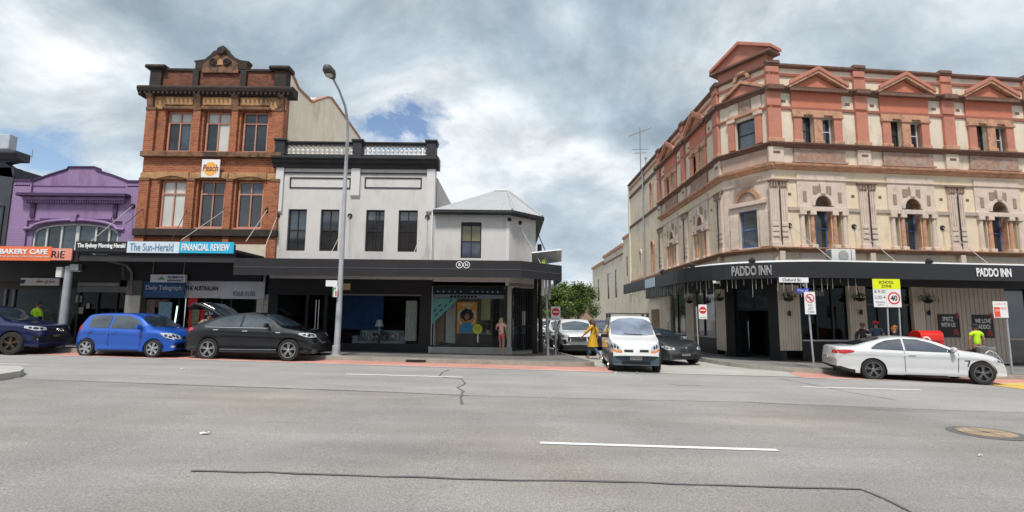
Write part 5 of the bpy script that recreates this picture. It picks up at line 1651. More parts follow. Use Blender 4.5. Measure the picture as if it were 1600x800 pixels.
# barber / agent with phone number
ag, F5, w5 = shop_root('phone_number_shop_front', 'small shopfront with white panel and phone number beside the newsagent', 345, 418)
B(0, w5, .0, .1, S0.at(380, 466)[1], 3.95).build('header', M_BLACKW, ag)
B(0, w5, 2.6, 2.7, 0, 3.9).build('interior', mat('tan room', (.22, .19, .15), .9, .3, 1), ag)
B(0, w5, .06, .07, .6, S0.at(380, 466)[1]).build('shop_window', M_SHOPG, ag)
B(0, w5, -.02, .1, .1, .6).build('stallriser', mat('cream stall riser', (.42, .4, .36), .6), ag)
a = F5.at(400, 490)[0]
k = MB()
for j in range(9):
    for i in range(2):
        zz0 = .62 + j * .21
        B(a + .01 + i * .3 + (.0), a + .29 + i * .3, -.03, .07, zz0, zz0 + .2).build('tile', mat('cream wall tile', (.72, .68, .6), .5, .1, 5), ag)
B(F5.at(360, 490)[0] - .04, F5.at(360, 490)[0] + .04, -.02, .1, .6, S0.at(380, 466)[1]).build('mullion', M_BLACKP, ag)
board('shop_sign', 'pale grey sign panel with a phone number beside the newsagent', S0, (345.5, 428, 414, 467), -.12, mat('pale grey panel', (.78, .82, .86), .5), [('9368 0100', (364, 455, 399, 463), mat('mid grey ink', (.15, .16, .18), .6)), ('P', (353, 432, 363, 440), mat('mid grey ink', (.15, .16, .18), .6))])
hb, q = board('hanging_sign', 'black framed hanging sign with tan lettering panel under the white building awning', Frame(0, 19.8, R(-8)), (370, 431, 410, 447), 0, mat('tan sign', (.65, .45, .3), .5, .15, 3), [], thick=.12, frame=M_BLACKP)
MB().tube([(.4, .06, q[3] - q[2]), (.4, .06, 3.5 - q[2])], .015, 6).build('hanger', M_BLACKP, hb)
MB().tube([(-.4, .06, q[3] - q[2]), (-.4, .06, 3.5 - q[2])], .015, 6).build('hanger', M_BLACKP, hb)
# ------------------------------------------------------------------ corner hotel (pub)
M_HC = mat('cream render', (.68, .595, .47), .85, .07, 1.2, bump=.1, dirt=(.40, .30, .22), dscale=1.3, damt=.75, dpos=.52, streak=.3)
M_HY = mat('faded yellow render', (.70, .585, .42), .85, .08, 1.4, bump=.1, dirt=(.52, .42, .33), dscale=1.5, damt=.7, dpos=.5, streak=.4)
M_HRF = mat('terracotta frieze paint', (.52, .17, .10), .8, .12, 2, bump=.12, dirt=(.36, .17, .12), dscale=2, damt=.5)
M_HR = mat('terracotta paint', (.48, .19, .13), .8, .12, 2, bump=.12, dirt=(.30, .15, .12), dscale=2, damt=.6, dpos=.52, streak=.5)
M_HO = mat('orange stained paint', (.50, .27, .165), .8, .2, 3, bump=.12, dirt=(.20, .11, .08), dscale=3.5, damt=.8, dpos=.5)
M_HS = mat('weathered pink grey stucco', (.60, .49, .41), .85, .1, 3, bump=.2, bscale=30, dirt=(.30, .23, .19), dscale=3.4, damt=.55, dpos=.53, streak=.5)
M_HM = mat('dark weathered moulding', (.17, .09, .065), .85, .25, 4, bump=.2, dirt=(.10, .08, .06), dscale=3, damt=.7, dpos=.5)  # weathered colour, deepened to paint in the shade lines of the mouldings
M_HP = mat('peeled stucco showing stone', (.33, .20, .15), .9, .35, 7, bump=.5, bscale=12, dirt=(.34, .31, .28), dscale=3.2, damt=.9, dpos=.48)
M_HB = mat('blue window frame', (.05, .11, .26), .5, .2, 5, dirt=(.4, .45, .5), dscale=9, damt=.4)
M_HW = mat('white sash', (.52, .54, .56), .5, .1, 5)
hx, hy = 11.1, 21.3
HOT = thing('corner_hotel', 'three storey cream and terracotta corner hotel with pediments over the pub awning', 'building', (hx, hy, 0))
H = Frame(hx, hy, R(5.5))
SF = Frame(9.8, 23.3, R(-90))
CF = Frame(9.8, 23.3, atan2(-2.0, 1.3))
def fm(F): return Matrix.Translation(F.o - Vector((hx, hy, 0))) @ Matrix.Rotation(F.yaw, 4, 'Z')
MH, MS, MC = fm(H), fm(SF), fm(CF)
def fb(k, name, m, M, **kw):
    o = k.build(name, m, HOT, **kw); o.matrix_local = M; return o
zl = {y: H.at(1280, y)[1] for y in range(90, 560)}
CLn = 2.385
Zt, Zc = zl[105], zl[109]
def profile_run(kind, z):
    """moulding profile polygons in (out, z)"""
    return {'coping': [(.02, z[0]), (-.10, z[0]), (-.16, z[0] + .06), (-.16, z[1]), (.02, z[1])],
            'band': [(.02, z[0]), (-.06, z[0]), (-.10, z[1]), (.02, z[1])],
            'cornice': [(.02, z[0]), (-.08, z[0]), (-.14, z[0] + (z[1] - z[0]) * .4), (-.26, z[0] + (z[1] - z[0]) * .6), (-.28, z[1]), (.02, z[1])]}[kind]
def run(M, u0, u1, kind, y1, y0, m, name='moulding'):
    fb(MB().prof(profile_run(kind, (zl[y0], zl[y1])), u0, u1), name, m, M, bevel=.012)
LEV = [('coping', 105, 110, M_HM, 'coping'), ('band', 119, 123, M_HR, 'band'), ('cornice', 141, 148, M_HM, 'cornice'), ('band', 170, 174, M_HR, 'band'),
       ('cornice', 227, 233, M_HM, 'sill_course'), ('cornice', 259, 267, M_HO, 'cornice'), ('band', 282, 284, M_HS, 'band'), ('band', 325, 330, M_HS, 'band'), ('cornice', 388, 394, M_HO, 'sill_course')]
def runs(M, segs, skip=()):
    for kind, a, b, m, nm in LEV:
        if a in skip: continue
        for u0, u1 in segs:
            run(M, u0, u1, kind, a, b, m, nm)
zW0, zW1 = zl[226], zl[182]
zA0_, zSp, zAt = zl[388] + .02, zl[322], zl[306]
ZB = 3.6
def facade_wall(M, u0, u1, bays, singles=(), narrow=()):
    hol = []
    for c in bays:
        for s in (-1, 1): hol.append((c + s * .47 - .27, c + s * .47 + .27, zW0, zW1))
        hol += [(c - .38, c + .38, zA0_, zAt), (c - .84, c - .63, zA0_, zl[331]), (c + .63, c + .84, zA0_, zl[331])]
    hol += list(singles)
    zm = zl[264]
    k = MB(); wall_holes(k, u0, u1, zm, Zt, 0, .4, [h for h in hol if h[2] > zm])
    fb(k, 'upper_wall', M_HC, M)
    k = MB(); wall_holes(k, u0, u1, ZB, zm, 0, .4, [h for h in hol if h[2] < zm])
    for c in list(bays):
        a = [(c + .38 * cos(t), zSp + (zAt - zSp) * sin(t)) for t in np.linspace(0, pi, 17)]
        k.slab([(c + .38, zSp), (c + .38, zAt), (c, zAt)] [::1] + a[8:0:-1], 0, .4)
        k.slab([(c, zAt), (c - .38, zAt), (c - .38, zSp)] + a[15:8:-1], 0, .4)
    fb(k, 'lower_wall', M_HY, M)
def bay(M, c, detail=True):
    e = .003
    # upper storey: twin windows between fat columns under a pediment
    w = 1.17
    z170, z148, z141, z120 = zl[170], zl[148], zl[142], zl[121]
    fb(MB().box(c - w, c + w, -.07, 0, z170 - .02, z148 + .02), 'frieze_panel', M_HRF, M, bevel=.01)
    zz = [(c - w - .16, z148), (c + w + .16, z148), (c + w + .16, z148 + .12), (c, z120), (c - w - .16, z148 + .12)]
    fb(MB().slab(zz, -.12, 0), 'pediment', M_HRF, M, bevel=.01)
    k = MB().box(c - w - .18, c + w + .18, -.30, 0 - e, z148 + e, z148 + .12)
    fb(k, 'pediment_base', M_HM, M, bevel=.015)
    for s in (-1, 1):
        a = Vector((c + s * (w + .2), z148 + .13)); b = Vector((c, z120 + .06))
        d = (b - a).normalized(); n_ = Vector((-d.y, d.x)) * (.13 * -s)
        pl = [(a.x, a.y), (b.x, b.y), (b.x, b.y + .16), (a.x, a.y + .16)]
        fb(MB().slab(pl if s < 0 else pl[::-1], -.30, -.02), 'raking_cornice', M_HO, M, bevel=.015)
        fb(MB().slab([(p[0], p[1] + .14) for p in pl] if s < 0 else [(p[0], p[1] + .14) for p in pl][::-1], -.34, -.28), 'raking_fillet', M_HR, M)
    cols_ = ((c - .93, .19), (c, .198), (c + .93, .19))
    for u, hw_ in cols_:
        k = MB().box(u - hw_, u + hw_, -.10, .29, zW0, zW1 - .1)
        fb(k, 'column', M_HR if u != c else M_HO, M, bevel=.02)
        fb(MB().box(u - hw_ - .05, u + hw_ + .05, -.15, .02, zW1 - .12, zW1 + .02), 'capital', M_HO, M, bevel=.02)
        fb(MB().box(u - hw_ - .04, u + hw_ + .04, -.14, .02, zW0, zW0 + .16), 'column_base', M_HO, M, bevel=.03)
    fb(MB().box(c - w, c + w, -.09, 0, zW1 + .02, zl[174] - .0), 'architrave', M_HO, M, bevel=.01)
    for s in (-1, 1):
        wn = window(HOT, c + s * .47 - .27, c + s * .47 + .27, zW0 + .02, zW1 - .02, .16, M_HW if s > 0 else M_INK, .05, rails=(.5,), panes=[M_PANE, M_PANE])
        wn.matrix_local = M
    fb(MB().box(c - w - .02, c + w + .02, -.08, 0, zl[256], zl[233] - .01), 'peeled_panel', M_HP, M, bevel=.02)
    fb(MB().box(c - w - .08, c + w + .08, -.15, -.005, zl[256] - .01, zl[256] + .06), 'panel_ledge', M_HP, M)
    # first floor: arch window framed by columns
    wi = .38
    z325, z331 = zl[324], zl[331]
    fb(MB().box(c - 1.12, c + 1.12, -.14, -.02, z331, z325), 'transom_beam', M_HS, M, bevel=.015)
    for s in (-1, 1):
        for q, ww in ((.505, .105), (.96, .115)):
            u = c + s * q
            k = MB().lathe([(ww, zA0_ + .12), (ww * .86, z331 - .15)], 12, o=(u, -.02, 0))
            fb(k, 'column', M_HO if q < .8 else M_HS, M, smooth=50)
            fb(MB().box(u - ww - .03, u + ww + .03, -.16, .1, z331 - .17, z331), 'capital', M_HS, M, bevel=.02)
            fb(MB().box(u - ww - .03, u + ww + .03, -.16, .1, zA0_ - .02, zA0_ + .13), 'column_base', M_HS, M, bevel=.02)
        u = c + s * .735
        fb(MB().box(u - .1, u + .1, .25, .27, zA0_, z331), 'slot_pane', M_HB if s < 0 else M_PANE, M)
    # tall stucco surround over the arch
    k = MB()
    pts = [(c + 1.12, z325), (c + 1.12, zl[272]), (c - 1.12, zl[272]), (c - 1.12, z325), (c - .45, z325)]
    a_ = [(c - .45 * cos(t), zSp + (zAt - zSp + .07) * sin(t)) for t in np.linspace(0, pi, 17)]
    k.slab((pts + a_ + [(c + .45, z325)])[::-1], -.05, -.002)
    fb(k, 'arch_surround', M_HS, M)
    k = MB()
    inn = [(c - .38 * cos(t), zSp + (zAt - zSp) * sin(t)) for t in np.linspace(0, pi, 17)]
    ou = [(c - .50 * cos(t), zSp + (zAt - zSp + .12) * sin(t)) for t in np.linspace(0, pi, 17)]
    for i in range(16):
        k.slab([inn[i], inn[i + 1], ou[i + 1], ou[i]], -.11, -.05)
    fb(k, 'arch_moulding', M_HS, M)
    k = MB()
    for i in range(16):
        a, b = inn[i], inn[i + 1]
        k.add([(a[0], -.05, a[1]), (b[0], -.05, b[1]), (b[0], .3, b[1]), (a[0], .3, a[1])], [(0, 1, 2, 3)])
    k.add([(c + wi - .002, .0, zA0_), (c + wi - .002, .3, zA0_), (c + wi - .002, .3, zSp), (c + wi - .002, 0, zSp)], [(0, 1, 2, 3)])
    fb(k, 'arch_reveal', M_HO, M)
    fb(MB().slab([(c + .37 * cos(t), zSp + .05 + (zAt - zSp - .05) * sin(t)) for t in np.linspace(0, pi, 15)], .3, .32), 'arch_infill', mat('dusty arch infill', (.2, .17, .15), .8), M)
    if detail:
        for s in (-1, 1):
            for q, a, b in ((.28, 291, 304), (.8, 300, 316)):
                u = c + s * q
                hw_ = .14 if q < .5 else .08
                fb(MB().box(u - hw_, u + hw_, -.075, -.05, zl[b], zl[a]), 'carved_block', mat('brown carved stone', (.30, .22, .16), .9, .3, 14, bump=.6, bscale=30), M, bevel=.01)
        fb(MB().slab([(c - .1, zAt + .05), (c + .1, zAt + .05), (c + .14, zl[287]), (c - .14, zl[287])], -.16, -.05), 'keystone', M_HS, M, bevel=.02)
    wn = window(HOT, c - wi, c + wi, zA0_, zSp - .04, .28, M_HB, .07, rails=(.5,), panes=[M_PANE, M_PANE]); wn.matrix_local = M
    fb(MB().box(c - 1.15, c + 1.15, -.02, .02, ZB + .02, zl[394] - .02), 'dado_panel', M_HS, M, bevel=.01)
    fb(MB().box(c - .9, c - .86, -.045, .0, zl[174] , zl[170]), 'vent_brick', M_HM, M)
    for s in (-1, 1):
        fb(MB().box(c + s * 1.5 - .1, c + s * 1.5 + .1, -.012, .01, zl[163], zl[159]), 'vent_grille', M_HM, M)
        fb(MB().box(c + s * 1.45 - .07, c + s * 1.45 + .07, -.012, .01, zl[307], zl[303]), 'vent_grille', M_HM, M)

def pilaster(M, u, hw_=.27, l1=.36):
    for a, b, w_ in ((110, 119, 0), (123, 141, .0), (148, 170, .02), (174, 222, .0)):
        fb(MB().box(u - hw_ - w_, u + hw_ + w_, -.14, 0, zl[b], zl[a]), 'pilaster', M_HR, M, bevel=.015)
    fb(MB().box(u - hw_ - .02, u + hw_ + .02, -.2, .02, zl[106], zl[103] + .06), 'pier_cap', M_HM, M, bevel=.02)
    fb(MB().box(u - hw_ - .06, u + hw_ + .06, -.34, -.0, zl[148] + .01, zl[141] + .02), 'cornice_break', M_HM, M, bevel=.02)
    fb(MB().box(u - hw_ - .06, u + hw_ + .06, -.2, -.0, zl[227], zl[220]), 'pilaster_base', M_HO, M, bevel=.03)
    fb(MB().box(u - hw_ - .04, u + hw_ + .04, -.12, -.0, zl[257], zl[233]), 'pedestal', M_HS, M, bevel=.02)
    fb(MB().box(u - .15, u + .15, -.14, -.12, zl[243], zl[240]), 'pedestal_slot', M_HM, M)
    # first floor pair of flutes with leafy capital
    fb(MB().box(u - l1, u + l1, -.10, 0, zl[382], zl[284]), 'pilaster', M_HS, M, bevel=.01)
    for s in (-1, 1):
        for q in (.09, .2, .3):
            fb(MB().box(u + s * q - .03, u + s * q + .03, -.13, -.10, zl[352], zl[298]), 'flute', M_HS, M, bevel=.01)
        for a_, b_ in ((356, 350), (364, 358), (372, 366)):
            fb(MB().box(u + s * .2 - .14, u + s * .2 + .14, -.14, -.10, zl[a_], zl[b_]), 'rusticated_block', M_HS, M, bevel=.02)
    k = MB()
    z0, z1 = zl[297], zl[285]
    fb(MB().box(u - l1 - .05, u + l1 + .05, -.22, 0, z1 - .07, z1), 'abacus', M_HM, M, bevel=.02)
    for s in (-1, 1):
        for i in range(3):
            u_ = u + s * (.09 + .12 * i)
            k.lathe([(.02, 0), (.07, .1), (.05, .2), (.085, .26), (.02, .32)], 6, o=(u_, -.13, z0))
    fb(k, 'leaf_capital', mat('capital stone', (.34, .25, .20), .9, .35, 16, bump=.5), M, smooth=40)
    fb(MB().box(u - l1 - .05, u + l1 + .05, -.16, 0, zA0_ - .02, zl[380]), 'pilaster_base', M_HS, M, bevel=.02)
    fb(MB().tube([(u + .02, -.16, zl[298]), (u + .02, -.16, zl[384])], .025, 6), 'iron_pipe', M_RODM, M)
    fb(MB().box(u - .12, u + .12, -.2, 0, ZB + .1, zl[394]), 'console', M_HS, M, bevel=.03)

UE = 14.8
bays_m = (2.17, 6.33, 10.5)
facade_wall(MH, 0, UE, bays_m)
for c in bays_m: bay(MH, c)
for u in (4.22, 8.42, 12.6): pilaster(MH, u)
pilaster(MH, .16, .3, .38)
runs(MH, [(-.02, UE)], skip=(325,))
for a, b in ((.6, 1.05), (3.3, 3.85), (4.6, 5.2), (7.45, 8.05), (8.8, 9.4), (11.6, 12.2)):
    fb(MB().prof(profile_run('band', (zl[330], zl[325])), a, b), 'band', M_HS, MH)
bays_s = (-2.9, -7.6)
sing = [(-12.2, -11.75, 9.25, 10.9), (-12.2, -11.75, 4.9, 6.7), (-15.5, -15.05, 4.9, 6.5)]
facade_wall(MS, -18.8, 0, bays_s, sing)
for c in bays_s: bay(MS, c)
for u in (-5.15, -9.95): pilaster(MS, u)
pilaster(MS, -.36, .3, .34)
runs(MS, [(-9.95, .02)], skip=(325,))
for kind, a, b, m, nm in LEV:
    if a in (105, 119, 141, 227, 257, 388): run(MS, -18.8, -9.96, 'band' if a != 105 else kind, a, b, m, nm)
for u0, u1, z0, z1 in sing:
    w_ = window(HOT, u0, u1, z0, z1, .06, M_HO if z0 > 9 or u0 > -13 else M_HW, .05, rails=(.5,), panes=[M_PANE]); w_.matrix_local = MS
    um = (u0 + u1) / 2
    for s in (-1, 1):
        fb(MB().box(um + s * .3 - .06, um + s * .3 + .06, -.08, 0, z0, z1), 'window_jamb', M_HO if u0 > -13 else M_HS, MS, bevel=.02)
    k = MB(); 
    for i in range(8):
        a, b = pi * i / 8, pi * (i + 1) / 8
        k.slab([(um + .24 * cos(a), z1 + .24 * sin(a)), (um + .38 * cos(a), z1 + .38 * sin(a)), (um + .38 * cos(b), z1 + .38 * sin(b)), (um + .24 * cos(b), z1 + .24 * sin(b))], -.1, 0)
    fb(k, 'arch_moulding', M_HO if u0 > -13 else M_HS, MS)
fb(MB().box(-18.8, -18.5, -.12, .02, ZB, Zt), 'end_pier', M_HC, MS, bevel=.02)
fb(MB().tube([(-14.0, -.1, Zt + .1), (-14.0, -.1, 3.9)], .06, 8), 'downpipe', M_STEELC, MS)
# chamfered corner
k = MB(); wall_holes(k, 0, CLn, ZB, Zt, 0, .35, [(.78, 1.72, 9.32, 10.62), (.76, 1.62, 4.78, 6.44)])
fb(k, 'corner_wall', M_HC, MC)
runs(MC, [(-.12, CLn + .12)], skip=(325,))
fb(MB().box(.05, CLn - .05, -.06, -.0, zl[256], zl[234]), 'peeled_panel', mat('pinkish bare panel', (.45, .31, .25), .9, .15, 3, bump=.3, dirt=(.36, .33, .3), dscale=2, damt=.8, dpos=.5), MC, bevel=.01)
k = MB(); wall_holes(k, .03, CLn - .03, zl[386], zl[271], -.04, -.002, [(.76, 1.62, 4.78, 6.44)])
fb(k, 'corner_stucco', M_HS, MC)
for s, u in ((-1, .6), (1, 1.9)):
    fb(MB().box(u - .15, u + .15, -.12, 0, 9.32, 10.75), 'jamb', M_HR, MC, bevel=.02)
    fb(MB().box(u - .2, u + .2, -.16, 0, 10.62, 10.78), 'capital', M_HS, MC, bevel=.02)
    fb(MB().box(u - .14 - .1 * (s < 0), u + .14 + .1 * (s > 0), -.12, -.04, 4.76, 6.3), 'jamb', M_HS, MC, bevel=.02)
w_ = window(HOT, .78, 1.72, 9.32, 10.62, .12, M_INK, .06, rails=(.5,), panes=[M_PANEB]); w_.matrix_local = MC
w_ = window(HOT, .76, 1.62, 4.78, 6.44, .12, M_HB, .08, rails=(.5,), panes=[M_PANEB]); w_.matrix_local = MC
fb(MB().box(.45, 2.0, -.14, 0, 10.78, 10.92), 'architrave', M_HO, MC, bevel=.02)
fb(MB().box(.5, .95, -.05, 0, 10.95, 11.55), 'carved_panel', M_HS, MC, bevel=.01)
fb(MB().box(1.0, 1.55, -.06, 0, 10.95, 11.55), 'carved_panel', M_HP, MC, bevel=.01)
fb(MB().box(1.6, 2.05, -.05, 0, 10.95, 11.55), 'carved_panel', M_HS, MC, bevel=.01)
cm = CLn / 2 + .03
for s in (-1, 1):
    pl = [(cm + s * 1.0, 11.75), (cm, 12.3), (cm, 12.46), (cm + s * 1.0, 11.9)]
    fb(MB().slab(pl if s < 0 else pl[::-1], -.22, 0), 'raking_cornice', M_HO, MC, bevel=.015)
fb(MB().slab([(cm - .95, 11.7), (cm + .95, 11.7), (cm, 12.25)], -.1, 0), 'pediment', M_HR, MC)
def ring(M, c, z, r0, r1, y0, y1, m, nm, n=16):
    k = MB()
    for i in range(n):
        a, b = pi * i / n, pi * (i + 1) / n
        k.slab([(c + r0 * cos(a), z + r0 * sin(a)), (c + r1 * cos(a), z + r1 * sin(a)), (c + r1 * cos(b), z + r1 * sin(b)), (c + r0 * cos(b), z + r0 * sin(b))], y0, y1)
    fb(k, nm, m, M)
ring(MC, cm, 12.5, .26, .40, -.16, 0, M_HO, 'arch_moulding')
fb(MB().slab([(cm + .26 * cos(t), 12.5 + .26 * sin(t)) for t in np.linspace(0, pi, 12)], -.05, .0), 'arch_infill', M_HP, MC)
ring(MC, cm, 6.82, .44, .62, -.14, 0, M_HO, 'arch_moulding')
fb(MB().slab([(cm + .44 * cos(t), 6.82 + .44 * sin(t)) for t in np.linspace(0, pi, 12)], -.08, .0), 'carved_tympanum', mat('carved tympanum stone', (.38, .28, .22), .9, .3, 12, bump=.7, bscale=14), MC)
fb(MB().box(.35, 2.1, -.16, 0, 6.64, 6.82), 'lintel', M_HS, MC, bevel=.02)
k = MB().lathe([(.12, zl[292]), (.3, zl[286]), (.52, zl[279]), (.6, zl[274])], 16, o=(cm, .1, 0))
fb(k, 'corbel_bowl', M_HS, MC, smooth=40)
# raised block and pediment on top of the corner
fb(MB().box(-.02, CLn + .02, -.05, .5, Zt, zl[94] + .02), 'attic_block', M_HR, MC, bevel=.02)
zb_ = 13.25
fb(MB().slab([(-.3, zb_), (CLn + .3, zb_), (CLn + .3, zb_ + .14), (cm, zb_ + .95), (-.3, zb_ + .14)], -.12, .5), 'pediment', M_HR, MC, bevel=.02)
fb(MB().box(-.32, CLn + .32, -.3, .55, zb_ - .02, zb_ + .1), 'pediment_base', M_HM, MC, bevel=.02)
for s in (-1, 1):
    pl = [(cm + s * (CLn / 2 + .34), zb_ + .12), (cm, zb_ + .9), (cm, zb_ + 1.08), (cm + s * (CLn / 2 + .34), zb_ + .28)]
    fb(MB().slab(pl if s < 0 else pl[::-1], -.3, .6), 'raking_cornice', M_HR, MC, bevel=.02)
fb(MB().box(-.02, CLn + .02, -.04, .5, zl[94] - .1, zb_), 'attic_block', M_HR, MC)
for s_, zz in ((.42, 5.6), (1.98, 5.65)):
    fb(MB().lathe([(.09, -.06), (.11, -.03), (.11, 0)], 12, o=(s_, -.04, zz), axis='y'), 'tie_plate', M_RODM, MC, smooth=40)
# mass behind the facades
k = MB()
pts = [(9.85, 42.0), (9.85, 23.7), (11.35, 21.7)]
e_ = H.w(UE, .42, 0)
poly = [(p[0] - hx, p[1] - hy) for p in pts] + [(e_.x - hx, e_.y - hy), (e_.x - hx, 20.7)][::1]
poly = [(9.95 - hx, 42.1 - hy), (9.95 - hx, 23.6 - hy), (11.3 - hx, 21.75 - hy), (e_.x - hx, e_.y - hy), (e_.x - hx, 42.1 - hy)]
k.plate(poly, 4.3, Zt - .5)
k.build('rear_mass', M_HC, HOT)
# tie rods to the awning
for px, py, qx, qy in ((1233, 352, 1300, 406), (1334, 354, 1400, 409), (1472, 356, 1545, 413)):
    u0, z0 = H.at(px, py, 0); u1, z1 = H.at(qx, qy, -2.2)
    fb(MB().lathe([(.09, -.06), (.11, -.03), (.11, 0)], 12, o=(u0, 0, z0), axis='y'), 'tie_plate', M_RODM, MH, smooth=40)
    fb(MB().tube([(u0, -.05, z0), (u1, -2.2, z1)], .016, 6), 'tie_rod', M_ROD, MH)

# ------------------------------------------------------------------ lower wings up the side street
M_WG = mat('sandy painted brick', (.66, .59, .48), .85, .08, 1.2, bump=.12, dirt=(.33, .27, .2), dscale=1.5, damt=.6, streak=.4)
lwg = thing('rear_wing', 'two storey cream wing at the back of the hotel in the side street', 'building', (9.8, 42.1, 0), R(-90))
k = MB(); wall_holes(k, -2.6, 0, 0, 8.55, 0, .3, [(-1.5, -1.05, 5.2, 6.9)])
k.build('wall', M_WG, lwg)
B(-2.6, 0, .3, 5, 0, 8.4).build('rear_mass', M_WG, lwg)
B(-2.62, .0, -.1, .35, 8.55, 8.75).build('coping', M_HO, lwg)
window(lwg, -1.5, -1.05, 5.2, 6.9, .02, M_INK, .05, rails=(.5,))
tw = thing('sandy_wing', 'sandy rendered building with tall narrow windows up the side street', 'building', (9.8, 44.8, 0), R(-90))
hs_ = [(-3.7, -2.8, 3.6, 6.2), (-7.5, -6.6, 3.6, 6.2)]
k = MB(); wall_holes(k, -9.5, 0, 0, 8.0, 0, .3, hs_)
k.build('wall', M_WG, tw)
B(-9.5, 0, .3, 6, 0, 7.8).build('rear_mass', M_WG, tw)
for h_ in hs_: window(tw, *h_, .01, M_INK, .05, rails=(.5,))
B(-9.5, 0, -.15, .35, 8.0, 8.25).build('coping', M_HO, tw)
B(-9.5, 0, -.08, 0, 7.3, 7.4).build('band', M_HM, tw)
B(-4.6, -2.2, -.05, .0, .9, 1.9).build('roller_door', M_HM, tw)
tw2 = thing('far_wing', 'farthest sandy building with one narrow window above the street trees', 'building', (9.8, 54.4, 0), R(-90))
k = MB(); wall_holes(k, -7.5, 0, 0, 7.5, 0, .3, [(-3.9, -2.8, 3.6, 6.0)])
k.build('wall', M_WG, tw2); B(-7.5, 0, .3, 6, 0, 7.3).build('rear_mass', M_WG, tw2)
B(-7.5, 0, -.15, .35, 7.5, 7.75).build('coping', M_HO, tw2)
window(tw2, -3.9, -2.8, 3.6, 6.0, .01, M_INK, .06, rails=(.5,))
fh = thing('far_house', 'distant brick house with pitched roof beyond the street trees', 'house', (6.5, 78, 0))
B(-4, 6, 0, 8, 0, 4.8).build('wall', mat('far brick', (.3, .2, .14), .9, .2), fh)
MB().prof([(-.5, 4.7), (8.5, 4.7), (4, 6.6)], -4.5, 6.5).build('roof', mat('grey tiled roof', (.16, .15, .16), .9, .2), fh)
for x in (-2.5, 1, 4): window(fh, x - .5, x + .5, 2.2, 3.8, -.1, M_WF, .08, rails=(.5,))
# roof aerials
for px, top_, bot_, lab in ((1001, 197, 262, 'tall roof aerial with cross bars on the hotel side wing'),):
    u, z0 = SF.at(px, bot_, .6); _, z1 = SF.at(px, top_, .6)
    z0 = Zt - .5
    M_ALU = mat('dull aerial metal', (.22, .22, .23), .6)
    an = thing('roof_aerial', lab, 'aerial', SF.w(u, .6, z0))
    MB().tube([(0, 0, 0), (0, 0, z1 - z0)], .045, 6).build('mast', M_ALU, an)
    k = MB().tube([(-.9, 0, z1 - z0 - .75), (.9, 0, z1 - z0 - .05)], .035, 5)
    for i in range(7):
        x = -.8 + i * .27; z = z1 - z0 - .71 + i * .105
        k.tube([(x, -.35, z), (x, .35, z)], .012, 4)
    k.build('cross_bar', M_ALU, an)
    MB().tube([(-.7, 0, z1 - z0 - 1.9), (.7, 0, z1 - z0 - 1.85)], .03, 5).build('cross_bar', M_ALU, an)
    MB().tube([(-.5, 0, z1 - z0 - 2.2), (.5, 0, z1 - z0 - 2.15)], .03, 5).build('cross_bar', M_ALU, an)
u, _ = SF.at(1005, 240, .6)
fl = thing('flue_pipe', 'thin metal flue beside the roof aerial', 'pipe', SF.w(u, .8, Zt - .5))
MB().tube([(0, 0, 0), (0, 0, 2.0)], .05, 8).build('pipe', M_STEELC, fl)
MB().lathe([(.1, 0), (.1, .14), (.02, .2)], 10, o=(0, 0, 2.0)).build('cowl', M_STEELC, fl)
# air conditioner on the awning
u0, u1, z0, z1 = rc(H, 1300, 389, 1337, 410, -1.9)
ac = thing('air_conditioner', 'white air conditioner unit standing on the pub awning', 'air conditioner', H.w((u0 + u1) / 2, -1.9, z0), H.yaw)
w_, h_ = (u1 - u0) / 2, z1 - z0
M_ACW = mat('off white casing', (.62, .62, .59), .5, .05, 3)
B(-w_, w_, 0, .35, 0, h_).build('casing', M_ACW, ac, bevel=.015)
MB().lathe([(h_ * .40, -.015), (h_ * .40, 0), (.01, 0)], 22, o=(-.02, 0, h_ * .5), axis='y').build('fan_grille', mat('grey fan grille', (.3, .31, .3), .5, .3, 14), ac)
for i in range(7):
    B(-w_ - .012, -w_, .03, .32, .08 + i * h_ * .12, .1 + i * h_ * .12).build('side_vent', M_DARK, ac)
B(w_ * .62, w_ * .66, -.006, 0, .02, h_ - .02).build('panel_joint', M_DARK, ac)

# ------------------------------------------------------------------ pub awning and ground floor
pa = thing('pub_awning', 'charcoal street awning lettered PADDO INN curving round the hotel corner', 'awning', (hx, hy, 0))
def hw(u, v): 
    p = H.w(u, v, 0); return (p.x - hx, p.y - hy)
cor = []
a0 = Vector((7.2 - hx, 22.9 - hy)); b0 = Vector(hw(1.0, -2.75)); ctl1 = Vector((7.2 - hx, 20.1 - hy)); ctl2 = Vector(hw(-1.9, -2.75))
for t in np.linspace(0, 1, 15):
    p = a0 * (1 - t) ** 3 + ctl1 * 3 * t * (1 - t) ** 2 + ctl2 * 3 * t * t * (1 - t) + b0 * t ** 3
    cor.append((p.x, p.y))
pathA = [(7.2 - hx, 33.0 - hy)] + cor + [hw(UE, -2.75)]
backA = [hw(UE, -.36), hw(.2, -.36), (11.0 - hx, 20.95 - hy), (9.5 - hx, 23.15 - hy), (9.5 - hx, 33.0 - hy)]
zAa, zAb = 3.2, 3.80
awning(pa, pathA, backA, zAa, zAb, zAb - .1, m=mat('charcoal fascia', (.0165, .017, .021), .5, .08, 1, dirt=(.026, .026, .028), damt=.4), th=.06)
k = MB()
wp = [(p[0] + 0, p[1]) for p in pathA]
n = len(wp)
rows = [[], []]
for i in range(n):
    a = Vector(wp[max(i - 1, 0)]); b = Vector(wp[min(i + 1, n - 1)]); d = (b - a).normalized(); nn = Vector((-d.y, d.x))
    p = Vector(wp[i]) + nn * .10; q = Vector(wp[i]) + nn * .65
    rows[0].append((p.x, p.y, zAb - .015)); rows[1].append((q.x, q.y, zAb + .13))
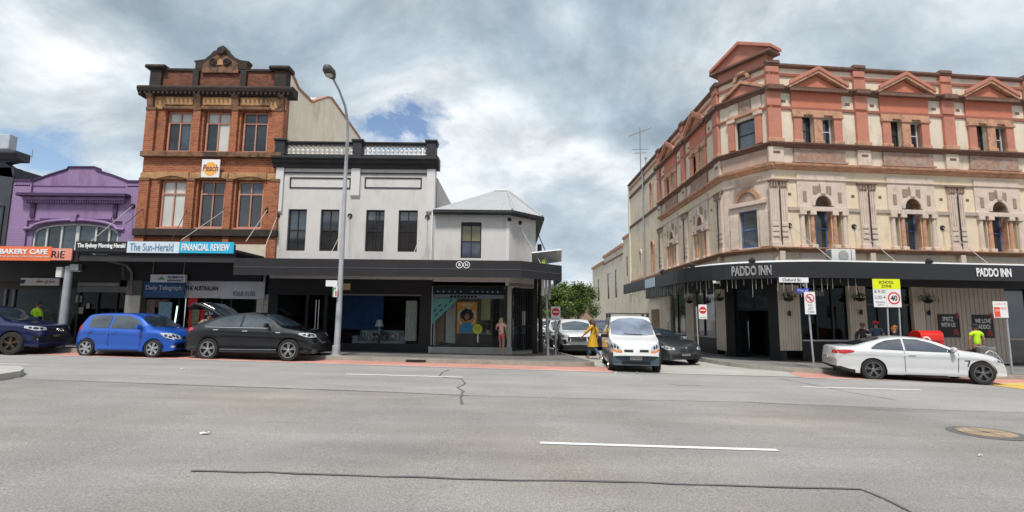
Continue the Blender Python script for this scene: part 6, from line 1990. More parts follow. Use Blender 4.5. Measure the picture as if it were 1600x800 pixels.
k.grid(rows).build('flashing', mat('pale metal flashing', (.62, .63, .64), .5, .08, 2), pa)
# lettering
def cfr(px0, px1, py):
    """frame tangent to the fascia between two pixels"""
    def hit(px):
        d = ray(px, py)
        best = None
        for a, b in zip(pathA[:-1], pathA[1:]):
            A = Vector((a[0] + hx, a[1] + hy)); Bb = Vector((b[0] + hx, b[1] + hy))
            e = Bb - A
            den = d.x * e.y - d.y * e.x
            if abs(den) < 1e-9: continue
            t = (A.x * e.y - A.y * e.x) / den
            s = (A.x * d.y - A.y * d.x) / den
            if -1e-6 <= s <= 1 + 1e-6 and t > 0: best = A + e * s
        return best
    A, Bb = hit(px0), hit(px1)
    return A, Bb, atan2(Bb.y - A.y, Bb.x - A.x)
A, Bb, yaw = cfr(1144, 1206, 424)
c = (A + Bb) / 2; nn = Vector((-sin(yaw), cos(yaw)))
c -= nn * .11
o = text('lettering', 'PADDO INN', .4, M_WHITE, pa, (c.x - hx, c.y - hy, 3.50), (pi / 2, 0, yaw), outline=.007, fit=((Bb - A).length * 1.0, .36), sx=1)
A, Bb, yaw = cfr(1525, 1579, 424)
c = (A + Bb) / 2 - Vector((-sin(yaw), cos(yaw))) * .02
text('lettering', 'PADDO INN', .4, M_WHITE, pa, (c.x - hx, c.y - hy, 3.51), (pi / 2, 0, yaw), fit=((Bb - A).length, .33), bold=.012)
A, Bb, yaw = cfr(1008.5, 1023.5, 443)
c = (A + Bb) / 2 - Vector((-sin(yaw), cos(yaw))) * .02
aws = thing('awning_sign', 'pale blue sheet sign on the far end of the pub awning fascia', 'sign', (c.x, c.y, 3.27), yaw)
l_ = (Bb - A).length / 2
B(-l_, 0 - .02, -.01, .01, 0, .46).build('panel', mat('pale sky blue sheet', (.5, .6, .68), .6, .1, 6), aws)
B(.02, l_, -.01, .01, 0, .46).build('panel', mat('pale sky blue sheet', (.5, .6, .68)), aws)
for px, py in ((1178, 411), (1083, 420), (1037, 431), (1457, 412)):
    A, Bb, yaw = cfr(px - 1, px + 1, py)
    ft = thing('flood_light', {1178: 'black flood light on the awning edge above the PADDO INN outline letters', 1083: 'black flood light on the awning edge left of the outline letters', 1037: 'black flood light on the awning edge near its far end', 1457: 'black flood light on the awning edge right of the air conditioner'}[px], 'light', (A.x, A.y + .1, zAb - .02), yaw, 'flood lights on the pub awning')
    MB().lathe([(.03, 0), (.04, .06)], 8).build('bracket', M_DARK, ft)
    MB().lathe([(.12, -.1), (.13, 0), (.05, .09), (.01, .1)], 12, o=(0, .02, .14)).build('lamp_head', M_DARK, ft, smooth=40)
# hanging icicle lights under the fascia on the corner: one strand each
kk = 0
M_ICE = mat('white cord lights', (.55, .54, .48), .5)
ice = []
path2 = [Vector(p) for p in pathA]
cum = [0]
for a, b in zip(path2[:-1], path2[1:]): cum.append(cum[-1] + (b - a).length)
s0, s1 = 1.5, cum[-2] + .6
fl_ = thing('icicle_lights', 'row of white icicle light cords hanging from the curved pub awning edge', 'lights', (hx, hy, zAa))
s_ = s0
rr_ = random.Random(4)
while s_ < s1:
    i = max(j for j in range(len(cum) - 1) if cum[j] <= s_)
    q = (s_ - cum[i]) / (cum[i + 1] - cum[i])
    p = path2[i].lerp(path2[i + 1], q)
    d = (path2[i + 1] - path2[i]).normalized()
    p = p + Vector((-d.y, d.x)) * .12
    MB().tube([(p.x, p.y, 0), (p.x, p.y, -rr_.uniform(.15, .7))], .006, 4).build('light_cord', M_ICE, fl_)
    s_ += rr_.choice((.14, .2, .3, .3))
# ground floor of the pub
M_SLAT = mat('beige vertical boards', (.70, .61, .49), .75, .1, 2, dirt=(.26, .22, .18), damt=.4, streak=.2)
M_PUBD = mat('near black pub paint', (.014, .014, .016), .5, .2, 2)
M_TAUPE = mat('taupe board wall', (.50, .43, .36), .75, .1, 1.5)
pf = thing('hotel_shopfront', 'dark pub shopfront with beige board pillars under the PADDO INN awning', 'shop front', (hx, hy, 0))
def gb(k, name, m, M, **kw):
    o = k.build(name, m, pf, **kw); o.matrix_local = M; return o
zg = -.30
zt_ = 3.6
def slatted(F, M, px0, px1, ytop=3.2, z0=.42, name='board', v=-.12):
    u0 = F.at(px0, 500, v)[0]; u1 = F.at(px1, 500, v)[0]
    n = max(2, round((u1 - u0) / .115))
    w = (u1 - u0) / n
    gb(MB().box(u0, u1, v + .015, .02, z0, ytop), 'pillar', M_SLAT, M)
    for i in range(n):
        gb(MB().box(u0 + i * w + .008, u0 + (i + 1) * w - .008, v - .012, v + .014, z0, ytop), name, M_SLAT, M)
    return u0, u1
def solid(F, M, px0, px1, z0, z1, v0, v1, m, nm):
    u0 = F.at(px0, 500, v0)[0]; u1 = F.at(px1, 500, v0)[0]
    gb(MB().box(u0, u1, v0, v1, z0, z1), nm, m, M); return u0, u1
# main facade
gb(MB().box(0, UE, -.3, .3, 3.1, zt_ + .3), 'header', M_PUBD, MH)
slatted(H, MH, 1218, 1251)
u0, u1 = solid(H, MH, 1251.5, 1327.5, zg, .8, -.02, .1, M_PUBD, 'stallriser')
gb(MB().box(u0, u1, .02, .03, .8, 3.1), 'shop_window', M_DKGL, MH)
gb(MB().box(u0, u1, -.08, .05, .80, .86), 'window_sill', M_HW, MH)
for q in (0.0, .33, .66, 1): gb(MB().box(u0 + (u1 - u0) * q - .035, u0 + (u1 - u0) * q + .035, -.03, .06, .86, 3.1), 'mullion', M_PUBD, MH)
slatted(H, MH, 1328, 1355, z0=-.1)
u0, u1 = solid(H, MH, 1355.5, 1428, zg, .3, -.02, .1, M_PUBD, 'stallriser')
gb(MB().box(u0, u1, .02, .03, .3, 3.1), 'shop_window', M_DKGL, MH)
for q in (0.0, .25, .5, .75, 1): gb(MB().box(u0 + (u1 - u0) * q - .035, u0 + (u1 - u0) * q + .035, -.03, .06, .3, 3.1), 'mullion', M_PUBD, MH)
gb(MB().box(u0, u1, -.04, .06, 2.3, 2.38), 'transom', mat('grey brown rail', (.12, .11, .1), .6), MH)
slatted(H, MH, 1428, 1446, z0=-.1)
u0, u1 = solid(H, MH, 1446, 1573, zg + .2, 3.1, -.1, .05, M_TAUPE, 'board_wall')
n_ = 18
for i in range(n_):
    uu = u0 + (u1 - u0) * i / n_
    gb(MB().box(uu + .012, uu + (u1 - u0) / n_ - .012, -.125, -.1, -.1, 3.08), 'board', M_TAUPE, MH)
u2 = u1 + .0
gb(MB().box(u2, UE, .05, .15, zg, 3.1), 'shop_window', M_PANE, MH)
for q in (.05, 1.2, 2.4): gb(MB().box(u2 + q - .04, u2 + q + .04, -.03, .05, zg, 3.1), 'mullion', M_PUBD, MH)
gb(MB().box(u2, UE, -.03, .05, .9, .97), 'rail', M_TAUPE, MH)
gb(MB().box(.0, UE, -.28, 3.2, zg - .1, zg + .02), 'threshold', M_PUBD, MH)
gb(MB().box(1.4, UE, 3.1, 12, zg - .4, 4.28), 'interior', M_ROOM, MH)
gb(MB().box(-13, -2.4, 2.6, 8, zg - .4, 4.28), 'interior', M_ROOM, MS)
# chamfer: double door
ud0, ud1 = CF.at(1150, 500)[0], CF.at(1203, 500)[0]
gb(MB().box(-.05, CLn + .05, -.3, .3, 3.0, zt_ + .3), 'header', M_PUBD, MC)
gb(MB().box(-.05, ud0, -.12, .3, zg, 3.0), 'door_jamb', M_PUBD, MC)
gb(MB().box(ud1, CLn + .05, -.12, .3, zg, 3.0), 'door_jamb', M_PUBD, MC)
gb(MB().box(ud0, ud1, .1, .2, 2.05, 2.15), 'door_head', M_BLACKP, MC)
gb(MB().box(ud0, ud1, .14, .16, 2.15, 3.0), 'fanlight', M_PANEB, MC)
gb(MB().box((ud0 + ud1) / 2 - .04, (ud0 + ud1) / 2 + .04, .08, .2, 2.15, 3.0), 'mullion', M_PUBD, MC)
for s in (0, 1):
    uh = ud0 if s == 0 else ud1
    sg = 1 if s == 0 else -1
    d_ = gb(MB().box(-.03, .03, 0, .62, zg + .05, 2.05), 'door_leaf', M_PANE, MC @ Matrix.Translation((uh + sg * .03, .15, 0)) @ Matrix.Rotation(-sg * .18, 4, 'Z'))
    k = MB().tube([(sg * .06, .5, .4), (sg * .06, .5, 1.6)], .018, 6)
    k.build('door_pull', M_CHROME, d_)
gb(MB().box(ud0, ud1, 2.2, 2.3, zg, 3.0), 'interior', M_ROOM, MC)
gb(MB().box(-.3, CLn + .3, -.15, 2.2, zg - .02, zg + .06), 'threshold', M_PUBD, MC)
# side street facade
gb(MB().box(-13, .05, -.3, .3, 3.05, zt_ + .3), 'header', M_PUBD, MS)
gb(MB().box(-18.8, -13, 0, .3, -.2, zt_), 'plain_wall', M_WG, MS)
slatted(SF, MS, 1119, 1134, z0=.25)
slatted(SF, MS, 1072, 1084, z0=.25)
slatted(SF, MS, 1031, 1048, z0=.1)
for p0, p1 in ((1084, 1119), (1048, 1072)):
    u0, u1 = solid(SF, MS, p0, p1, zg, .78, -.02, .1, M_PUBD, 'stallriser')
    gb(MB().box(u0, u1, .02, .03, .78, 3.05), 'shop_window', M_PANEB, MS)
    gb(MB().box(u0, u1, -.08, .05, .78, .83), 'window_sill', M_HW, MS)
    for q in (0.02, .5, .98): gb(MB().box(u0 + (u1 - u0) * q - .04, u0 + (u1 - u0) * q + .04, -.03, .06, .83, 3.05), 'mullion', M_PUBD, MS)
u0, u1 = solid(SF, MS, 1018, 1031, zg, 2.3, -.02, .1, mat('brown door', (.16, .09, .05), .6), 'side_door')
gb(MB().box(u0, u1, -.02, .1, 2.3, 3.05), 'plain_wall', M_HC, MS)
gb(MB().box(u0 - 1.0, u0, -.02, .1, -.2, 3.05), 'plain_wall', M_WG, MS)
gb(MB().box(SF.at(1134, 500)[0], .12, -.1, .2, zg, 3.05), 'corner_pier', M_PUBD, MS)
# wall lanterns on the pillars and hanging baskets
M_LEAFD = mat('dark basket leaf', (.03, .055, .018), .6, .4, 9)
def basket(label, F, px, py, v=-.45):
    u, z = F.at(px, py, v)
    t = thing('hanging_basket', label, 'plant', F.w(u, v, z), F.yaw, 'hanging baskets on the pub pillars')
    MB().lathe([(.03, -.14), (.14, -.1), (.2, 0), (.19, .01)], 12).build('bowl', M_DARK, t, smooth=40)
    MB().tube([(0, 0, 0), (0, .12, .45), (0, .34, .5)], .012, 5).build('bracket', M_DARK, t)
    k = MB(); rg = random.Random(int(px))
    for i in range(110):
        a = rg.uniform(0, 6.28); q = rg.uniform(0, .36) ; z_ = rg.uniform(-.06, .18) - q * .25
        c = Vector((q * cos(a) * 1.2, q * sin(a) * .7, z_ + .06)); d1 = Vector((rg.uniform(-1, 1), rg.uniform(-1, 1), rg.uniform(-.7, .6))).normalized() * .09
        d2 = d1.cross(Vector((.1, .2, 1))).normalized() * .03
        k.add([c, c + d1 * .5 + d2, c + d1, c + d1 * .5 - d2], [(0, 1, 2, 3)])
    k.build('foliage', M_LEAFD, t)
basket('dark hanging basket on the beige pillar right of the pub door', H, 1232, 466)
basket('dark hanging basket on the beige pillar behind the school zone sign', H, 1344, 466)
basket('dark hanging basket on the board wall left of the SPRITZ poster', H, 1450, 469)
basket('dark hanging basket on the pillar left of the pub door', SF, 1124, 466)
basket('dark hanging basket on the middle side street pillar', SF, 1077, 470)
def lantern(label, F, px, py):
    u, z = F.at(px, py, -.22)
    t = thing('wall_lamp', label, 'lamp', F.w(u, -.22, z), F.yaw, 'small wall lamps on the pub pillars')
    MB().lathe([(.05, -.1), (.05, .1), (.02, .12)], 8).build('lamp_body', M_DARK, t)
    B(-.03, .03, 0, .12, -.03, .03).build('bracket', M_DARK, t)
lantern('small black wall lamp under the basket right of the pub door', H, 1234, 490)
lantern('small black wall lamp on the pillar behind the school zone sign', H, 1346, 488)
lantern('small black wall lamp left of the SPRITZ poster', H, 1452, 489)
# posters on the board wall
board('pub_poster', 'black poster reading SPRITZ WITH US with a red drink on the board wall', H, (1467, 491, 1500, 527), -.16, M_INK, [('SPRITZ\nWITH US', (1469.5, 495, 1492, 511), M_WHITE, dict(bold=.004))], thick=.03, cat='poster')
p2, q = board('pub_poster', 'black poster reading WE LOVE PADDO behind the hi-vis worker', H, (1521, 492, 1553, 528), -.16, M_INK, [('WE LOVE\nPADDO!', (1523.5, 498, 1548, 514), M_WHITE, dict(bold=.004))], thick=.03, cat='poster')
M_DRINK = mat('poster red drink', (.28, .03, .02), .6, .5, 9)
for o_ in [bpy.data.objects['pub_poster'], p2]:
    MB().slab([(.12, .1), (.42, .08), (.34, .34), (.2, .34)], -.005, 0).build('drink_print', M_DRINK, o_)
    MB().slab([(.3, .8), (.45, .8), (.45, 1.05), (.36, 1.0)], -.005, 0).build('drink_print', M_DRINK, o_)
u0, z0 = H.at(1288, 457, -.06)[0], H.at(1288, 457, -.06)[1]
text('window_lettering', 'PADDO INN', .3, mat('dull white lettering', (.4, .4, .4), .6), pf, tuple(H.w(H.at(1266, 458, -.33)[0], -.33, H.at(1266, 458, -.33)[1]) - Vector((hx, hy, 0))), (pi / 2, 0, H.yaw), fit=(1.2, .24))
# security cameras
def seccam(label, p, yaw):
    t = thing('security_camera', label, 'camera', p, yaw, 'security cameras')
    B(-.05, .05, -.22, .1, -.05, .05).build('housing', M_WHITE, t, bevel=.01)
    MB().tube([(0, .05, 0), (0, .2, .1), (0, .2, .3)], .02, 6).build('arm', M_STEELC, t)
u, z = SF.at(1121, 441, -1.6)
seccam('white security camera hanging under the pub awning left of the corner', SF.w(u, -1.6, z), R(-60))
# ------------------------------------------------------------------ ground, roads, paths
def road_mat(name, col, grain=.35, patch=.14, tint=None):
    mt = mat(name, col)
    nt = mt.node_tree; L = nt.links.new
    b = nt.nodes['Principled BSDF']
    b.inputs['Roughness'].default_value = .92
    b.inputs['Specular IOR Level'].default_value = .25
    tc = nt.nodes.new('ShaderNodeTexCoord')
    n1 = nt.nodes.new('ShaderNodeTexNoise'); n1.inputs['Scale'].default_value = 52; n1.inputs['Detail'].default_value = 3; n1.inputs['Roughness'].default_value = .8
    n2 = nt.nodes.new('ShaderNodeTexNoise'); n2.inputs['Scale'].default_value = .35; n2.inputs['Detail'].default_value = 7; n2.inputs['Roughness'].default_value = .6
    mp = nt.nodes.new('ShaderNodeMapping'); mp.inputs['Scale'].default_value = (.22, 1.3, 1)
    n3 = nt.nodes.new('ShaderNodeTexNoise'); n3.inputs['Scale'].default_value = 1.0; n3.inputs['Detail'].default_value = 5
    L(tc.outputs['Object'], n1.inputs[0]); L(tc.outputs['Object'], n2.inputs[0]); L(tc.outputs['Object'], mp.inputs[0]); L(mp.outputs[0], n3.inputs[0])
    v1 = nt.nodes.new('ShaderNodeTexVoronoi'); v1.inputs['Scale'].default_value = 60
    L(tc.outputs['Object'], v1.inputs[0])
    def mr(src, a, b_, c, d):
        m_ = nt.nodes.new('ShaderNodeMapRange')
        for i, x in enumerate((a, b_, c, d)): m_.inputs[i + 1].default_value = x
        L(src, m_.inputs[0]); return m_.outputs[0]
    def mul(a, c):
        m_ = nt.nodes.new('ShaderNodeMath'); m_.operation = 'MULTIPLY'; L(a, m_.inputs[0]); L(c, m_.inputs[1]); return m_.outputs[0]
    f = mul(mul(mr(n1.outputs[0], .3, .7, 1 - grain, 1 + grain), mr(n2.outputs[0], .3, .7, 1 - patch, 1 + patch)), mr(n3.outputs[0], .3, .7, 1 - patch * .7, 1 + patch * .7))
    f = mul(f, mr(v1.outputs['Distance'], 0, .5, .8, 1.15))
    sc = nt.nodes.new('ShaderNodeVectorMath'); sc.operation = 'SCALE'; sc.inputs[0].default_value = col
    L(f, sc.inputs['Scale'])
    src = sc.outputs[0]
    if tint:
        n4 = nt.nodes.new('ShaderNodeTexNoise'); n4.inputs['Scale'].default_value = .25; n4.inputs['Detail'].default_value = 5
        L(tc.outputs['Object'], n4.inputs[0])
        mx = nt.nodes.new('ShaderNodeMix'); mx.data_type = 'RGBA'; mx.blend_type = 'MULTIPLY'
        mx.inputs[7].default_value = (*tint, 1)
        L(mr(n4.outputs[0], .42, .68, 0, 1), mx.inputs[0]); L(src, mx.inputs[6]); src = mx.outputs[2]
    L(src, b.inputs['Base Color'])
    bp = nt.nodes.new('ShaderNodeBump'); bp.inputs['Strength'].default_value = .5; bp.inputs['Distance'].default_value = .006
    L(n1.outputs[0], bp.inputs['Height']); L(bp.outputs[0], b.inputs['Normal'])
    return mt
M_ASPH = road_mat('worn asphalt', (.238, .229, .219), .45, .17, tint=(1.0, .93, .86))
M_ASPF = road_mat('pale asphalt lane', (.275, .267, .258), .35, .12)
M_SIDE = road_mat('pale side street surface', (.36, .35, .32), .2, .12)
M_RED = road_mat('red lane surface', (.46, .23, .19), .2, .2)
M_PATH = road_mat('dark paving', (.14, .13, .125), .25, .22)
M_PATHR = road_mat('grey paving', (.20, .195, .185), .22, .2)
M_KERB = mat('kerb stone', (.30, .28, .24), .85, .2, 3, bump=.2, dirt=(.12, .10, .08), dscale=1.5, damt=.7)
M_LINE = mat('road marking paint', (.74, .74, .72), .7, .08, 6, dirt=(.32, .31, .3), dscale=14, damt=.55, dpos=.58)
M_YEL = mat('yellow road paint', (.62, .42, .09), .7, .15, 6)
M_TAR = mat('tar crack sealer', (.125, .122, .122), .6, .15, 10)

def sheet(name, poly, dz, m, label=None, kind='structure', parent=None):
    k = MB().add([(x, y, gz(x) + dz) for x, y in poly], [tuple(range(len(poly)))])
    o = k.build(name, m, parent)
    if kind: o['kind'] = kind
    if label: o['label'] = label
    return o
Yk = lambda x: 18.08 - .045 * x
Yr = lambda x: 16.72 - .055 * x
sheet('road', [(-130, -80), (130, -80), (130, 420), (-130, 420)], 0, M_ASPH, 'worn grey asphalt of the wide main road')
seam = [on_ground(x, y) for x, y in ((0, 592), (60, 594), (240, 600), (420, 606), (600, 612.5), (700, 617), (880, 622), (1000, 625), (1150, 628), (1300, 634), (1450, 640), (1600, 645))]
sheet('road_lane', [(-60, Yr(-60))] + [(-60, 12.6)] + [(p.x, p.y) for p in seam] + [(60, 8.6), (60, Yr(60))] , .004, M_ASPF, 'paler resurfaced lane nearest the shops')
sheet('side_street', [(3.2, Yr(3.2) + .01), (9.3, Yr(9.3) + .2), (9.6, 18.2), (7.95, 22), (7.95, 200), (2.0, 200), (2.0, 24), (2.9, 20)], .008, M_SIDE, 'pale surface of the side street and its mouth')
sheet('red_lane', [(-60, Yr(-60)), (3.15, Yr(3.15)), (3.6, Yr(3.6) + .5), (3.3, 18.2), (-60, Yk(-60) + .1)], .012, M_RED, 'red bus lane strip in front of the left shops')
sheet('red_lane', [(9.1, Yr(9.1)), (60, Yr(60)), (60, Yk(60) + .1), (9.8, 18.1), (9.4, 17.6)], .012, M_RED, 'red bus lane strip in front of the pub')
def line(name, pts, w, m, dz, label):
    """painted strip along plan points"""
    P = [Vector(p) for p in pts]
    a = []; b = []
    for i, p in enumerate(P):
        d = (P[min(i + 1, len(P) - 1)] - P[max(i - 1, 0)]).normalized(); n_ = Vector((-d.y, d.x)) * (w[i] if isinstance(w, list) else w) / 2
        a.append(p + n_); b.append(p - n_)
    return MB().grid([[(p.x, p.y, gz(p.x) + dz) for p in b], [(p.x, p.y, gz(p.x) + dz) for p in a]]).build(name, m)
def og(*pts): return [(p.x, p.y) for p in (on_ground(x, y) for x, y in pts)]
def mark(name, pts, w, m, dz, label, **kw):
    o = line(name, pts, w, m, dz, label); o['kind'] = 'structure'; o['label'] = label; return o
mark('lane_marking', og((844, 692.5), (1215, 704)), .11, M_LINE, .008, 'long near white lane dash in the foreground')
mark('lane_marking', og((540, 585), (722, 590)), .13, M_LINE, .012, 'far white lane dash before the corner shop')
mark('lane_marking', og((1253, 605), (1440, 610)), .13, M_LINE, .012, 'far white lane dash before the white coupe')
mark('lane_marking', og((-40, 568.5), (46, 570)), .10, M_LINE, .012, 'white lane dash at the left edge')
mark('edge_line', [(-30, Yr(-30) - .05), (3.2, Yr(3.2) - .05)], .07, M_LINE, .016, 'thin white edge line of the left red lane')
mark('edge_line', [(9.0, Yr(9.0) - .05), (40, Yr(40) - .05)], .07, M_LINE, .016, 'thin white edge line of the right red lane')
yl = og((1530, 600), (1600, 598.5), (1640, 606), (1600, 609))
sheet('yellow_marking', yl, .014, M_YEL, 'yellow paint on the road beside the front wheel of the white coupe')
rg = random.Random(3)
def crack(pts, w, label):
    out = []
    for a, b in zip(pts[:-1], pts[1:]):
        n_ = max(2, int((Vector(b) - Vector(a)).length / .25))
        for i in range(n_):
            q = i / n_
            out.append((a[0] + (b[0] - a[0]) * q + rg.uniform(-.02, .02), a[1] + (b[1] - a[1]) * q + rg.uniform(-.018, .018)))
    out.append(pts[-1])
    mark('crack_sealing', out, [w * rg.uniform(.55, 1.2) for _ in out], M_TAR, .010, label)
crack(og((300, 736.5), (420, 739), (560, 744), (760, 750), (960, 754), (1100, 758), (1220, 762), (1345, 766), (1380, 780), (1425, 802)), .042, 'long sealed crack across the foreground')
crack(og((702, 578), (690, 583), (686, 589), (700, 591), (720, 592), (728, 600), (714, 606), (724, 612), (720, 622), (722, 632)), .05, 'wriggling sealed crack below the far lane dash')
crack(og((1218, 592), (1262, 600), (1320, 612), (1400, 626)), .03, 'thin sealed crack left of the white coupe')
crack(og((1046, 600), (1060, 603), (1100, 603)), .03, 'short sealed crack before the white van')
crack(og((1160, 628), (1300, 636), (1420, 642)), .02, 'faint crack in the right lane')
crack(og((30, 592), (140, 596), (320, 603), (560, 611), (745, 619)), .025, 'dark joint between the two asphalt surfaces')
# footpaths with kerbs
Lp = [(-60, Yk(-60)), (-30, Yk(-30)), (2.0, Yk(2.0)), (2.55, 18.1), (2.95, 18.45), (3.02, 18.95), (2.9, 19.6), (2.6, 21.2), (2.2, 23.5), (2.05, 26), (2.05, 200)]
Rp = [(60, Yk(60)), (30, Yk(30)), (11.4, Yk(11.4)), (10.4, 17.72), (9.5, 18.15), (8.8, 18.85), (8.3, 19.7), (8.05, 21), (7.95, 23), (7.95, 200)]
sheet('footpath', Lp + [(-60, 200)], .15, M_PATH, 'dark footpath in front of the left shops')
sheet('footpath', (Rp + [(60, 200)])[::-1], .15, M_PATHR, 'grey footpath in front of the pub')
def kerb(path, side, label, parts):
    P = [Vector(p) for p in path]
    rows = [[], [], [], []]
    for i, p in enumerate(P):
        d = (P[min(i + 1, len(P) - 1)] - P[max(i - 1, 0)]).normalized(); n_ = Vector((-d.y, d.x)) * side
        for j, (o_, z) in enumerate(((-.02, -.02), (-.004, .135), (.01, .154), (.16, .157))):
            q = p + n_ * o_
            rows[j].append((q.x, q.y, gz(q.x) + z))
    o = MB().grid(rows, flip=side < 0).build('kerb', M_KERB); o['kind'] = 'structure'; o['label'] = label
    return o
kerb(Lp, 1, 'stone kerb in front of the left shops and round the corner', 0)
kerb(Rp, -1, 'stone kerb in front of the pub and round its corner', 0)
# joints of the kerb stones, paving grid
def slabs(name, x0, x1, y0, y1, dz, m, nx, ny, ok, label, parent):
    n = 0
    for i in range(nx):
        for j in range(ny):
            a, b = x0 + (x1 - x0) * i / nx, x0 + (x1 - x0) * (i + 1) / nx
            c, d = y0 + (y1 - y0) * j / ny, y0 + (y1 - y0) * (j + 1) / ny
            if not all(ok(p, q) for p, q in ((a, c), (b, c), (a, d), (b, d))): continue
            g = .008
            k = MB().add([(a + g, c + g, gz(a) + dz), (b - g, c + g, gz(b) + dz), (b - g, d - g, gz(b) + dz), (a + g, d - g, gz(a) + dz)], [(0, 1, 2, 3)])
            k.build(name, m[(i * 7 + j * 3) % len(m)], parent)
path_l = bpy.data.objects['footpath']
slabs('paving_slab', -10, 2.4, 18.25, 20.95, .158, [M_PATH, road_mat('dark paving b', (.155, .145, .135), .25, .2)], 16, 3, lambda x, y: y > Yk(x) + .2 and (x < 1.6 or y > 18.6 and x < 2.5), '', path_l)
slabs('paving_slab', 10, 20, 17.6, 21.5, .158, [M_PATHR, road_mat('grey paving b', (.22, .21, .2), .22, .2)], 12, 4, lambda x, y: y > Yk(x) + .2, '', bpy.data.objects['footpath.001'])
# storm drain
p = on_ground(1176 * 0 + 645, 569)
B(-.35, .35, -.03, .06, .03, .10).build('drain_slot', M_DARK, bpy.data.objects['kerb'], loc=(p.x, Yk(p.x) - .012, gz(p.x)))
# traffic island at left
isl = og((-60, 583), (0, 580.5), (30, 581.5), (37, 585), (30, 590), (0, 595), (-60, 601))
ti = MB(); 
ti.add([(x, y, gz(x)) for x, y in isl] + [(x, y, gz(x) + .15) for x, y in isl], [tuple(range(7, 14))] + [(i, (i + 1) % 7, (i + 1) % 7 + 7, i + 7) for i in range(7)])
ti.f = [f[::-1] if i == 0 else f[::-1] for i, f in enumerate(ti.f)]
o = ti.build('traffic_island', mat('pale concrete', (.42, .41, .38), .85, .12, 4, bump=.2, dirt=(.2, .19, .17), damt=.5)); tag(o, 'low pale concrete traffic island nose at the left edge of the road', 'traffic island')
# manhole
c = on_ground(1541, 677.5)
mh = thing('manhole', 'round manhole cover with tan infill and dark asphalt collar in the right lane', 'manhole', c)
M_TAN = mat('tan concrete infill', (.34, .25, .17), .85, .2, 5, bump=.2, dirt=(.2, .16, .12), dscale=8, damt=.6)
MB().lathe([(.50, 0), (.50, .013), (.01, .013)], 36).build('collar', M_TAR, mh)
MB().lathe([(.385, .013), (.385, .02), (.01, .02)], 36).build('rim_plate', mat('worn iron', (.2, .17, .14), .6, .3, 9), mh)
for i in range(4):
    a0_, a1_ = i * pi / 2 + .06, (i + 1) * pi / 2 - .06
    pts = [(.04 * cos((a0_ + a1_) / 2), .04 * sin((a0_ + a1_) / 2))] + [(.36 * cos(a), .36 * sin(a)) for a in np.linspace(a0_, a1_, 10)]
    MB().plate(pts, .018, .024).build('infill', M_TAN, mh)
MB().box(-.04, .04, -.02, .02, .018, .026).build('lifting_slot', M_DARK, mh)
# litter
def litter(px, py, w, label, m=M_WHITE):
    p = on_ground(px, py)
    rr = random.Random(px)
    k = MB(); vs = []
    nx = 5
    rows = [[(w * (i / nx - .5) + rr.uniform(-.01, .01), w * .6 * (j / nx - .5) + rr.uniform(-.01, .01), .012 + rr.uniform(0, .03)) for i in range(nx + 1)] for j in range(nx + 1)]
    k.grid(rows)
    o = k.build('litter', m, loc=p); tag(o, label, 'litter')
    return o
litter(320, 679, .11, 'small crumpled white paper scrap on the asphalt at left')
litter(1532, 714, .05, 'tiny white scrap below the manhole cover')
litter(285, 577, .08, 'pale scrap on the lane in front of the blue hatchback')
litter(963, 583, .08, 'pale scrap on the road near the white van')

# ------------------------------------------------------------------ poles, signs and street furniture
M_GALV = mat('dull galvanised pole', (.40, .42, .44), .5, .12, 6, metal=.4, dirt=(.28, .25, .2), dscale=5, damt=.35)
M_LPOLE = mat('pale grey lamp post', (.42, .44, .47), .55, .1, 3, metal=.15, dirt=(.3, .28, .25), dscale=3, damt=.4, streak=.3)
FL = Frame(0, 18.62, 0)
def lw(px, py, Y):
    f = Frame(0, Y, 0); u, z = f.at(px, py); return Vector((u, Y, z))
b0 = lw(525, 554, 18.62)
post = thing('street_lamp', 'tall grey street lamp with curved arm in front of the white building', 'street lamp', (b0.x, b0.y, gz(b0.x) + .15))
def rel(p, o): return tuple(Vector(p) - o.location)
pts = [lw(525.5, 556, 18.62), lw(529, 500, 18.62), lw(534, 400, 18.62), lw(540, 270, 18.62), lw(543, 215, 18.55), lw(543.5, 190, 18.4), lw(539, 165, 18.1), lw(530, 141, 17.7), lw(520, 122, 17.3)]
sm = []
MB().tube([rel(p, post) for p in pts], [.115, .108, .09, .07, .056, .052, .046, .042, .04], 12).build('pole', M_LPOLE, post, smooth=50)
MB().lathe([(.2, 0), (.2, .02), (.14, .03), (.14, .35), (.128, .36)], 14).build('base_sleeve', M_LPOLE, post, smooth=40)
h0, h1 = lw(521, 121, 17.3), lw(509, 104, 16.9)
hd = MB(); k_ = 10
hdv = (h1 - h0).normalized()
hd.tube([rel(h0 + hdv * t, post) for t in (-.05, .05, .2, .42, .52)], [.06, .14, .2, .17, .06], 12)
hd.build('lamp_head', mat('dark lamp housing', (.07, .065, .055), .6, .2, 6), post, smooth=60)
MB().lathe([(.15, .0), (.13, -.08), (.01, -.12)], 14, o=rel(h0 + hdv * .25 + Vector((0, 0, -.10)), post)).build('lamp_glass', mat('frosted lamp glass', (.55, .52, .45), .2), post, smooth=60)
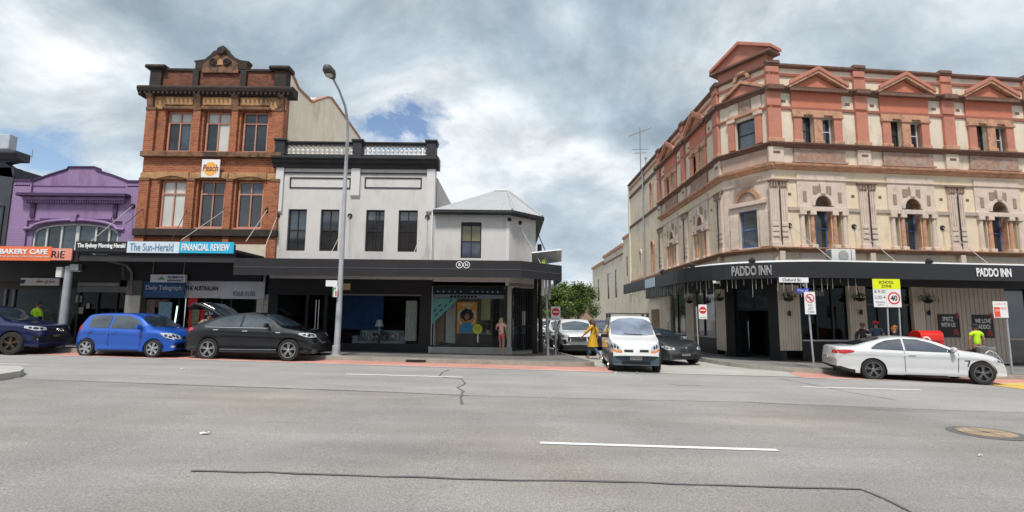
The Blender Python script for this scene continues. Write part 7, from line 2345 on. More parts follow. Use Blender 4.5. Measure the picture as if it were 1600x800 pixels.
# signs strapped to the lamp post
M_PRI = mat('pale red ink', (.5, .1, .1), .6)
t, q = board('street_sign', 'small white sign blade strapped on the left of the lamp post', Frame(0, 18.5, R(6)), (509, 438, 527, 447.5), 0, M_WHITE, [], thick=.02)
t, q = board('street_sign', 'tan sign blade strapped on the right of the lamp post', Frame(0, 18.5, R(-14)), (534, 443, 547, 453), -.02, mat('tan sign plate', (.62, .42, .22), .6, .1, 4), [], thick=.02)
t, q = board('parking_sign', 'narrow green white and red parking sign on the lamp post', Frame(0, 18.42, 0), (519.5, 447, 527, 464), 0, M_WHITE, [('P', (521, 449, 525, 454), mat('green ink', (.03, .25, .12), .6))], thick=.02)
hh = q[3] - q[2]; ww = (q[1] - q[0]) / 2
B(-ww, -ww * .55, -.006, 0, 0, hh * .9).build('green_band', mat('green ink', (.03, .25, .12)), t)
B(ww * .1, ww * .8, -.006, 0, .03, hh * .55).build('red_band', mat('pale red band', (.6, .12, .12), .6), t)

# traffic camera pole at the bakery
b = lw(94, 545, 18.95); b.z = gz(b.x) + .15
cp = thing('camera_pole', 'thick grey pole with white box and camera head in front of the bakery', 'pole', b)
tp = lw(104, 416, 18.95)
MB().tube([(0, 0, 0), (0, 0, tp.z - b.z)], [.135, .12], 14).build('pole', M_GALV, cp, smooth=50)
B(-.38, -.17, -.12, .14, tp.z - b.z - .42, tp.z - b.z - .04).build('equipment_box', M_ACW, cp, bevel=.01)
B(.1, .42, -.12, .12, tp.z - b.z - .16, tp.z - b.z + .08).build('camera_head', M_STEELC, cp, bevel=.02)
B(.42, .52, -.08, .1, tp.z - b.z - .14, tp.z - b.z + .06).build('camera_lens', M_DARK, cp)
B(-.1, .45, -.05, .05, tp.z - b.z - .2, tp.z - b.z - .16).build('bracket', M_STEELC, cp)

def pole(name, label, cat, px0, py0, px1, py1, Y, r=.03, m=None, zb=None):
    a = lw(px0, py0, Y); c = lw(px1, py1, Y)
    if zb is None: zb = gz(a.x) + .15
    base = Vector((a.x, a.y, zb))
    t = thing(name, label, cat, base)
    MB().tube([(0, 0, 0), (c.x - base.x, 0, c.z - zb)], r, 8).build('pole', m or M_GALV, t, smooth=50)
    return t, base
def plate_on(t, base, Y, px, yaw=0, m=M_WHITE, back=None, name='sign_plate', rr=.03):
    """rounded plate at pixel rect, returned with local centre & half sizes"""
    f = Frame(0, Y, 0)
    u0, u1, z0, z1 = rc(f, *px)
    cx, cz = (u0 + u1) / 2 - base.x, (z0 + z1) / 2 - base.z
    w, h = (u1 - u0) / 2, (z1 - z0) / 2
    o = MB().box(-w, w, -.012, .0, -h, h).build(name, m, t, loc=(cx, Y - base.y, cz), bevel=.004)
    o.rotation_euler = (0, 0, yaw)
    return o, w, h
def ann(r0, r1, n=28, y0=-.016, y1=-.012, cx=0, cz=0):
    k = MB()
    for i in range(n):
        a, b = 2 * pi * i / n, 2 * pi * (i + 1) / n
        k.slab([(cx + r0 * cos(a), cz + r0 * sin(a)), (cx + r1 * cos(a), cz + r1 * sin(a)), (cx + r1 * cos(b), cz + r1 * sin(b)), (cx + r0 * cos(b), cz + r0 * sin(b))], y0, y1)
    return k
M_SRED = mat('sign red', (.62, .02, .03), .5)
# no entry signs
def no_entry(label, Y, pole_px, px, yaw=0, words='NO ENTRY'):
    t, b = pole('no_entry_sign', label, 'sign', *pole_px, Y)
    o, w, h = plate_on(t, b, Y - .04, px, yaw)
    r_ = w * .86; cz = h * .22
    MB().slab([(r_ * cos(a), cz + r_ * sin(a)) for a in np.linspace(0, 2 * pi, 27)[:-1]], -.016, -.012).build('red_disc', M_SRED, o)
    MB().box(-r_ * .7, r_ * .7, -.020, -.016, cz - r_ * .16, cz + r_ * .16).build('white_bar', M_WHITE, o)
    text('lettering', words, .1, M_INK, o, (0, -.0135, -h * .78), fit=(w * 1.5, h * .2), ext=.001)
    return t
no_entry('no entry sign on a dark pole before the parked white cars at the corner shop', 21.4, (868.5, 555, 867, 480), (861, 479, 875.5, 500.5))
no_entry('no entry sign on a leaning pale pole beside the dark grey coupe', 20.7, (1092, 566, 1088, 479), (1091.5, 476, 1104.5, 498.5))
# small white sign further up the side street
t, b = pole('street_sign', 'small white sign on a thin pole by the hotel wall up the side street', 'sign', 1045, 545, 1044, 489, 25.5, .025)
plate_on(t, b, 25.45, (1041.5, 489, 1046.5, 503))
# solar power pole
t, b = pole('solar_pole', 'slim pole with a tilted solar panel and equipment boxes at the corner shop', 'pole', 856.5, 553, 852, 398, 21.0, .055)
u0, u1, z0, z1 = rc(Frame(0, 21.0), 832, 393, 877, 410)
cx, cz = (u0 + u1) / 2 - b.x, (z0 + z1) / 2 - b.z
k = MB().box(-.6, .6, -.35, .35, -.02, .02).xf(Matrix.Translation((cx, 0, cz)) @ Matrix.Rotation(R(-7), 4, 'Y') @ Matrix.Rotation(R(-35), 4, 'X'))
k.build('solar_panel', mat('panel back sheet', (.45, .45, .44), .5, .06, 3), t)
k = MB()
for s in (-1, 1):
    k.box(-.62, .62, s * .35 - .02, s * .35 + .02, -.035, .03); k.box(s * .6 - .02, s * .6 + .02, -.35, .35, -.035, .03)
k.xf(Matrix.Translation((cx, 0, cz)) @ Matrix.Rotation(R(-7), 4, 'Y') @ Matrix.Rotation(R(-35), 4, 'X'))
k.build('panel_frame', M_CHROME, t)
k = MB().tube([(0, 0, cz - .25), (cx, -.05, cz + .02)], .03, 6).build('panel_arm', M_STEELC, t)
for px, mm, nm in (((846.5, 405, 851.5, 413), mat('lime plastic', (.35, .55, .03), .5), 'signal_flag'), ((847, 414, 851, 432), mat('lime plastic', (.35, .55, .03)), 'signal_flag'), ((846, 430, 850.5, 462), M_WHITE, 'banner_strip'), ((851.5, 430, 855.5, 460), M_ACW, 'banner_strip'), ((856.5, 438, 861, 468), M_STEELC, 'equipment_box')):
    u0, u1, z0, z1 = rc(Frame(0, 20.9), *px)
    B(u0 - b.x, u1 - b.x, -.12, -.05, z0 - b.z, z1 - b.z).build(nm, mm, t)
# power pole behind the awning corner
t, b = pole('power_pole', 'dark timber power pole behind the corner shop awning', 'pole', 845, 550, 843, 382, 22.9, .1, mat('dark weathered timber', (.06, .05, .045), .9, .3, 6))
b_top = lw(843, 382, 22.9).z - b.z
MB().box(-.1, .7, -.05, .05, b_top - .5, b_top - .4).build('cross_arm', M_DARK, t)
# Oxford St sign pole
t, b = pole('street_sign_pole', 'pole with the Oxford St blades and a no left turn sign before the pub', 'sign', 1272, 572, 1259, 436, 17.95, .032)
o, w, h = plate_on(t, b, 17.93, (1217, 433.5, 1263, 441.5)); text('lettering', 'Oxford St', .1, M_INK, o, (-w * .15, -.0135, 0), fit=(w * 1.25, h * 1.15), ext=.001, bold=.002)
o, w, h = plate_on(t, b, 17.9, (1244, 450.5, 1264, 457.5), R(0), m=mat('sign blue', (.03, .06, .42), .5)); text('lettering', 'City of', .1, M_WHITE, o, (0, -.0135, 0), fit=(w * 1.6, h * 1.2), ext=.001)
o, w, h = plate_on(t, b, 17.92, (1249, 443, 1262, 447.5), R(50), m=M_STEELC)
o, w, h = plate_on(t, b, 17.88, (1257, 456, 1274, 491))
cz = h * .42; r_ = w * .82
ann(r_ * .8, r_, cz=cz).build('red_ring', M_SRED, o)
k = MB().slab([(-r_ * .62, cz + r_ * .5), (-r_ * .5, cz + r_ * .62), (r_ * .62, cz - r_ * .5), (r_ * .5, cz - r_ * .62)][::-1], -.024, -.020); k.build('red_slash', M_SRED, o)
MB().box(-.01, .028, -.018, -.012, cz - r_ * .55, cz + r_ * .25).box(-r_ * .35, .0, -.018, -.0125, cz + r_ * .12, cz + r_ * .27).slab([(-r_ * .35, cz - .02), (-r_ * .35, cz + r_ * .45), (-r_ * .62, cz + r_ * .2)], -.018, -.012).build('arrow', M_INK, o)
text('lettering', 'NO\nLEFT\nTURN', .1, M_INK, o, (0, -.0135, -h * .5), fit=(w * 1.2, h * .8), ext=.001)
# school zone sign
YS = 18.15
t, b = pole('school_zone_sign', 'yellow and white SCHOOL ZONE 40 sign on two poles above the white coupe', 'sign', 1391, 575, 1386, 470, YS, .028)
c1 = lw(1410, 575, YS); c2 = lw(1404, 470, YS)
MB().tube([(c1.x - b.x, 0, 0), (c2.x - b.x, 0, c2.z - b.z)], .028, 8).build('pole', M_GALV, t, smooth=50)
o, w, h = plate_on(t, b, YS - .05, (1364, 436, 1407, 480)); pw_, ph_ = w, h
MB().box(-w, w, -.016, -.012, h * .28, h).build('yellow_field', mat('fluoro yellow', (.72, .78, .01), .5, .04), o)
text('lettering', 'SCHOOL\nZONE', .1, M_INK, o, (0, -.018, h * .63), fit=(w * 1.1, h * .48), ext=.001, bold=.002)
text('lettering', '8-9:30', .1, M_INK, o, (-w * .52, -.014, h * .10), fit=(w * .78, h * .24), ext=.001)
text('lettering', '2:30-4', .1, M_INK, o, (-w * .52, -.014, -h * .30), fit=(w * .78, h * .24), ext=.001)
text('lettering', 'SCHOOL\nDAYS', .1, M_INK, o, (-w * .52, -.014, -h * .74), fit=(w * .7, h * .3), ext=.001)
MB().box(-w * .07, -w * .06, -.014, -.012, -h, h * .28).build('divider', M_INK, o)
ann(w * .35, w * .45, cx=w * .48, cz=-h * .36).build('red_ring', M_SRED, o)
text('lettering', '40', .1, M_INK, o, (w * .48, -.014, -h * .36), fit=(w * .48, h * .4), ext=.001, bold=.003)
# bus / parking sign
t, b = pole('parking_sign', 'white and orange red bus zone sign on a leaning pole at the right', 'sign', 1581.5, 581, 1570, 472, 17.8, .032)
o, w, h = plate_on(t, b, 17.76, (1551.5, 471, 1574.5, 496.5))
M_ORED = mat('orange red ink', (.75, .07, .03), .5)
MB().box(-w * .9, -w * .1, -.016, -.012, -h * .9, h * .3).build('red_field', M_ORED, o)
text('lettering', 'BUS', .1, M_ORED, o, (w * .45, -.0135, h * .15), fit=(w * .75, h * .3), ext=.001)
text('lettering', 'ZONE', .1, M_WHITE, o, (-w * .5, -.018, -h * .1), fit=(w * .65, h * .25), ext=.001)
text('lettering', '6 - 10 AM  3 - 7 PM', .1, M_ORED, o, (0, -.0135, h * .68), fit=(w * 1.6, h * .2), ext=.001)

# red posting box
YM = 18.9
u0, u1, z0, z1 = rc(Frame(0, YM), 1441, 517, 1477, 580)
zb_ = gz(u0) + .155
pbx = thing('posting_box', 'bright red street posting box with a white round emblem before the pub', 'mailbox', ((u0 + u1) / 2, YM, zb_))
M_PRED = mat('post red', (.72, .022, .012), .35, .05, 3, coat=.4)
w = (u1 - u0) / 2; hb_ = z1 - zb_
prof_ = [(0, .25), (.62, .25), (.62, hb_ - .2), (.55, hb_ - .06), (.4, hb_), (.12, hb_), (.02, hb_ - .08), (0, hb_ - .16)]
MB().prof([(a, b) for a, b in prof_][::-1], -w, w).build('body', M_PRED, pbx, bevel=.02)
MB().box(-w * .8, w * .8, .08, .54, 0, .25).build('pedestal', M_DARK, pbx)
MB().box(-w * .1, w * .9, -.012, .0, hb_ - .40, hb_ - .34).build('letter_slot', mat('slot shade', (.25, .01, .01), .6), pbx)
MB().lathe([(.16, -.016), (.16, 0)], 22, o=(-w * .56, 0, hb_ - .36), axis='y').build('emblem_disc', M_WHITE, pbx)
ann(.05, .10, y0=-.022, y1=-.016, cx=-w * .56 - .01, cz=hb_ - .35).build('emblem_ring', M_PRED, pbx)
MB().box(-w * .56 + .02, -w * .56 + .07, -.024, -.016, hb_ - .5, hb_ - .36).build('emblem_stem', M_PRED, pbx)
MB().box(-w - .01, -w + .0, .05, .55, .6, .8).build('side_label', M_WHITE, pbx)
# litter bin and bike hoop
p = lw(1543, 578, 18.6)
bn = thing('litter_bin', 'grey round litter bin behind the bonnet of the white coupe', 'bin', (p.x, 18.6, gz(p.x) + .155))
zt1 = lw(1543, 541, 18.6).z - bn.location.z
MB().lathe([(.24, 0), (.26, .04), (.26, zt1 - .15), (.28, zt1 - .12), (.28, zt1 - .02), (.22, zt1), (.03, zt1 + .01)], 18).build('body', mat('grey bin metal', (.33, .34, .34), .5, .1, 4, metal=.2), bn, smooth=40)
for i in range(9):
    a = -pi + pi * i / 8
    B(-.012, .012, -.01, .01, .1, zt1 - .2).build('slat', M_GALV, bn, loc=(.268 * cos(a), .268 * sin(a), 0))
p0 = lw(1545, 581, 17.95); p1 = lw(1565, 581, 17.95); zt2 = lw(1555, 549, 17.95).z
bh_ = thing('bike_hoop', 'bent steel bike hoop beside the bin at the kerb', 'bike rack', (p0.x + .1, 17.95, gz(p0.x) + .155))
dz = zt2 - bh_.location.z
MB().tube([(0, .2, 0), (0, .2, dz * .7), (.05, .2, dz * .9), (.16, .2, dz), (.3, .15, dz * .92), (.42, .05, dz * .6), (.5, 0, 0)], .03, 8).build('hoop', M_GALV, bh_, smooth=50)
# low table with wares
p = lw(1498, 550, 19.4)
tb_ = thing('produce_table', 'low timber table with small pots and boxes between posting box and worker', 'table', (p.x, 19.4, gz(p.x) + .155))
zt3 = lw(1498, 553, 19.4).z - tb_.location.z
MB().box(-.55, .55, -.25, .25, zt3 - .05, zt3).build('tabletop', mat('brown timber', (.2, .1, .05), .7, .25, 5), tb_)
for sx_ in (-.5, .5):
    for sy_ in (-.2, .2): B(sx_ - .03, sx_ + .03, sy_ - .03, sy_ + .03, 0, zt3 - .05).build('leg', mat('brown timber', (.2, .1, .05)), tb_)
rr = random.Random(5)
for i, (nm, lab, mm) in enumerate((('box', 'red carton at the left end of the low table', M_PRED), ('box', 'white carton beside the red one on the low table', M_WHITE), ('pot', 'terracotta pot in the middle of the low table', M_HR), ('box', 'orange brown carton right of the pot on the low table', M_HO), ('pot', 'dark pot at the right end of the low table', M_DARK))):
    x = -.42 + i * .2
    o = (MB().box(-.08, .08, -.1, .1, 0, .14) if nm == 'box' else MB().lathe([(.05, 0), (.08, .16), (.07, .16)], 12)).build('carton' if nm == 'box' else 'flower_pot', mm, loc=tuple(tb_.location + Vector((x, -.05, zt3))))
    tag(o, lab, nm)

# ------------------------------------------------------------------ trees
M_BARK = mat('street tree bark', (.12, .09, .065), .95, .3, 8, bump=.4)
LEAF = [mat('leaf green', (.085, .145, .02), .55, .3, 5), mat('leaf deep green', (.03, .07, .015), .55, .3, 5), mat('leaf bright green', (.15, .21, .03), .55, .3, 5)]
def tree(label, x, y, h, rad, seed, nleaf=5200, zc=None, cat='tree', leafsize=.16):
    rr = random.Random(seed)
    zb = gz(x) + .1
    t = thing('street_tree', label, cat, (x, y, zb), 0, 'trees in the side street')
    zc = zc or h - rad * .9
    k = MB()
    trunk = [(0, 0, 0), (.05, .03, zc * .35), (-.03, .05, zc * .65), (.02, 0, zc)]
    k.tube(trunk, [.16, .13, .11, .09], 8)
    k.build('trunk', M_BARK, t, smooth=50)
    cl = []
    for i in range(9):
        a = rr.uniform(0, 6.28); e = rr.uniform(.1, 1.1)
        tip = Vector((rad * .75 * cos(a) * cos(e), rad * .75 * sin(a) * cos(e), zc + rad * .8 * sin(e)))
        st_ = Vector(trunk[2 + i % 2]) * .98
        md = st_.lerp(tip, .5) + Vector((0, 0, .12))
        MB().tube([st_, md, tip], [.06, .04, .015], 6).build('limb', M_BARK, t, smooth=50)
        cl.append((tip, rad * rr.uniform(.35, .5)))
    for i in range(22):
        a = rr.uniform(0, 6.28); e = rr.uniform(-.55, 1.4); q = rad * rr.uniform(.55, .95)
        cl.append((Vector((q * cos(a) * cos(e) * 1.08, q * sin(a) * cos(e), zc + q * sin(e) * .9)), rad * rr.uniform(.2, .38)))
    ks = [MB(), MB(), MB()]
    for i in range(nleaf):
        c0_, r0_ = cl[rr.randrange(len(cl))]
        d = Vector((rr.gauss(0, 1), rr.gauss(0, 1), rr.gauss(0, .8))).normalized() * r0_ * rr.uniform(.3, 1.05)
        c_ = c0_ + d
        a1 = Vector((rr.uniform(-1, 1), rr.uniform(-1, 1), rr.uniform(-.7, .7))).normalized() * leafsize * rr.uniform(.6, 1.2)
        a2 = a1.cross(Vector((rr.uniform(-1, 1), rr.uniform(-1, 1), 1))).normalized() * leafsize * .32
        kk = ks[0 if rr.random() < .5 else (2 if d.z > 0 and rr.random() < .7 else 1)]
        kk.add([c_ - a1 * .5, c_ + a2, c_ + a1 * .5, c_ - a2], [(0, 1, 2, 3)])
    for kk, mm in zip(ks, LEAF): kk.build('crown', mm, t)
    return t
tree('dense round green street tree left of the sandy wing, largest in the gap', 5.6, 43, 4.35, 1.95, 11, 11000)
tree('smaller green tree showing behind the solar pole left of the largest tree', 3.0, 38, 3.6, 1.5, 12, 7000)
tree('yellowish green tree top between the power pole and the largest tree', 4.5, 50, 5.0, 1.9, 13, 7000)
tree('far tree between the corner shop and the others', 4.0, 60, 4.9, 2.4, 14, 6000)
tree('far tree against the distant house', 7.2, 66, 4.9, 2.2, 15, 5000)
nb = thing('far_terrace', 'pale low terrace closing the far left side of the side street', 'building', (-6, 66, 0))
B(0, 8.6, 0, 8, 0, 4.3).build('wall', mat('pale terrace render', (.5, .48, .45), .9, .1), nb)
MB().prof([(-.4, 4.3), (8.2, 4.3), (4, 6)], -.3, 8.9).build('roof', mat('terrace roof', (.22, .2, .2), .9, .2), nb)
for x in (5.2, 6.4, 7.6): window(nb, x - .4, x + .4, 1.6, 3.2, -.08, M_INK, .06, rails=(.5,))
# service wires from the corner
for (a, b_, lab) in (((CX - 3.24 + .9, 22.4, 5.1), (5.0, 60, 7.0), 'upper service wire over the side street'), ((CX - 3.24 + .9, 22.4, 4.7), (6.0, 60, 5.6), 'lower service wire over the side street')):
    a = Vector(a); b_ = Vector(b_)
    pts = [a.lerp(b_, t_) - Vector((0, 0, 1.2 * t_ * (1 - t_))) for t_ in np.linspace(0, 1, 12)]
    o = MB().tube([p - a for p in pts], .012, 4).build('service_wire', M_DARK, loc=a); tag(o, lab, 'wire')

# unseen shops added behind the viewpoint to give windows and car doors reflections
rr = random.Random(9)
for i, (x0, w_, h_, c_) in enumerate(((-34, 13, 8.5, (.42, .36, .3)), (-20.6, 11, 10.5, (.30, .15, .1)), (-9.2, 12, 7.5, (.5, .48, .44)), (3.2, 12, 9.5, (.25, .25, .27)), (15.6, 16, 8.2, (.45, .3, .22)))):
    ob = thing('shop_building', ['cream shop building across the road, outside the left of view', 'brick shop building across the road behind the viewpoint at left', 'pale shop building directly behind the viewpoint', 'grey shop building across the road behind the viewpoint at right', 'tan shop building across the road, outside the right of view'][i], 'building', (x0, -9, gz(x0)), 0, 'shops behind the viewpoint')
    B(0, w_, -9, 0, -.4, h_).build('wall', mat('rear shop render %d' % i, c_, .85, .12, 1), ob)
    B(-.1, w_ + .1, -.2, .25, h_, h_ + .35).build('cornice', M_MSTN, ob)
    B(.2, w_ - .2, .0, 2.6, 3.3, 3.8).build('awning', M_AWN, ob)
    B(.5, w_ - .5, .01, .03, .6, 3.0).build('shop_window', M_PANE, ob)
    n_ = int(w_ / 2.6)
    for j in range(n_):
        u = (j + .5) * w_ / n_
        B(u - .5, u + .5, .01, .04, 4.8, 6.6).build('window', M_PANE, ob)
# ------------------------------------------------------------------ people
M_SKIN = mat('skin', (.42, .24, .17), .55, .06, 6)
M_SKIN2 = mat('tanned skin', (.38, .19, .11), .55, .06, 6)
def skinned(name, verts, edges, radii, m, parent, root=0, sub=1):
    me = bpy.data.meshes.new(name)
    me.from_pydata([tuple(v) for v in verts], edges, [])
    me.materials.append(m)
    o = bpy.data.objects.new(name, me)
    COL.objects.link(o); o.parent = parent
    sk = o.modifiers.new('skin', 'SKIN')
    sk.use_smooth_shade = True
    if not me.skin_vertices: me.skin_vertices.new() if hasattr(me.skin_vertices, 'new') else None
    if me.skin_vertices:
        for d, r_ in zip(me.skin_vertices[0].data, radii):
            d.radius = r_ if isinstance(r_, tuple) else (r_, r_)
        me.skin_vertices[0].data[root].use_root = True
    sk.branch_smoothing = .6
    ss = o.modifiers.new('smooth', 'SUBSURF'); ss.levels = ss.render_levels = sub
    return o
BASE = dict(pelvis=(0, 0, .95), waist=(0, .0, 1.08), chest=(0, 0, 1.28), upper=(0, .0, 1.41), neck=(0, -.01, 1.49), head=(0, -.02, 1.58), crown=(0, -.01, 1.66),
    shL=(-.17, 0, 1.40), elL=(-.23, .03, 1.13), wrL=(-.23, -.06, .89), shR=(.17, 0, 1.40), elR=(.23, .03, 1.13), wrR=(.23, -.06, .89),
    hiL=(-.09, 0, .91), knL=(-.1, -.02, .50), anL=(-.1, .03, .09), toL=(-.11, -.13, .035), hiR=(.09, 0, .91), knR=(.1, -.02, .50), anR=(.1, .03, .09), toR=(.11, -.13, .035))
def person(label, loc, yaw, pose=None, height=1.7, skin=M_SKIN, shirt=None, legs=None, shoes=M_DARK, hair=M_DARK, sleeve=.6, shorts=False, longhair=False, hat=None, coat=None, group=None, brim=True):
    """faces local -y; pose moves joints"""
    J = {k_: Vector(v) for k_, v in BASE.items()}
    for k_, v in (pose or {}).items(): J[k_] = Vector(v)
    t = thing('person', label, 'person', loc, yaw, group)
    s = height / 1.7
    t.scale = (s, s, s)
    V, E, Rr, ix = [], [], [], {}
    def add(n, p, r_, link=None):
        V.append(p); Rr.append(r_); ix[n] = len(V) - 1
        if link: E.append((ix[link], ix[n]))
    add('pelvis', J['pelvis'], (.135, .095)); add('waist', J['waist'], (.115, .085), 'pelvis'); add('chest', J['chest'], (.14, .10), 'waist'); add('upper', J['upper'], (.11, .08), 'chest')
    add('neck', J['neck'], .05, 'upper'); add('head', J['head'], (.078, .092), 'neck'); add('crown', J['crown'], (.06, .075), 'head')
    for q in 'LR':
        add('sh' + q, J['sh' + q], .055, 'upper'); add('el' + q, J['el' + q], .04, 'sh' + q); add('wr' + q, J['wr' + q], .026, 'el' + q)
        d = (J['wr' + q] - J['el' + q]).normalized()
        palm = J['wr' + q] + d * .07
        add('pa' + q, palm, (.034, .018), 'wr' + q)
        sd_ = d.cross(Vector((1, 0, 0))).normalized() if abs(d.x) < .9 else Vector((0, 1, 0))
        for i, (off, ln) in enumerate(((-.03, .065), (-.010, .078), (.010, .075), (.03, .058))):
            p1_ = palm + d * .03 + sd_ * off
            add('f%d%s' % (i, q), p1_, .010, 'pa' + q)
            add('g%d%s' % (i, q), p1_ + d * ln * .55, .009, 'f%d%s' % (i, q))
            add('h%d%s' % (i, q), p1_ + d * ln + Vector((0, -.012, 0)), .007, 'g%d%s' % (i, q))
        add('t' + q, J['wr' + q] + d * .05 - sd_ * .045, .011, 'wr' + q); add('u' + q, J['wr' + q] + d * .085 - sd_ * .06, .009, 't' + q)
        add('hi' + q, J['hi' + q], .085, 'pelvis'); add('kn' + q, J['kn' + q], .055, 'hi' + q); 
        add('ca' + q, J['kn' + q].lerp(J['an' + q], .35) + Vector((0, .02, 0)), .052, 'kn' + q)
        add('an' + q, J['an' + q], .034, 'ca' + q); add('to' + q, J['to' + q], .03, 'an' + q)
    skinned('body', V, E, Rr, skin, t)
    # face
    hd = J['head']; 
    k = MB()
    f = Matrix.Translation(hd)
    MB().prof([(-.085, -.02), (-.115, -.028), (-.09, .03)], -.012, .012).xf(f).build('nose', skin, t, smooth=60)
    for sx_ in (-.032, .032):
        MB().lathe([(.011, -.088), (.013, -.082), (.004, -.07)], 8, o=(sx_, 0, .022), axis='y').xf(f).build('eye', M_INK, t)
        MB().lathe([(.012, -.01), (.026, 0), (.012, .01)], 8, o=(sx_ * 2.55, .01, 0), axis='x').xf(f).build('ear', skin, t, smooth=50)
    MB().box(-.022, .022, -.088, -.08, -.052, -.044).xf(f).build('mouth', mat('lips', (.35, .1, .09), .5), t)
    # hair
    k = MB(); rows = []
    for i in range(9):
        th = pi * .52 * i / 8
        rows.append([(.092 * sin(th) * cos(a), .104 * sin(th) * sin(a) + .014, .035 + .088 * cos(th) + (.0 if sin(a) < 0 else -.05 * sin(th) * sin(a))) for a in np.linspace(0, 2 * pi, 17)])
    k.grid(rows).xf(f)
    if longhair:
        k2 = MB().lathe([(.07, .05), (.098, -.02), (.10, -.12), (.075, -.22), (.02, -.26)], 12, o=(0, .045, 0)).xf(f)
        k.add(k2.v, k2.f)
    k.build('hair', hair, t, smooth=60)
    if hat:
        k = MB(); rows = []
        for i in range(7):
            th = pi * .5 * i / 6
            rows.append([(.104 * sin(th) * cos(a), .116 * sin(th) * sin(a) + .008, .045 + .085 * cos(th)) for a in np.linspace(0, 2 * pi, 17)])
        k.grid(rows)
        if brim: k.plate([(-.08, -.09), (.08, -.09), (.06, -.19), (-.06, -.19)], .04, .052)
        k.xf(f).build('cap', hat, t, smooth=60)
    g = .016
    if shirt or coat:
        mm = coat or shirt
        V2 = [J['pelvis'] + Vector((0, 0, -.06 if not coat else -.02)), J['waist'], J['chest'], J['upper'] + Vector((0, 0, .0))]
        R2 = [(.145, .108), (.132, .105), (.165, .122), (.145, .11)]
        V2.append(J['upper'].lerp(J['neck'], .55)); R2.append((.088, .075))
        E2 = [(0, 1), (1, 2), (2, 3), (3, 4)]
        for q in 'LR':
            V2 += [J['sh' + q], J['sh' + q].lerp(J['el' + q], min(sleeve, 1))]; R2 += [.084, .064 if not coat else .07]
            n_ = len(V2); E2 += [(3, n_ - 2), (n_ - 2, n_ - 1)]
            if sleeve > 1:
                V2.append(J['el' + q].lerp(J['wr' + q], .85)); R2.append(.042 if not coat else .055); E2.append((n_ - 1, n_))
        skinned('shirt' if not coat else 'coat', V2, E2, R2, mm, t)
        if coat:
            k = MB(); rows = []
            pv = J['pelvis']
            for i in range(6):
                z = .08 - .1 * i
                rows.append([((.16 + .022 * i) * cos(a) * (1 + .05 * sin(5 * a) * i / 5), (.125 + .02 * i) * sin(a) * (1 + .06 * cos(4 * a) * i / 5), z) for a in np.linspace(0, 2 * pi, 19)])
            k.grid(rows).xf(Matrix.Translation(pv)).build('coat_skirt', coat, t, smooth=60)
    if legs:
        V3 = [J['pelvis'] + Vector((0, 0, .05)), J['pelvis']]; R3 = [(.135, .105), (.145, .112)]; E3 = [(0, 1)]
        for q in 'LR':
            end = J['hi' + q].lerp(J['kn' + q], .45) if shorts else J['kn' + q]
            V3 += [J['hi' + q], end]; R3 += [.10, .082 if shorts else .068]
            n_ = len(V3); E3 += [(1, n_ - 2), (n_ - 2, n_ - 1)]
            if not shorts:
                V3.append(J['an' + q] + Vector((0, 0, .02))); R3.append(.05); E3.append((n_ - 1, n_))
        skinned('shorts' if shorts else 'trousers', V3, E3, R3, legs, t)
    for q in 'LR':
        an, to = J['an' + q], J['to' + q]
        skinned('shoe', [an + Vector((0, .03, -.045)), an.lerp(to, .5) + Vector((0, 0, -.012)), to], [(0, 1), (1, 2)], [.045, .045, .036], shoes, t)
    return t
def stand(px, Y, dz=.155):
    p = lw(px, 500, Y); return (p.x, Y, gz(p.x) + dz)
M_LIME = mat('hi-vis lime cloth', (.52, .85, .02), .8, .06, 4)
M_PINK = mat('coral pink cloth', (.8, .12, .12), .85, .08, 5)
M_CREAMC = mat('patterned pink top', (.78, .48, .42), .85, .3, 16)
M_YCOAT = mat('mustard yellow coat', (.62, .34, .02), .85, .1, 5)
M_DENIM = mat('blue denim', (.07, .13, .28), .85, .15, 6)
M_REDC = mat('red cloth', (.42, .02, .02), .85, .1, 5)
M_KHAKI = mat('khaki cloth', (.26, .2, .12), .85, .1, 5)
M_BLKC = mat('black cloth', (.014, .014, .017), .9, .1, 5)
M_SLATEC = mat('slate blue cloth', (.06, .09, .14), .85, .1, 5)
M_BROWNH = mat('brown hair', (.10, .05, .025), .7, .3, 20)
M_FAIRH = mat('fair hair', (.45, .36, .14), .7, .2, 20)
M_GINGH = mat('ginger hair', (.32, .12, .03), .7, .3, 20)
person('woman in coral pink shorts and patterned top leaning outside the corner shop window', stand(783.5, 20.45), R(165),
       dict(knR=(.07, -.12, .52), anR=(.0, .06, .14), toR=(-.04, -.06, .06), wrR=(.2, -.22, 1.1), elR=(.26, -.02, 1.16), head=(.03, -.05, 1.57)), height=1.5, skin=M_SKIN, shirt=M_CREAMC, legs=M_PINK, shorts=True, hair=M_FAIRH, longhair=True, shoes=mat('pale shoe', (.4, .3, .25), .7))
person('woman in a mustard yellow coat and jeans crossing the side street', (stand(926, 21.6, .01)), R(-115),
       dict(knL=(-.1, -.20, .52), anL=(-.1, -.22, .11), toL=(-.1, -.37, .08), knR=(.1, .08, .50), anR=(.1, .36, .16), toR=(.1, .27, .04), elR=(.24, -.16, 1.18), wrR=(.2, -.36, 1.0), elL=(-.24, .16, 1.16), wrL=(-.24, .12, .93)),
       height=1.66, coat=M_YCOAT, sleeve=1.2, legs=M_DENIM, hair=M_BROWNH, longhair=True, shoes=mat('tan shoe', (.3, .1, .05), .6))
person('person in a lime hi-vis top standing before the bakery window', stand(57, 20.1), R(170), dict(), height=1.66, shirt=M_LIME, legs=M_BLKC, hair=M_BROWNH, sleeve=1.2)
person('person in dark clothes inside the bakery behind the hi-vis top', (lw(71, 500, 21.9).x, 21.9, .2), R(190), dict(), height=1.75, shirt=M_BLKC, legs=M_BLKC, hair=M_DARK)
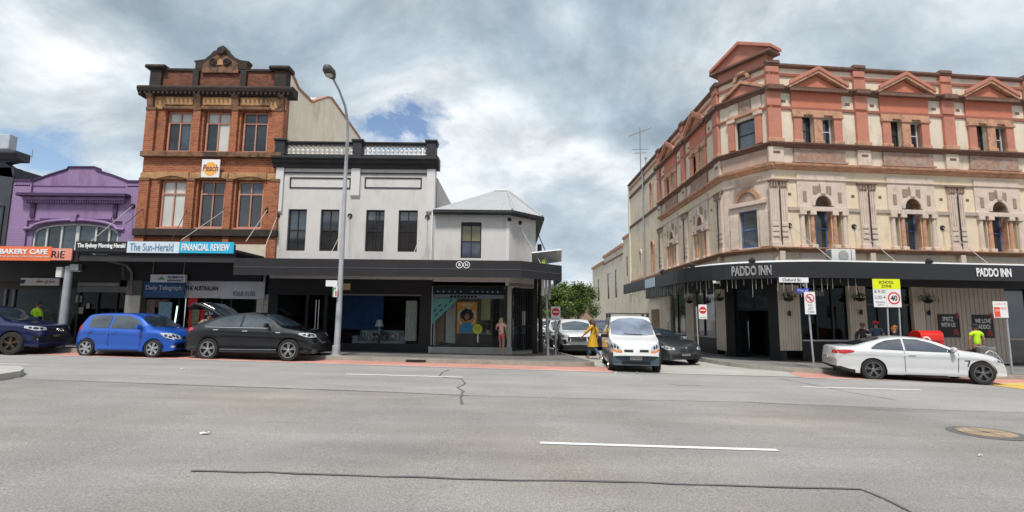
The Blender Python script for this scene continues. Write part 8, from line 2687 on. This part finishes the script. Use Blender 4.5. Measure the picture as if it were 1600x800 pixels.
person('person in a red top inside the dark takeaway shop', (lw(160, 500, 22.1).x, 22.1, .2), R(20), dict(), height=1.62, shirt=M_REDC, legs=M_BLKC, sleeve=1.2, hair=M_DARK)
person('second person in red, turned away, inside the dark takeaway shop', (lw(172, 500, 22.5).x, 22.5, .2), R(150), dict(), height=1.72, shirt=M_REDC, legs=M_BLKC, sleeve=1.2, hair=M_BROWNH)
person('person in khaki and dark shorts bending into the open boot of the black SUV', (lw(309, 500, 18.1).x, 18.1, .15), R(80),
       dict(waist=(0, -.08, 1.06), chest=(0, -.22, 1.2), upper=(0, -.32, 1.27), neck=(0, -.40, 1.31), head=(0, -.49, 1.36), crown=(0, -.54, 1.42), shL=(-.17, -.32, 1.25), shR=(.17, -.32, 1.25), elL=(-.2, -.5, 1.05), elR=(.2, -.5, 1.05), wrL=(-.16, -.7, .98), wrR=(.16, -.7, .98)),
       height=1.7, shirt=M_KHAKI, legs=M_BLKC, shorts=True, shoes=mat('pale grey shoe', (.5, .52, .56), .7), hair=M_BROWNH)
person('customer inside the newsagent doorway in khaki', (lw(303, 500, 21.75).x, 21.75, .2), R(170), dict(), height=1.7, shirt=M_KHAKI, legs=M_KHAKI, hair=M_BROWNH)
person('man in a dark flat cap and black jacket at the pub table', stand(1347, 19.3), R(-35), dict(), height=1.62, skin=M_SKIN, shirt=M_BLKC, legs=M_BLKC, sleeve=1.2, hat=mat('dark brown cap', (.05, .03, .03), .9), group='people at the pub table')
person('man in a red cap and slate blue shirt with his back to the road', stand(1368, 18.9), R(165), dict(), height=1.68, shirt=M_SLATEC, legs=M_DENIM, sleeve=.6, hat=mat('bright red cap', (.62, .02, .015), .8), group='people at the pub table')
person('woman with curly ginger hair facing the two capped men', stand(1396, 19.4), R(50), dict(), height=1.56, shirt=M_BLKC, legs=M_BLKC, hair=M_GINGH, longhair=True, group='people at the pub table')
hw_p = stand(1523, 18.85)
person('worker in a lime hi-vis shirt and dark cap before the WE LOVE PADDO poster', hw_p, R(175), dict(wrR=(.26, -.02, .87), elR=(.27, .02, 1.12)), height=1.66, skin=M_SKIN2, shirt=M_LIME, legs=mat('navy work trousers', (.015, .02, .045), .9), sleeve=.55, hat=mat('navy cap', (.02, .025, .05), .9))
tbp = stand(1378, 19.45)
hb2 = thing('pub_table', 'small round high table between the people outside the pub', 'table', tbp)
MB().lathe([(.35, 1.02), (.35, 1.06)], 20).build('tabletop', M_DARK, hb2)
MB().lathe([(.22, 0), (.22, .03), (.04, .05), (.04, 1.02)], 14).build('pedestal', M_DARK, hb2)
# cream pot inside the pub door
pp_ = CF.w(CF.at(1163, 545, .9)[0], .7, gz(10.4) + .16)
pot = thing('planter', 'terracotta planter inside the pub doorway', 'planter', pp_)
MB().lathe([(.2, 0), (.28, .62), (.3, .66), (.25, .66)], 14).build('pot', mat('dull terracotta', (.18, .085, .06), .8, .15, 3), pot, smooth=40)
